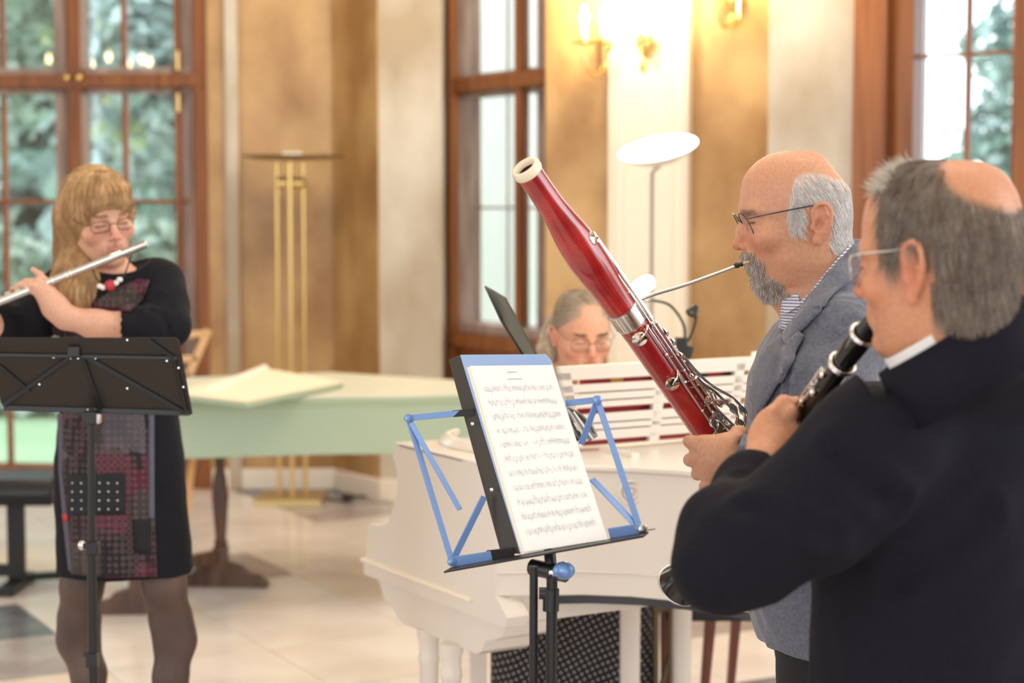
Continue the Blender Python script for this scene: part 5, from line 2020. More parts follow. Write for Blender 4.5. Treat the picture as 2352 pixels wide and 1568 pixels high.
    v = creases(v, n, [(a[0], a[1], a[2] * 1.7, a[3]) for a in seg])
    jm = M['jacket_blue']
    jb = vobj('jacket', v, q, jm, root)
    jbv = bvh_of(v, q)
    d1 = M['jacket_blue']
    # collar and lapel panels
    drape('collar', root, jbv, [(1950, 578), (1972, 563), (1988, 592), (1965, 630), (1912, 684), (1858, 750), (1815, 794), (1802, 772), (1832, 732), (1866, 688), (1909, 632)], d1, .006, .004)
    drape('lapel', root, jbv, [(1800, 772), (1812, 792), (1842, 764), (1852, 772), (1822, 840), (1790, 890), (1745, 965), (1733, 960), (1728, 900), (1738, 850), (1765, 800)], d1, .007, .004)
    drape('chest_pocket', root, jbv, [(1748, 870), (1800, 845), (1808, 858), (1758, 884)], d1, .003, .003)
    drape('pocket_flap', root, jbv, [(1788, 1290), (1880, 1270), (1890, 1310), (1790, 1332)], d1, .003, .003)
    drape('shirt_band', root, bv, [(1947, 563), (1954, 572), (1905, 628), (1862, 684), (1834, 728), (1806, 762), (1799, 750), (1797, 712), (1799, 690), (1814, 684), (1838, 692), (1860, 672), (1900, 618)], M['shirt_stripe'], .0045, .002, res=9)
    # shirt collar
    ring_band('shirt_collar', root, M['shirt_stripe'], p(1886, 660, 3.21), (-0.42, 0, .9), (1, 0, .45), .070, .063, -.022, .016, 1.05, .002, gap=(math.pi, .16))
    MB().prism([p(1796, 690, 3.16), p(1832, 672, 3.15), p(1838, 700, 3.14), p(1802, 722, 3.15)], V(0.002, .004, 0)).build('collar_point', M['shirt_stripe'], root)
    sv = Vox((p(1780, 700).x, 3.08, 1.30), (p(1900, 700).x, 3.34, 1.52), .004)
    sv.chain([p(1848, 715, 3.20), p(1835, 800, 3.2)], [.045, .06], .02)
    sv.cap(fr.w(0, -.02, -.09), fr.w(0, -.02, -.14), .056, .056, 0.004, True)
    v, q = sv.mesh(2)
    vobj('shirt', v, q, M['shirt_stripe'], root)
    # trousers
    tv = Vox((0.25, 2.9, 0.03), (0.95, 3.62, 1.0), .009)
    tv.loft([(p(1905, 1520), .095, .16), (p(1905, 1400), .10, .165)], .03)
    for dy in (-.09, .09):
        h_ = p(1905, 1500, Yc + dy)
        tv.chain([h_, V(h_.x - .02, h_.y, .5), V(h_.x + .01, h_.y, .07)], [.090, .075, .065], .03)
    v, q = tv.mesh(3)
    n = vnormals(v, q)
    v = v + n * (.004 * waves(v, 20, 9, stretch=(1, 1, .4)))[:, None]
    vobj('trousers', v, q, M['trousers_black'], root)
    for dy in (-.09, .09):
        h_ = p(1890, 1400, Yc + dy)
        s_ = Vox((h_.x - .28, h_.y - .08, -.02), (h_.x + .12, h_.y + .08, .16), .006)
        s_.chain([V(h_.x + .04, h_.y, .045), V(h_.x - .08, h_.y, .04), V(h_.x - .17, h_.y, .03)], [.045, .042, .03], .02)
        s_.chain([V(h_.x + .01, h_.y, .10), V(h_.x + .01, h_.y, .05)], [.05, .045], .02)
        s_.cut((0, 0, .002), (0, 0, -1))
        v, q = s_.mesh(2)
        vobj('shoe', v, q, 'shoe', root)


M['gun_metal'] = mat('gun metal spectacle frame', (70, 74, 84), 0.3, 0.8)
M['jacket_blue'] = mat('blue grey linen jacket cloth', (104, 106, 118), 0.85, noise=(160, (90, 91, 102), 3, (1, 1, 1)), bump=(900, 0.35, 0.0008), sheen=0.25)
M['shirt_stripe'] = stripes('white shirt with grey stripes', (228, 228, 236), (120, 120, 140), 60, 'Z')
M['trousers_black'] = mat('black trouser cloth', (20, 18, 20), 0.85, bump=(500, 0.2, 0.001))
M['shoe'] = mat('black shoe leather', (24, 22, 22), 0.3)
bassoonist()


# ------------------------------------------------------------------ bassoon
def bassoon():
    wood = mat('red lacquered maple', (190, 44, 36), 0.25, noise=(24, (140, 22, 24), 6, (1, 1, 1)), coat=0.8)
    nt = wood.node_tree
    b = nt.nodes['Principled BSDF']
    A = P(1206, 384, 2.80)
    B = P(1628, 1000, 3.07)
    C_ = P(1775, 1212, 3.16)
    root = empty('bassoon', C_, 'red lacquered bassoon with white bell ring and silver keys', 'bassoon')
    ax = (B - A).normalized()
    # fine cross figure of the maple, in coordinates along the axis
    v_ = (EYE - A)
    v_ = (v_ - ax * v_.dot(ax)).normalized()        # towards us
    s_ = ax.cross(v_).normalized()
    if s_.x < 0:
        s_ = -s_                                     # the key side (right/up)
    tc = nt.nodes.new('ShaderNodeTexCoord')
    wv = nt.nodes.new('ShaderNodeTexWave')
    mp = nt.nodes.new('ShaderNodeMapping')
    mp.vector_type = 'POINT'
    e = Matrix((tuple(s_), tuple(v_), tuple(ax))).to_euler()
    mp.inputs['Rotation'].default_value = e
    nt.links.new(tc.outputs['Object'], mp.inputs[0])
    wv.bands_direction = 'Z'
    wv.inputs['Scale'].default_value = 60
    wv.inputs['Distortion'].default_value = 3.0
    wv.inputs['Detail'].default_value = 3
    wv.inputs['Detail Scale'].default_value = 1.5
    nt.links.new(mp.outputs[0], wv.inputs[0])
    mx = nt.nodes.new('ShaderNodeMix')
    mx.data_type = 'RGBA'
    mx.inputs[0].default_value = 0.5
    lk = [l for l in nt.links if l.to_socket == b.inputs['Base Color']][0].from_socket
    m2 = nt.nodes.new('ShaderNodeMix')
    m2.data_type = 'RGBA'
    mth = nt.nodes.new('ShaderNodeMath')
    mth.operation = 'MULTIPLY'
    mth.inputs[1].default_value = 0.75
    nt.links.new(wv.outputs['Fac'], mth.inputs[0])
    nt.links.new(mth.outputs[0], m2.inputs[0])
    nt.links.new(lk, m2.inputs[6])
    m2.inputs[7].default_value = hexc(150, 22, 26)
    nt.links.new(m2.outputs[2], b.inputs['Base Color'])
    L = (B - A).length
    pxL = math.hypot(1628 - 1206, 1000 - 384)
    # radius profile measured across the tube in the photograph (px along, half width px)
    prof = [(16, 31), (60, 31), (100, 32), (135, 36), (165, 41), (200, 45), (235, 46), (270, 44), (310, 40), (350, 37), (400, 35.5), (440, 35)]
    k = L / pxL
    sr = smooth_path([(a * k, r * (2.80 + .27 * a / pxL) / F_PX) for a, r in prof], 5)
    mb = MB()
    mb.lathe(A, ax, [(t, r) for t, r in sr], 48)
    mb.build('bell_joint', wood, root)
    # bore
    MB().lathe(A, ax, [(0.004, .0155), (0.03, .012), (.06, .011), (.06, 0.0)], 32).build('bore', mat('dark red bore', (84, 20, 22), .4), root)
    mb = MB()
    R0 = 34 * 2.80 / F_PX
    mb.lathe(A, ax, [(.012, .021), (.012, R0 * .98), (.009, R0 * 1.04), (.003, R0 * 1.03), (-.002, R0 * .95), (-.003, R0 * .82), (-.001, .0165), (.004, .0150), (.012, .0150)], 48)
    mb.build('bell_ring', mat('ivory white bell ring', (240, 224, 196), .3), root)
    t0 = 440 * k
    rB = 35 * 2.98 / F_PX
    mb = MB()
    mb.lathe(A, ax, [(370 * k, rB * 1.0), (370 * k, rB * 1.05), (374 * k, rB * 1.07), (410 * k, rB * 1.07), (414 * k, rB * 1.05), (414 * k, rB)], 40)
    mb.build('bell_ferrule', 'silver_dull', root)
    mb = MB()
    for j in range(26):
        a = 2 * math.pi * j / 26
        c = v_ * math.cos(a) + s_ * math.sin(a)
        mb.bar(A + ax * 374 * k + c * rB * 1.075, A + ax * 410 * k + c * rB * 1.075, .0016, .0012, c)
    tag(mb.build('ferrule_ribs', 'silver', root), kind='stuff')
    # long joint
    mb = MB()
    mb.lathe(A, ax, [(414 * k, rB * .97), (500 * k, rB * .97), (600 * k, rB * .94), (770 * k, rB * .95)], 44)
    mb.build('long_joint', wood, root)
    # wing joint beside it, on the key side
    wo = s_ * rB * .78 - v_ * rB * .55
    mb = MB()
    mb.lathe(A + wo, ax, [(425 * k, 0), (428 * k, rB * .5), (470 * k, rB * .6), (600 * k, rB * .75), (770 * k, rB * .80)], 30)
    mb.build('wing_joint', wood, root)
    # boot joint going down behind the hands to the hip
    ax2 = (C_ - B).normalized()
    oc = s_ * rB * .35 - v_ * rB * .3
    mb = MB()
    n_ = 28
    for j in range(2):
        pass
    mb.tube([A + ax * 755 * k + oc, A + ax * 770 * k + oc, C_ + oc * .6 + V(-.03, .05, 0), C_ + oc * .6 + ax * .03 + V(-.03, .05, 0)], [(rB * 1.15, rB * 1.0), (rB * 1.35, rB * 1.05), (rB * 1.35, rB * 1.05), (rB * 1.2, rB * .9)], 28, flat=s_)
    mb.build('boot_joint', wood, root)
    mb = MB()
    mb.tube([A + ax * 728 * k, A + ax * 775 * k], [rB * 1.06, rB * 1.10], 36)
    mb.build('leather_hand_rest', mat('brown leather guard', (112, 92, 66), .5), root)
    mb = MB()
    mb.torus(A + ax * 728 * k, ax, rB * 1.05, .0012)
    mb.build('guard_ring', 'silver', root)

    # helper: point on the instrument: t px along, a angle from view (0 = facing us, + toward key side), h height over surface
    def S(t, a, h=0.0, r=rB):
        c = v_ * math.cos(a) + s_ * math.sin(a)
        return A + ax * (t * k) + c * (r + h)

    def cdir(a):
        return v_ * math.cos(a) + s_ * math.sin(a)

    def rod(t0_, t1_, a, h, r=.0021, nm='key_rod', m='silver', posts=True):
        MB().tube([S(t0_, a, h), S(t1_, a, h)], r, 10).build(nm, m, root)
        if posts:
            for t in (t0_, (t0_ + t1_) / 2, t1_):
                MB().tube([S(t, a, -.002), S(t, a, h * .8)], .0013, 8).build('post', 'silver', root)
                MB().ball(S(t, a, h), .0030, 7).build('post_ball', 'silver', root)

    def pad(t, a, h, r, arm=None):
        c = cdir(a)
        MB().lathe(S(t, a, h), c, [(-.002, 0), (-.002, r * .97), (0, r), (.0012, r * .96), (.0022, r * .6), (.0028, r * .2), (.0028, 0)], 28).build('key_cup', 'silver', root)
        MB().lathe(S(t, a, h - .0045), c, [(0, 0), (0, r * .92), (.003, r * .92)], 24).build('pad', mat('tan pad leather', (206, 160, 100), .7) if 'pad_m' not in M else M['pad_m'], root)
        if arm:
            MB().tube([Vector(x) for x in smooth_path([S(t, a, h + .0035), S(t + arm[0] * .5, a + arm[1] * .5, h + .004), S(t + arm[0], a + arm[1], arm[2])], 4)], .0016, 8).build('key_arm', 'silver', root)
    M['pad_m'] = mat('tan pad leather', (206, 160, 100), .7)
    # on the bell joint: long rods along the key side up to the bell key
    rod(195, 445, 1.45, .005, .0026)
    rod(250, 440, 1.18, .002, .0018)
    MB().tube([S(190, 1.40, .004), S(205, 1.45, .006), S(300, 1.48, .007), S(430, 1.5, .007)], .0022, 8).build('key_lever', 'silver', root)
    pad(197, 1.05, .005, .0115, (12, .3, .006))
    # round keys facing us
    pad(434, -.15, .004, .0125, (-10, .8, .004))
    pad(566, -.05, .004, .0118, (-16, .75, .004))
    rod(425, 585, 0.68, .003, .0018)
    rod(560, 770, 0.55, .003, .0019)
    rod(430, 700, 1.05, .006, .0024)
    rod(440, 620, 1.35, .009, .0022)
    rod(520, 700, 1.62, .011, .0020)
    rod(600, 745, 1.25, .012, .0020)
    # ring of levers and spatulas for the left thumb
    rs = random.Random(4)
    for (t, a, w_, l_) in ((470, 1.35, .0045, .018), (505, 1.55, .005, .016), (535, 1.3, .0045, .016), (570, 1.6, .005, .018), (605, 1.35, .005, .014), (640, 1.5, .0055, .018), (585, 1.05, .004, .012), (655, 1.1, .0045, .013)):
        c = S(t, a, .012)
        MB().tube([c - ax * l_ * .5, c - ax * l_ * .25, c + ax * l_ * .25, c + ax * l_ * .5], [(.001, .001), (w_ * .8, .0018), (w_, .0018), (.001, .001)], 10, flat=s_).build('touch_piece', 'silver', root)
    # diverging outer levers that bow away from the joint and end in spoon keys
    for (pts, r) in (
            ([(560, 1.55, .012), (620, 1.55, .014), (660, 1.5, .024), (700, 1.45, .030), (735, 1.42, .034), (752, 1.35, .024)], .0024),
            ([(540, 1.5, .014), (600, 1.62, .018), (650, 1.62, .026), (700, 1.6, .042), (738, 1.55, .046), (765, 1.5, .038), (772, 1.4, .026)], .0024),
            ([(600, 1.3, .014), (650, 1.3, .018), (685, 1.2, .014), (720, 1.2, .018), (755, 1.25, .022)], .0022),
            ([(620, 1.1, .006), (680, 1.0, .006), (690, .95, .010), (730, 1.0, .012), (760, 1.1, .016)], .0026),
            ([(655, 1.5, .016), (670, 1.7, .022), (690, 1.5, .018)], .0016)):
        MB().tube([Vector(x) for x in smooth_path([S(*p_) for p_ in pts], 6)], r, 8).build('key_lever', 'silver', root)
    for (t, a, h, w_, l_) in ((712, 1.15, .010, .0075, .026), (722, 1.5, .034, .0065, .028), (748, 1.15, .014, .0085, .022), (762, 1.45, .030, .007, .026), (770, 1.2, .018, .006, .018), (700, .95, .009, .007, .026), (690, 1.45, .02, .005, .018), (742, 1.55, .045, .006, .03)):
        c = S(t, a, h)
        MB().tube([c - ax * l_ * .5, c - ax * l_ * .3, c, c + ax * l_ * .3, c + ax * l_ * .5], [(.001, .001), (w_ * .7, .0025), (w_, .0032), (w_ * .7, .0025), (.001, .001)], 12, flat=s_).build('spatula_key', 'silver', root)
    pad(706, .75, .005, .010, None)
    # small wire ring end seen under the wrist
    w0 = P(1692, 1000, 3.05)
    for d_ in (0, .006, .012):
        MB().tube([P(1690 + d_ * 500, 1000, 3.06), P(1702 + d_ * 600, 1020, 3.06)], .0012, 6).build('spring_wire', 'silver_dull', root)
    # crook
    cp = smooth_path([P(1432, 735, 3.02), P(1444, 700, 3.03), P(1462, 690, 3.035), P(1500, 676, 3.05), P(1570, 655, 3.07), P(1640, 630, 3.09), P(1692, 610, 3.10)], 8)
    m = len(cp)
    MB().tube([Vector(x) for x in cp], [.0042 - .0018 * i / m for i in range(m)], 14).build('crook', 'silver_dull', root)
    MB().tube([P(1685, 612, 3.10), P(1692, 609.5, 3.10), P(1694, 609, 3.10), P(1700, 607, 3.10), P(1706, 605.5, 3.10)], [.0028, .0052, .0046, .0034, .0044], 12).build('reed_socket', 'black_plastic', root)
    MB().tube([P(1704, 606, 3.10), P(1718, 601, 3.105)], [(.0032, .0030), (.0050, .0015)], 12, flat=(0, 1, 0)).build('reed', mat('cane reed', (190, 160, 100), .6), root)


bassoon()


# ------------------------------------------------------------------ clarinetist
def clarinetist():
    Y0 = 2.30
    O = P(2157, 602, Y0)
    al = 0.72
    fr = Frame(O, (-math.cos(al), math.sin(al), -.06), roll=0.0, sc=1.02)
    root = empty('person', V(P(2170, 1400, 2.45).x, 2.45, 0), 'grey haired man in dark navy suit playing a clarinet, seen from behind', 'person')
    vx = Vox((0.15, 1.95, 0.0), (0.95, 2.95, 1.74), 0.0095, fine=[((O.x - .11, O.y - .11, 1.38), (O.x + .11, O.y + .11, 1.68), 0.0028)])

    def ax_refine(lo, hi, a, h):
        x = vx.ax[a]
        keep = x[(x < lo) | (x > hi)]
        vx.ax[a] = np.sort(np.concatenate([keep, np.arange(lo, hi, h, dtype=np.float32)]))
    hc = P(1785, 1000, 2.52)
    ax_refine(hc.x - .06, hc.x + .06, 0, .0035)
    ax_refine(hc.z - .07, hc.z + .07, 2, .0035)
    ax_refine(hc.y - .06, hc.y + .06, 1, .0035)
    vx.F = np.full([len(a) for a in vx.ax], 0.05, np.float32)
    p = lambda x, y, d=2.45: P(x, y, d)
    vx.loft([(p(2180, 1560), .13, .12), (p(2180, 1300), .135, .12), (p(2190, 1050, 2.47), .14, .10), (p(2195, 950, 2.47), .10, .07)], .03, side=(.8, .6, 0))
    vx.chain([p(2165, 900, 2.43), fr.w(0, -.030, -.075), fr.w(0, -.03, -.03)], [.058, .060, .058], .02)
    vx.cap(fr.w(0, .035, -.085), fr.w(0, .005, -.105), .035, .04, 0.02)
    for s_ in (-.09, .09):
        h_ = V(p(2180, 1500).x + s_ * .8, 2.45 + s_ * .6, .85)
        vx.chain([h_, V(h_.x, h_.y, .48), V(h_.x, h_.y, .08)], [.085, .052, .038], .03)
        vx.chain([V(h_.x, h_.y, .05), V(h_.x - .12, h_.y + .11, .03)], [.036, .03], .03)
    sh, el, wr = P(2040, 1020, 2.32), P(1660, 1300, 2.32), P(1748, 1085, 2.47)
    vx.chain([sh, el, wr], [.055, .042, .029], .02)
    h = lambda x, y, d=2.52: P(x, y, d)
    vx.chain([wr, h(1775, 1030, 2.5)], [.029, .033], .02)
    vx.ell(h(1782, 1005, 2.51), (.036, .024, .044), None, .015)
    fingers(vx, [[h(1775, 950, 2.50), h(1800, 925, 2.51), h(1830, 928, 2.53), h(1845, 942, 2.55)],
                 [h(1785, 970, 2.50), h(1815, 948, 2.50), h(1838, 958, 2.53), h(1845, 972, 2.56)],
                 [h(1795, 1000, 2.50), h(1818, 985, 2.50), h(1838, 995, 2.53), h(1838, 1005, 2.56)],
                 [h(1800, 1030, 2.50), h(1825, 1020, 2.50), h(1838, 1028, 2.53), h(1832, 1035, 2.56)]], .006, .0108, .0088)
    fingers(vx, [[h(1765, 1020, 2.53), h(1775, 985, 2.56), h(1800, 955, 2.60)]], .006, .012, .0095)
    # far arm to the lower joint
    vx.chain([P(2280, 1020, 2.62), P(1950, 1280, 2.80), P(1735, 1200, 2.74)], [.055, .042, .028], .02)
    vx.ell(P(1712, 1180, 2.72), (.034, .03, .04), None, .012)
    for k in range(4):
        a = P(1705, 1150 + 18 * k, 2.70)
        fingers(vx, [[a, a + V(-.02, -.02, 0), a + V(-.035, .0, 0), a + V(-.02, .02, 0)]], .004, .009, .0078)
    info = head(vx, fr, GEN, ear=(-.010, -.010), ear_sc=1.12, ear_out=.002)
    v, q = vx.mesh(2)
    L = fr.loc(v)

    def hmask(L):
        x, y, z = L[:, 0], L[:, 1], L[:, 2]
        low = np.interp(y, [-.11, -.06, -.03, -.02, .005, .02, .035, .05], [-.085, -.090, -.05, .02, .036, .005, .02, .06])
        e = (z - low) / .008
        bald = np.exp(-(((x - .002) / .064) ** 2 + ((y + .066) / .064) ** 2 + ((z - .092) / .044) ** 2) ** 1.5)
        fore = (y - np.interp(z, [.0, .04, .08, .12], [.044, .040, .038, .040])) / .010
        e = np.minimum(e, -fore)
        earz = (y < .004) & (y > -.036) & (z < .028) & (np.abs(x) > .0725)
        return np.clip(e, 0, 1) * (~earz) * (np.linalg.norm(L, axis=1) < .2) * np.clip((.52 - bald) / .25, 0, 1)
    cols = skin_cols(v, fr, info, (206, 148, 114), (200, 108, 82), (176, 104, 90), hair=(120, 102, 84), hmask=lambda L: hmask(L) * .9)
    vobj('body', v, q, 'skin', root, cols)
    n = vnormals(v, q)
    bv = bvh_of(v, q)
    hm = hairmat('greying brown hair', (168, 152, 138), (92, 76, 62))
    cr = fr.w(0, -.05, .12)

    def comb(pt, nn):
        d = Vector(pt) - cr
        return d.normalized() * .7 - fr.u * .55 - fr.f * .15
    strands('hair', root, bv, pick(v, n, hmask(L) > np.random.RandomState(4).uniform(.1, .9, len(L)), 9500, 5), comb, .042, 5, .006, .00048, hm, 5, jitter=.12)
    front = (L[:, 1] > .025) & (L[:, 1] < .060) & (L[:, 2] > .085) & (np.abs(L[:, 0]) < .06)
    strands('front_hair', root, bv, pick(v, n, front, 700, 6), lambda p_, n_: n_ * .6 + fr.f * .75 + fr.l * .25, .018, 3, 0, .00045, hairmat('silver front hair', (224, 216, 204), (190, 178, 160)), 6, snap=False, jitter=.35)
    glasses(root, fr, info['eye'], info['ear'], W=.026, Hh=.019, fwd=.022, metal='silver_dull', drop=-.006, temple_z=.014, halfw=.073)
    # suit jacket
    jv = Vox((0.15, 1.95, 0.75), (1.0, 2.95, 1.58), .0068)
    T = [(p(2180, 1620), .185, .15), (p(2182, 1500), .184, .15), (p(2182, 1400), .182, .15), (p(2190, 1250), .185, .15), (p(2205, 1120), .195, .15), (p(2215, 1020), .195, .145), (p(2215, 950), .170, .13), (p(2200, 890, 2.41), .130, .122), (p(2192, 840, 2.355), .104, .112), (p(2196, 800, 2.325), .090, .092), (p(2204, 765, 2.315), .082, .084)]
    jv.loft(T, .03, side=(.92, .38, 0), n=2.4)
    jv.chain([p(2200, 905, 2.40), p(2110, 945, 2.36), P(2030, 1015, 2.33), P(1960, 1090, 2.31)], [.068, .064, .072, .074], .04)
    jv.chain([P(2010, 1020, 2.33), P(1850, 1180, 2.31), P(1720, 1265, 2.31), P(1650, 1305, 2.32)], [.076, .074, .068, .052], .03)
    jv.chain([P(1650, 1300, 2.32), P(1668, 1210, 2.36), P(1725, 1130, 2.43), P(1742, 1105, 2.455)], [.052, .050, .045, .043], .03)
    jv.chain([p(2290, 960, 2.52), P(2300, 1050, 2.64), P(2100, 1240, 2.78), P(1760, 1210, 2.745)], [.08, .078, .068, .050], .04)
    cc = P(1745, 1098, 2.46)
    an = (P(1745, 1098, 2.46) - P(1725, 1130, 2.43)).normalized()
    sl, X, Y_, Z_ = jv.block(npv(cc) - .07, npv(cc) + .07, 0)
    pl_ = (X - cc.x) * an.x + (Y_ - cc.y) * an.y + (Z_ - cc.z) * an.z
    jv.F[sl] = np.maximum(jv.F[sl], np.where((X < cc.x + .03) & (Z_ > cc.z - .03), pl_, -1).astype(np.float32))
    jv.cap(cc - an * .03, cc + an * .03, .035, .038, .004, True)
    jv.cap(fr.w(0, -.03, -.04), p(2176, 850, 2.37), .070, .066, .006, True)
    jv.cut(P(2045, 850, 2.36), (-.36, .22, .92), .01) if False else None
    sl, X, Y_, Z_ = jv.block((P(1990, 700, 2.3).x, 2.1, P(2100, 900, 2.3).z), (1.0, 2.6, 1.6), 0)
    c_ = P(2185, 836, 2.33)
    a_ = Vector((-.50, .14, .86)).normalized()
    jv.F[sl] = np.maximum(jv.F[sl], ((X - c_.x) * a_.x + (Y_ - c_.y) * a_.y + (Z_ - c_.z) * a_.z).astype(np.float32))
    v, q = jv.mesh(3)
    n = vnormals(v, q)
    v = v + n * (.004 * waves(v, 18, 15, stretch=(1, 1, .6)) + .0012 * waves(v, 45, 16))[:, None]
    g = lambda x, y, d=2.24: P(x, y, d)
    v = creases(v, n, [(g(1900, 1010), g(2060, 1180), .008, .014), (g(1960, 1330), g(2120, 1290), .010, .018), (g(1700, 1160, 2.26), g(1900, 1220, 2.24), .006, .012), (g(2060, 1330, 2.3), g(2250, 1180, 2.3), .007, .016), (g(1990, 1260), g(2080, 1150), .006, .012),
                       (g(1660, 1200, 2.3), g(1700, 1110, 2.38), .005, .010), (g(2070, 960, 2.3), g(2090, 1120, 2.3), .004, .008)])
    jb = vobj('suit_jacket', v, q, M['navy'], root)
    jbv = bvh_of(v, q)
    nk = P(2196, 776, 2.308)
    ring_band('shirt_collar', root, mat('white shirt cotton', (232, 228, 226), .7), nk, (-.52, .14, .85), (-1, .6, -.2), .086, .082, -.03, .022, 1.03, .003)
    ring_band('jacket_collar', root, M['navy'], nk + V(.006, -.004, -.020), (-.52, .14, .85), (-1, .6, -.2), .094, .089, -.05, .031, 1.12, .006)
    MB().lathe(P(1702, 1132, 2.40), V(-.8, -.6, .2), [(0, 0), (0, .008), (.003, .007), (.003, 0)], 14).build('button', 'black_plastic', root)
    tv = Vox((0.2, 2.2, 0.03), (1.0, 2.8, .92), .010)
    for s_ in (-.09, .09):
        h_ = V(p(2180, 1500).x + s_ * .8, 2.45 + s_ * .6, .84)
        tv.chain([h_, V(h_.x, h_.y, .5), V(h_.x, h_.y, .08)], [.105, .08, .068], .03)
    v, q = tv.mesh(3)
    vobj('trousers', v, q, M['navy'], root)
    for s_ in (-.09, .09):
        h_ = V(p(2180, 1500).x + s_ * .8, 2.45 + s_ * .6, 0)
        s2 = Vox((h_.x - .24, h_.y - .12, -.02), (h_.x + .12, h_.y + .24, .16), .006)
        s2.chain([h_ + V(.02, -.02, .045), h_ + V(-.07, .06, .04), h_ + V(-.13, .12, .03)], [.045, .042, .03], .02)
        s2.chain([h_ + V(0, 0, .1), h_ + V(0, 0, .05)], [.05, .045], .02)
        s2.cut((0, 0, .002), (0, 0, -1))
        v, q = s2.mesh(2)
        vobj('shoe', v, q, 'shoe', root)


M['navy'] = mat('dark navy suit wool', (24, 22, 32), 0.85, noise=(220, (18, 17, 26), 3, (1, 1, 1)), bump=(700, 0.3, 0.0008), spec=0.2)
clarinetist()


def clarinet():
    A, B = P(2004, 740, 2.375), P(1548, 1364, 2.86)
    root = empty('clarinet', B, 'black clarinet with silver rings and keys held by the man in the navy suit', 'clarinet')
    d = (B - A).normalized()
    L = (B - A).length
    blk = mat('polished blackwood', (20, 17, 16), .22, coat=.5)
    r = .0145
    MB().lathe(A, d, [(-.03, .004), (-.02, .008), (0.0, .0125), (.022, .0135), (.024, .0)], 24).build('mouthpiece', 'black_plastic', root)
    MB().lathe(A, d, [(.024, .0135), (.03, .0165), (.055, .0165), (.085, r), (.09, r)], 28).build('barrel', blk, root)
    MB().lathe(A, d, [(.09, r), (.30, r)], 28).build('upper_joint', blk, root)
    MB().lathe(A, d, [(.30, r), (.31, r * 1.12), (.33, r * 1.12), (.335, r * 1.05), (.55, r * 1.08)], 28).build('lower_joint', blk, root)
    bl = [(.55, r * 1.15), (.60, r * 1.35), (.63, .024), (.65, .030), (.665, .036), (.668, .0365), (.664, .033), (.64, .024), (.6, .014)]
    MB().lathe(A, d, bl, 36).build('bell', blk, root)
    for t, rr in ((.024, .0165), (.0265, .0172), (.088, .0172), (.093, .0165), (.30, .0172), (.55, .0185)):
        MB().torus(A + d * t, d, rr, .0022).build('ring', 'silver', root)
    MB().torus(A + d * .666, d, .0360, .0016).build('bell_rim', 'silver_dull', root)
    up = (EYE - A)
    up = (up - d * up.dot(d)).normalized()
    s = d.cross(up).normalized()
    if s.x > 0:
        s = -s
    for (t, a, w_) in ((.115, .9, .006), (.13, 1.4, .007), (.15, .6, .006), (.16, 1.6, .006), (.18, 1.0, .007), (.205, 1.5, .006), (.22, .5, .006), (.245, 1.0, .008), (.27, 1.4, .007), (.29, .4, .006), (.36, 1.0, .008), (.40, 1.0, .008), (.44, 1.0, .008), (.48, .7, .009), (.51, 1.1, .009)):
        c = up * math.cos(a) + s * math.sin(a)
        MB().lathe(A + d * t + c * (r + .001), c, [(0, w_), (.003, w_), (.0045, w_ * .7), (.005, 0)], 18).build('key_cup', 'silver', root)
    for (t0, t1, a) in ((.11, .29, 1.2), (.14, .26, .75), (.33, .53, 1.2), (.35, .5, .7)):
        c = up * math.cos(a) + s * math.sin(a)
        MB().tube([A + d * t0 + c * (r + .005), A + d * t1 + c * (r + .005)], .0018, 8).build('key_rod', 'silver', root)
    MB().ball(P(1826, 965, 2.50), .006, 8).build('key_tip', 'silver', root)
    MB().ball(P(1822, 985, 2.50), .007, 8).build('key_tip', 'silver', root)


clarinet()
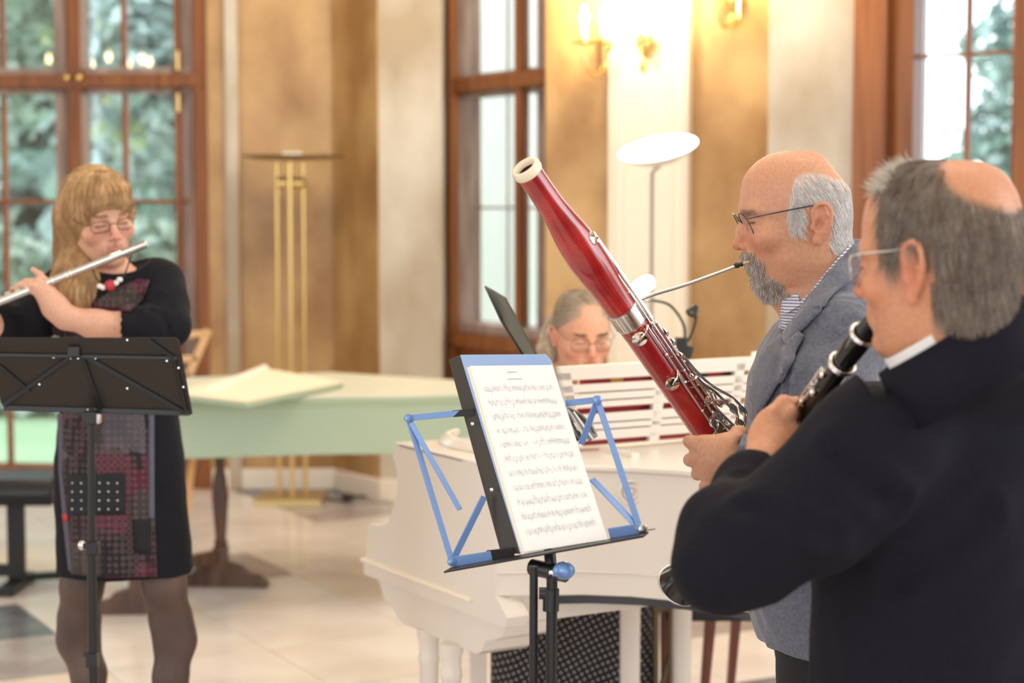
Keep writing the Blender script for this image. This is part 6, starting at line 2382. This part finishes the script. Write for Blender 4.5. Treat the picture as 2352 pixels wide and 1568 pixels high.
# ------------------------------------------------------------------ flutist
def dress_mat():
    m = mat('patchwork print jersey', (40, 34, 40), .8, bump=(500, .2, .001))
    nt = m.node_tree
    b = nt.nodes['Principled BSDF']
    tc = nt.nodes.new('ShaderNodeTexCoord')
    v1 = nt.nodes.new('ShaderNodeTexVoronoi')      # large patches
    v1.distance = 'CHEBYCHEV'
    v1.inputs['Scale'].default_value = 11
    v1.inputs['Randomness'].default_value = .55
    nt.links.new(tc.outputs['Object'], v1.inputs['Vector'])
    r1 = nt.nodes.new('ShaderNodeValToRGB')
    r1.color_ramp.interpolation = 'CONSTANT'
    cs = [(0, (28, 12, 18)), (.2, (70, 18, 36)), (.36, (54, 46, 42)), (.5, (12, 11, 14)), (.62, (76, 24, 40)), (.74, (72, 68, 76)), (.86, (40, 20, 28))]
    el = r1.color_ramp.elements
    el[0].position, el[0].color = 0, hexc(*cs[0][1])
    el[1].position, el[1].color = cs[-1][0], hexc(*cs[-1][1])
    for p_, c in cs[1:-1]:
        e = el.new(p_)
        e.color = hexc(*c)
    sp = nt.nodes.new('ShaderNodeSeparateColor')
    nt.links.new(v1.outputs['Color'], sp.inputs[0])
    nt.links.new(sp.outputs[0], r1.inputs[0])
    v2 = nt.nodes.new('ShaderNodeTexVoronoi')      # rings
    v2.inputs['Scale'].default_value = 62
    v2.inputs['Randomness'].default_value = .12
    nt.links.new(tc.outputs['Object'], v2.inputs['Vector'])
    r2 = nt.nodes.new('ShaderNodeValToRGB')
    e2 = r2.color_ramp.elements
    e2[0].position, e2[0].color = .18, (0, 0, 0, 1)
    e2[1].position, e2[1].color = .28, (1, 1, 1, 1)
    for p_, c in ((.42, 1), (.52, 0)):
        e = e2.new(p_)
        e.color = (c, c, c, 1)
    nt.links.new(v2.outputs['Distance'], r2.inputs[0])
    mx = nt.nodes.new('ShaderNodeMix')
    mx.data_type = 'RGBA'
    ml = nt.nodes.new('ShaderNodeMath')
    ml.operation = 'MULTIPLY'
    ml.inputs[1].default_value = .20
    nt.links.new(r2.outputs[0], ml.inputs[0])
    nt.links.new(ml.outputs[0], mx.inputs[0])
    nt.links.new(r1.outputs[0], mx.inputs[6])
    mx.inputs[7].default_value = hexc(150, 118, 116)
    nt.links.new(mx.outputs[2], b.inputs['Base Color'])
    return m


M['patch'] = dress_mat()
M['knit'] = mat('charcoal black jersey', (27, 27, 33), .85, noise=(150, (21, 21, 26), 3, (1, 1, 1)), bump=(600, .3, .001), spec=.2)
M['tights'] = mat('sheer dark brown tights', (92, 70, 60), .55, noise=(6, (70, 54, 48), 3, (1, 1, 1)))


def flutist():
    Y0 = 4.6
    O = P(228, 500, Y0 - .01)
    fr = Frame(O, (.54, -.80, -.16), up=(-.16, 0, 1), sc=.97)
    root = empty('person', V(P(280, 1500, 4.62).x, 4.62, 0), 'long haired blonde woman in black patchwork dress playing a silver flute', 'person')
    p = lambda x, y, d=4.62: P(x, y, d)
    lo, hi = P(-60, 900, 4.6), P(460, 900, 4.6)
    vx = Vox((lo.x, 4.25, 0.0), (hi.x + .03, 4.95, 1.70), .0088, fine=[((O.x - .10, O.y - .11, O.z - .15), (O.x + .11, O.y + .11, O.z + .14), .0026)])

    def ax_refine(lo, hi, a, h):
        x = vx.ax[a]
        keep = x[(x < lo) | (x > hi)]
        vx.ax[a] = np.sort(np.concatenate([keep, np.arange(lo, hi, h, dtype=np.float32)]))
    hY = 4.43
    h = lambda x, y, d=0.0: P(x, y, hY + d)
    hc = h(100, 670)
    ax_refine(hc.x - .10, hc.x + .07, 0, .0032)
    ax_refine(hY - .05, hY + .07, 1, .0032)
    ax_refine(hc.z - .08, hc.z + .08, 2, .0032)
    vx.F = np.full([len(a) for a in vx.ax], 0.05, np.float32)
    # torso
    vx.loft([(p(275, 1180), .15, .10), (p(275, 1030), .145, .105), (p(272, 860), .115, .085), (p(272, 740), .135, .095), (p(272, 660), .15, .08), (p(270, 620), .10, .06)], .05)
    vx.chain([p(255, 640, 4.62), fr.w(0, -.045, -.085), fr.w(0, -.03, -.03)], [.058, .052, .054], .03)
    # legs
    for (a, b, c, d_, dy) in ((188, 182, 180, 200, .02), (378, 392, 402, 395, -.02)):
        kn = p(a, 1345, 4.60 + dy)
        vx.chain([p(230 if a < 250 else 330, 1120, 4.62), kn, p(b, 1420, 4.63 + dy), p(c, 1470, 4.64 + dy), V(p(d_, 1560).x, 4.62 + dy, .42), V(p(d_, 1560).x, 4.60 + dy, .10)], [.080, .046, .045, .046, .037, .030], .03)
        f0 = V(p(d_, 1560).x, 4.60 + dy, .05)
        vx.chain([f0 + V(0, .03, 0), f0 + V(0, -.13, -.02)], [.034, .028], .03)
    # left arm crossing to the flute
    sh, el, wr = p(375, 665, 4.60), p(386, 750, 4.50), h(150, 728)
    vx.chain([sh, el], [.050, .043], .02)
    vx.chain([el, P(300, 752, 4.47), P(220, 745, 4.45), wr], [.040, .037, .033, .0265], .02)
    vx.chain([wr, h(125, 705), h(108, 678)], [.026, .027, .025], .02)
    vx.chain([h(130, 700), h(98, 668)], [.024, .020], .012)
    fingers(vx, [[h(112, 668, 0), h(106, 645, .0), h(92, 630, .0), h(76, 619, .004)],
                 [h(104, 660, -.005), h(88, 645, -.008), h(62, 646, -.004), h(44, 653, .004)],
                 [h(98, 672, -.010), h(78, 657, -.014), h(52, 657, -.008), h(28, 665, .003)],
                 [h(96, 682, -.006), h(78, 668, -.010), h(55, 666, -.004), h(40, 668, .004)]], .005, .0086, .0068)
    fingers(vx, [[h(118, 690, .01), h(112, 668, .025), h(100, 655, .04)]], .005, .0105, .0085)
    # right arm, mostly beyond the frame
    vx.chain([p(150, 665, 4.66), P(40, 790, 4.56)], [.048, .042], .02)
    vx.chain([P(40, 790, 4.56), P(-45, 725, 4.42)], [.040, .030], .02)
    vx.ell(P(-52, 705, 4.40), (.03, .025, .035), None, .01)
    for k in range(4):
        a = P(-50 + 12 * k, 695 - 4 * k, 4.40)
        fingers(vx, [[a + V(0, 0, -.02), a + V(.0, -.01, .005), a + V(.0, .01, .02), a + V(.0, .03, .012)]], .004, .008, .0065)
    info = head(vx, fr, GEN, ear=(-.012, -.010), ear_sc=.95, female=True, nose=[(0, .088, .004), (0, .100, -.018), (0, .106, -.030)], pucker=True)
    v, q = vx.mesh(2)
    L = fr.loc(v)
    cols = skin_cols(v, fr, info, (220, 172, 146), (210, 134, 112), (200, 134, 118))
    t_ = np.array(hexc(80, 60, 52)[:3])
    body = vobj('body', v, q, 'skin', root, cols)
    # legs in tights: a second skin over the legs
    tv = Vox((lo.x, 4.3, 0.02), (hi.x, 4.9, 0.98), .0085)
    for (a, b, c, d_, dy) in ((188, 182, 180, 200, .02), (378, 392, 402, 395, -.02)):
        tv.chain([p(230 if a < 250 else 330, 1120, 4.62), p(a, 1345, 4.60 + dy), p(b, 1420, 4.63 + dy), p(c, 1470, 4.64 + dy), V(p(d_, 1560).x, 4.62 + dy, .42), V(p(d_, 1560).x, 4.60 + dy, .10)], [.083, .0495, .0485, .0490, .040, .033], .03)
        f0 = V(p(d_, 1560).x, 4.60 + dy, .05)
        tv.chain([f0 + V(0, .03, 0), f0 + V(0, -.13, -.02)], [.037, .031], .03)
    a_, q_ = tv.mesh(3)
    vobj('tights', a_, q_, 'tights', root)
    for (d_, dy) in ((200, .02), (395, -.02)):
        f0 = V(p(d_, 1560).x, 4.60 + dy, .0)
        s2 = Vox((f0.x - .08, f0.y - .26, -.02), (f0.x + .08, f0.y + .12, .12), .006)
        s2.chain([f0 + V(0, .04, .04), f0 + V(0, -.08, .035), f0 + V(0, -.17, .028)], [.042, .04, .03], .02)
        s2.cut((0, 0, .002), (0, 0, -1))
        s2.cut(f0 + V(0, .0, .07), (0, 0, 1))
        a_, q_ = s2.mesh(2)
        vobj('shoe', a_, q_, 'shoe', root)
    n = vnormals(v, q)
    bv = bvh_of(v, q)
    # eyebrows
    bm_ = (np.abs(L[:, 2] - .0225) < .003) & (np.abs(L[:, 0]) > .010) & (np.abs(L[:, 0]) < .046) & (L[:, 1] > .05)
    strands('eyebrow_hair', root, bv, pick(v, n, bm_, 110, 2), lambda p_, n_: fr.l * (1 if (Vector(p_) - fr.O).dot(fr.l) > 0 else -1) - fr.f * .6, .009, 2, .002, .0005, hairmat('light brown eyebrow hair', (170, 130, 92), (140, 104, 74)), 2)
    glasses(root, fr, info['eye'], info['ear'], W=.023, Hh=.0145, fwd=.018, metal=mat('brown spectacle frame', (110, 74, 62), .35, .5), drop=-.004, temple_z=.006, halfw=.074)

    # ---- hair: a fitted mass with falling locks
    hv = Vox((O.x - .17, 4.36, O.z - .36), (O.x + .17, 4.85, O.z + .17), .0048)
    sc = fr.sc
    hv.ell(fr.w(0, -.018, .022), [.088 * sc, .109 * sc, .111 * sc], fr.R, .0)
    hv.ell(fr.w(0, -.055, -.03), [.080, .07, .10], fr.R, .02)
    # open the face
    hv.ell(fr.w(.000, .095, -.045), [.066, .064, .083], fr.R, .010, True)
    hv.ell(fr.w(0, .03, -.12), [.055, .09, .07], fr.R, .012, True)
    # long fall on her right shoulder (image left) in front
    hv.chain([fr.w(-.058, -.02, .03), P(172, 560, 4.62), P(168, 620, 4.57), P(178, 680, 4.535), P(190, 728, 4.52)], [.032, .030, .036, .038, .020], .03)
    hv.chain([fr.w(-.060, -.04, .0), P(164, 580, 4.64), P(155, 650, 4.60), P(160, 725, 4.57)], [.036, .032, .034, .018], .03)
    hv.chain([P(185, 590, 4.57), P(205, 640, 4.535), P(205, 690, 4.525)], [.020, .022, .012], .02)
    hv.chain([fr.w(-.02, -.08, .0), P(215, 600, 4.70), P(200, 680, 4.72), P(190, 760, 4.72)], [.05, .05, .05, .03], .03)
    # hair on her left side, short of the face
    hv.chain([fr.w(.072, -.012, .035), fr.w(.078, -.012, .0), fr.w(.075, -.02, -.05)], [.016, .014, .010], .015)
    # fringe
    for i in range(9):
        x = -.055 + i * .0135
        z1 = .037 - .006 * math.cos(i * .9) - (.010 if i in (0, 8) else 0)
        yy = .098 - 4.5 * (x * x) * 2.2
        hv.chain([fr.w(x * .6, yy - .035, .105), fr.w(x * .9, yy - .004, .078), fr.w(x, yy + .002, z1 + .018), fr.w(x * 1.02, yy + .001, z1)], [.016, .0125, .009, .004], .008)
    hv2, hq = hv.mesh(3)
    hn = vnormals(hv2, hq)
    hl = fr.loc(hv2)
    ang = np.arctan2(hv2[:, 0] - O.x, hv2[:, 1] - O.y)
    hv2 = hv2 + hn * (.0016 * np.sin(ang * 46 + 3 * np.sin(hv2[:, 2] * 22)) + .0012 * np.sin(ang * 95 + 5 * np.sin(hv2[:, 2] * 16)))[:, None]
    hm0 = hairmat('golden blonde hair', (214, 176, 128), (150, 108, 68), .4, True)
    nt = hm0.node_tree
    for nd in nt.nodes:
        if nd.type == 'TEX_NOISE':
            mp = nt.nodes.new('ShaderNodeMapping')
            mp.inputs['Scale'].default_value = (1, 1, .07)
            tcn = [x for x in nt.nodes if x.type == 'TEX_COORD'][0]
            nt.links.new(tcn.outputs['Object'], mp.inputs[0])
            nt.links.new(mp.outputs[0], nd.inputs[0])
    hobj = vobj('hair', hv2, hq, hm0, root)
    hb = bvh_of(hv2, hq)
    part = fr.w(-.01, .0, .125)

    def flow(pt, nn):
        d = Vector(pt) - part
        l = fr.loc(npv(pt)[None])[0]
        if l[2] > .02:
            return (d - fr.u * d.dot(fr.u)).normalized() * .8 - fr.u * .8
        return V(0, 0, -1)
    strands('hair_strands', hobj, hb, pick(hv2, hn, hv2[:, 2] > O.z - .30, 5200, 8), flow, .085, 6, .0028, .00050, hm0, 8, jitter=.07)

    # ---- dress: side panels, sleeves, patchwork front
    dv = Vox((lo.x, 4.3, P(280, 1320, 4.6).z - .01), (hi.x + .03, 4.95, 1.52), .0062)
    T = [(p(288, 1316), .168, .13), (p(287, 1250), .164, .128), (p(280, 1150), .158, .125), (p(277, 1050), .156, .125), (p(275, 960), .146, .115), (p(274, 860), .134, .102), (p(273, 780), .142, .110), (p(272, 700), .146, .112), (p(272, 650), .142, .095), (p(272, 620), .128, .080), (p(275, 598), .10, .065)]
    dv.loft(T, .02, n=2.3)
    dv.cut(p(288, 1312), (0.0, 0, -1))
    dv.chain([p(325, 632, 4.62), p(371, 652, 4.60), p(380, 700, 4.55), p(386, 748, 4.50)], [.046, .052, .053, .051], .03)
    dv.chain([p(386, 748, 4.50), P(340, 752, 4.475), P(285, 750, 4.463)], [.052, .050, .048], .02)
    dv.ell(P(262, 748, 4.455), (.030, .06, .06), None, .001, True)
    dv.chain([p(200, 640, 4.64), p(150, 665, 4.64), P(60, 745, 4.57), P(40, 775, 4.56)], [.05, .054, .056, .055], .03)
    dv.chain([P(40, 775, 4.56), P(0, 745, 4.50)], [.055, .052], .02)
    c0, a0 = P(293, 750, 4.465), V(-1, -.03, 0).normalized()
    sl, X, Y_, Z_ = dv.block((P(230, 700, 4.4).x, 4.36, P(300, 800, 4.4).z), (P(330, 700, 4.4).x, 4.52, P(300, 700, 4.4).z), 0)
    dv.F[sl] = np.maximum(dv.F[sl], np.broadcast_to(((X - c0.x) * a0.x + (Y_ - c0.y) * a0.y).astype(np.float32), dv.F[sl].shape)) if False else dv.F[sl]
    # neckline
    dv.ell(p(262, 585, 4.56), (.088, .10, .045), None, .01, True)
    v, q = dv.mesh(3)
    n = vnormals(v, q)
    v = v + n * (.0025 * waves(v, 22, 21, stretch=(1, 1, .3)) + .0008 * waves(v, 60, 22))[:, None]
    g = lambda x, y, d=4.45: P(x, y, d)
    seg = [(g(305, 725), g(300, 770), .004, .006), (g(325, 722), g(335, 772), .005, .007), (g(345, 718), g(362, 765), .006, .008), (g(370, 722), g(382, 760), .004, .008), (g(395, 700, 4.5), g(360, 680, 4.5), .003, .008), (g(410, 660, 4.55), g(375, 650, 4.55), .003, .008),
           (P(20, 700, 4.5), P(50, 690, 4.52), .004, .007), (P(10, 720, 4.48), P(40, 712, 4.5), .004, .007)]
    v = creases(v, n, seg)
    # hem flare folds
    L2 = v[:, 2]
    dr = vobj('dress', v, q, 'knit', root)
    dbv = bvh_of(v, q)
    drape('dress_front_panel', root, dbv, [(148, 930), (350, 930), (352, 1100), (360, 1324), (250, 1326), (165, 1318), (150, 1200), (142, 1060)], 'patch', .003, .002, res=14)
    drape('dress_side_band', root, dbv, [(136, 950), (148, 950), (146, 1090), (160, 1200), (168, 1312), (160, 1310), (148, 1200), (138, 1080)], mat('grey jersey band', (84, 80, 92), .8), .004, .002, res=12)
    drape('dress_patch', root, dbv, [(158, 1090), (288, 1085), (288, 1180), (160, 1182)], mat('black dotted patch', (22, 22, 28), .8), .006, .0015, res=14)
    drape('dress_patch', root, dbv, [(305, 1192), (346, 1190), (347, 1268), (308, 1270)], mat('plain black patch', (16, 14, 18), .8), .006, .0015, res=14)
    drape('dress_patch', root, dbv, [(147, 1180), (158, 1178), (160, 1196), (149, 1197)], 'red_print', .006, .0015, res=8)
    drape('dress_patch', root, dbv, [(340, 950), (352, 950), (354, 1190), (342, 1188)], mat('grey blue patch', (88, 88, 104), .8), .0055, .0015, res=12)
    # dots on the black patch
    for r in range(4):
        for c in range(6):
            x, y = 170 + c * 20, 1108 + r * 20
            hh = dbv.ray_cast(EYE, ray(x, y))
            if hh[0]:
                MB().lathe(hh[0] + hh[1] * .0075, hh[1], [(0, .0021), (.0005, .0018), (.0006, 0)], 8).build('dot', 'white_metal', root)
    drape('dress_front_panel', root, dbv, [(205, 700), (262, 665), (318, 640), (345, 645), (330, 690), (300, 716), (230, 715)], 'patch', .003, .002, res=10)
    drape('dress_front_panel', root, dbv, [(118, 748), (150, 752), (300, 790), (300, 800), (120, 800)], 'patch', .003, .002, res=12)
    # necklace
    nk = smooth_path([P(212, 610, 4.50), P(222, 640, 4.485), P(248, 655, 4.475), P(280, 640, 4.48), P(303, 585, 4.50)], 8)
    nck = empty('necklace', P(250, 655, 4.475))
    nck.parent = root
    nck.location = ORG[nck.name] - ORG[root.name]
    MB().tube([Vector(x) for x in nk], .0018, 6).build('cord', 'black_plastic', nck)
    MB().ball(P(253, 655, 4.462), (.0135, .005, .0135), 10).build('red_bead', 'red_print', nck)
    for px, py in ((229, 657), (236, 660), (266, 650), (275, 642)):
        MB().ball(P(px, py, 4.465), (.0075, .006, .0065), 8).build('white_bead', 'white_metal', nck)


flutist()


def flute():
    A, B = P(336, 560, 4.47), P(-60, 716, 4.40)
    root = empty('flute', (A + B) / 2, 'silver flute held sideways by the blonde woman', 'flute')
    d = (B - A).normalized()
    r = .0095
    MB().lathe(A, d, [(-.002, 0), (-.002, r * .9), (0, r * 1.02), (.006, r * 1.02), (.007, r * .97), (.19, r)], 24).build('head_joint', 'silver_dull', root)
    MB().lathe(A, d, [(.19, r), (.50, r), (.50, 0)], 24).build('body_joint', 'silver_dull', root)
    for t in (.19, .20, .235):
        MB().torus(A + d * t, d, r, .0015).build('ring', 'silver', root)
    up = V(0, -.3, 1)
    up = (up - d * up.dot(d)).normalized()
    lp = A + d * .075 + up * .006
    MB().tube([lp - d * .016, lp - d * .010, lp + d * .010, lp + d * .016], [(.003, .002), (.009, .006), (.009, .006), (.003, .002)], 14, flat=V(0, 1, 0)).build('lip_plate', 'silver', root)
    for k in range(9):
        c = A + d * (.27 + k * .024) + up * (r + .001)
        MB().lathe(c, up, [(0, .0075), (.003, .0075), (.0042, .005), (.0045, 0)], 16).build('key_cup', 'brass' if k > 5 else 'silver', root)
    MB().tube([A + d * .24 + up * .006 + V(0, -.008, 0), A + d * .48 + up * .006 + V(0, -.008, 0)], .002, 8).build('key_rod', 'silver', root)


flute()


# ------------------------------------------------------------------ pianist
def pianist():
    Y0 = 5.12
    O = P(1337, 768, Y0)
    fr = Frame(O, (.26, -.94, -.20), sc=.96)
    root = empty('person', V(P(1330, 1400, 5.4).x, 5.42, 0), 'grey haired woman in glasses seated behind the piano desk', 'person')
    vx = Vox((O.x - .36, 4.75, 0.0), (O.x + .36, 5.75, 1.42), .0095, fine=[((O.x - .10, O.y - .11, O.z - .14), (O.x + .10, O.y + .11, O.z + .13), .003)])
    vx.F = np.full([len(a) for a in vx.ax], 0.05, np.float32)
    cx = O.x
    vx.loft([(V(cx, 5.5, .45), .17, .13), (V(cx, 5.48, .62), .15, .12), (V(cx, 5.40, .85), .15, .10), (V(cx, 5.30, 1.0), .16, .09), (V(cx, 5.27, 1.06), .10, .06)], .05)
    vx.chain([V(cx, 5.27, 1.05), fr.w(0, -.045, -.085), fr.w(0, -.03, -.03)], [.058, .052, .054], .03)
    for s_ in (-1, 1):
        vx.chain([V(cx + s_ * .15, 5.30, 1.02), V(cx + s_ * .22, 5.34, .80), pp(.55 + s_ * .16, -.1, .79)], [.045, .038, .026], .03)
        hnd = pp(.55 + s_ * .16, -.07, .775)
        vx.ell(hnd, (.04, .045, .018), None, .015)
        for k in range(5):
            a = hnd + PU * (k - 2) * .017
            fingers(vx, [[a, a + PV_ * .035 + V(0, 0, .012), a + PV_ * .06 + V(0, 0, -.015)]], .004, .008, .0068)
        vx.chain([V(cx + s_ * .09, 5.48, .50), V(cx + s_ * .11, 5.24, .46), V(cx + s_ * .11, 5.26, .08)], [.07, .052, .038], .03)
        vx.chain([V(cx + s_ * .11, 5.27, .05), V(cx + s_ * .11, 5.12, .03)], [.034, .028], .02)
    info = head(vx, fr, GEN, ear=(-.012, -.008), ear_sc=.92, female=True)
    v, q = vx.mesh(2)
    L = fr.loc(v)

    def hmask(L):
        x, y, z = np.abs(L[:, 0]), L[:, 1], L[:, 2]
        fl = np.interp(z, [-.02, .02, .05, .075, .095], [-.005, .012, .055, .082, .07])
        earz = (y < .012) & (y > -.03) & (z < .022) & (x > .07)
        return np.clip((fl - y) / .006, 0, 1) * (z > -.075) * (~earz) * (np.linalg.norm(L, axis=1) < .2)
    cols = skin_cols(v, fr, info, (218, 164, 136), (206, 128, 104), (190, 112, 102), hair=(168, 148, 126), hmask=hmask)
    vobj('body', v, q, 'skin', root, cols)
    n = vnormals(v, q)
    bv = bvh_of(v, q)
    hm = hairmat('ash grey hair', (214, 196, 172), (138, 116, 94))
    tie = fr.w(-.02, -.11, -.01)

    def comb(pt, nn):
        return (tie - Vector(pt)).normalized()
    strands('hair', root, bv, pick(v, n, hmask(L) > .5, 4200, 3), comb, .06, 5, .004, .0006, hm, 3, jitter=.08)
    pv = Vox((O.x - .2, O.y - .12, O.z - .16), (O.x + .1, O.y + .2, O.z + .08), .005)
    pv.chain([fr.w(-.03, -.09, .0), P(1262, 775, 5.18), P(1258, 800, 5.16), P(1262, 822, 5.15)], [.028, .024, .026, .014], .02)
    pv.chain([P(1280, 730, 5.16), P(1262, 770, 5.17)], [.022, .022], .02)
    a_, q_ = pv.mesh(2)
    a_ = a_ + vnormals(a_, q_) * (.002 * waves(a_, 160, 2, stretch=(1, 1, .2)))[:, None]
    po = vobj('ponytail', a_, q_, hm, root)
    pn = vnormals(a_, q_)
    strands('ponytail_strands', po, bvh_of(a_, q_), pick(a_, pn, a_[:, 2] > 0, 800, 3), lambda p_, n_: V(-.1, 0, -1), .04, 4, .003, .0006, hm, 4, jitter=.2)
    bm_ = (np.abs(L[:, 2] - .0225) < .003) & (np.abs(L[:, 0]) > .010) & (np.abs(L[:, 0]) < .046) & (L[:, 1] > .05)
    strands('eyebrow_hair', root, bv, pick(v, n, bm_, 240, 2), lambda p_, n_: fr.l * (1 if (Vector(p_) - fr.O).dot(fr.l) > 0 else -1) - fr.f * .6, .009, 2, .002, .0005, hairmat('grey brown eyebrow hair', (130, 106, 88), (110, 90, 74)), 2)
    glasses(root, fr, info['eye'], info['ear'], W=.026, Hh=.0185, fwd=.020, metal=mat('dark bronze spectacle frame', (78, 62, 58), .35, .5), drop=-.006, temple_z=.012, halfw=.073)
    # top and dotted skirt
    tv = Vox((cx - .34, 4.95, .42), (cx + .34, 5.75, 1.16), .008)
    tv.loft([(V(cx, 5.5, .46), .19, .15), (V(cx, 5.48, .62), .17, .14), (V(cx, 5.40, .85), .17, .12), (V(cx, 5.30, 1.0), .18, .105), (V(cx, 5.28, 1.07), .12, .075)], .03)
    for s_ in (-1, 1):
        tv.chain([V(cx + s_ * .15, 5.30, 1.01), V(cx + s_ * .22, 5.34, .80), pp(.55 + s_ * .16, -.14, .79)], [.058, .052, .038], .03)
    tv.cap(V(cx, 5.27, 1.02), V(cx, 5.22, 1.14), .055, .06, .005, True)
    v, q = tv.mesh(2)
    vobj('top', v, q, M['trousers_black'], root)
    sv = Vox((cx - .40, 4.9, .10), (cx + .44, 5.8, .66), .009)
    x0, x1 = P(1125, 1500, 5.1).x, P(1505, 1500, 5.1).x
    xm = (x0 + x1) / 2
    hw = (x1 - x0) / 2
    sv.loft([(V(xm, 5.22, .12), hw, .16), (V(xm, 5.24, .45), hw * 1.0, .17), (V(xm, 5.30, .60), hw * .92, .20)], .03, n=3.2)
    for s_ in (-1, 1):
        sv.chain([V(cx + s_ * .08, 5.5, .50), V(xm + s_ * hw * .5, 5.16, .50), V(xm + s_ * hw * .55, 5.12, .22)], [.10, .095, .10], .04)
    v, q = sv.mesh(3)
    n = vnormals(v, q)
    v = v + n * (.008 * np.sin((v[:, 0] - xm) * 46 + 2 * np.sin(v[:, 2] * 6)))[:, None]
    sk = mat('black skirt cloth with white dots', (22, 20, 22), .8)
    nt = sk.node_tree
    tc = nt.nodes.new('ShaderNodeTexCoord')
    mp = nt.nodes.new('ShaderNodeMapping')
    mp.inputs['Rotation'].default_value = (0, .5, 0)
    mp.inputs['Scale'].default_value = (1, .001, 1)
    vo = nt.nodes.new('ShaderNodeTexVoronoi')
    vo.inputs['Scale'].default_value = 62
    vo.inputs['Randomness'].default_value = 0.05
    cr = nt.nodes.new('ShaderNodeValToRGB')
    cr.color_ramp.elements[0].position = .15
    cr.color_ramp.elements[0].color = hexc(196, 186, 180)
    cr.color_ramp.elements[1].position = .22
    cr.color_ramp.elements[1].color = hexc(24, 22, 24)
    nt.links.new(tc.outputs['Object'], mp.inputs[0])
    nt.links.new(mp.outputs[0], vo.inputs['Vector'])
    nt.links.new(vo.outputs['Distance'], cr.inputs[0])
    nt.links.new(cr.outputs[0], nt.nodes['Principled BSDF'].inputs['Base Color'])
    vobj('skirt', v, q, sk, root)
    for s_ in (-1, 1):
        f0 = V(cx + s_ * .11, 5.25, 0)
        s2 = Vox((f0.x - .08, f0.y - .24, -.02), (f0.x + .08, f0.y + .12, .12), .007)
        s2.chain([f0 + V(0, .04, .04), f0 + V(0, -.08, .035), f0 + V(0, -.16, .028)], [.042, .04, .03], .02)
        s2.cut((0, 0, .002), (0, 0, -1))
        v, q = s2.mesh(2)
        vobj('shoe', v, q, 'shoe', root)
    # her bench
    b = empty('piano_bench', V(cx, 5.55, 0), 'black bench on which the pianist sits behind the piano', 'bench')
    MB().box(V(cx - .24, 5.40, .38), V(.48, 0, 0), V(0, .34, 0), V(0, 0, .06)).build('cushion', 'cushion', b, bevel=.015)
    for sx in (-.21, .21):
        for sy in (5.43, 5.71):
            MB().box(V(cx + sx - .02, sy - .02, 0), V(.04, 0, 0), V(0, .04, 0), V(0, 0, .38)).build('leg', 'dark_wood', b, bevel=.003)


pianist()


# ------------------------------------------------------------------ chandelier left of the picture, mirrored in the window panes
def chandelier():
    v = P(222, 150, 15.8)
    d = (v - WL.A).dot(WL.n)
    c = v - WL.n * (2 * d)
    root = empty('chandelier', V(c.x, c.y, H_CEIL), 'brass chandelier with candle bulbs, seen mirrored in the upper panes of the left window', 'chandelier')
    MB().tube([V(c.x, c.y, H_CEIL), V(c.x, c.y, c.z + .1)], .006, 8).build('rod', 'brass', root)
    MB().lathe(V(c.x, c.y, c.z - .12), V(0, 0, 1), [(0, 0), (.02, .03), (.08, .06), (.14, .03), (.2, .05), (.26, .02), (.3, 0)], 18).build('hub', 'brass', root)
    for k in range(8):
        a = 2 * math.pi * k / 8 + .2
        e = V(math.cos(a), math.sin(a), 0)
        q = c + e * .42 + V(0, 0, -.05)
        pts = smooth_path([c + V(0, 0, -.05), c + e * .18 + V(0, 0, -.14), c + e * .36 + V(0, 0, -.14), q], 5)
        MB().tube([Vector(x) for x in pts], .008, 8).build('arm', 'brass', root)
        MB().lathe(q, V(0, 0, 1), [(0, 0), (0, .04), (.008, .042), (.008, .012), (.06, .012), (.06, 0)], 14).build('candle_cup', 'brass', root)
        MB().lathe(q + V(0, 0, .06), V(0, 0, 1), [(0, .010), (.02, .022), (.045, .020), (.075, .008), (.09, .001)], 12).build('bulb', 'bulb', root)


chandelier()
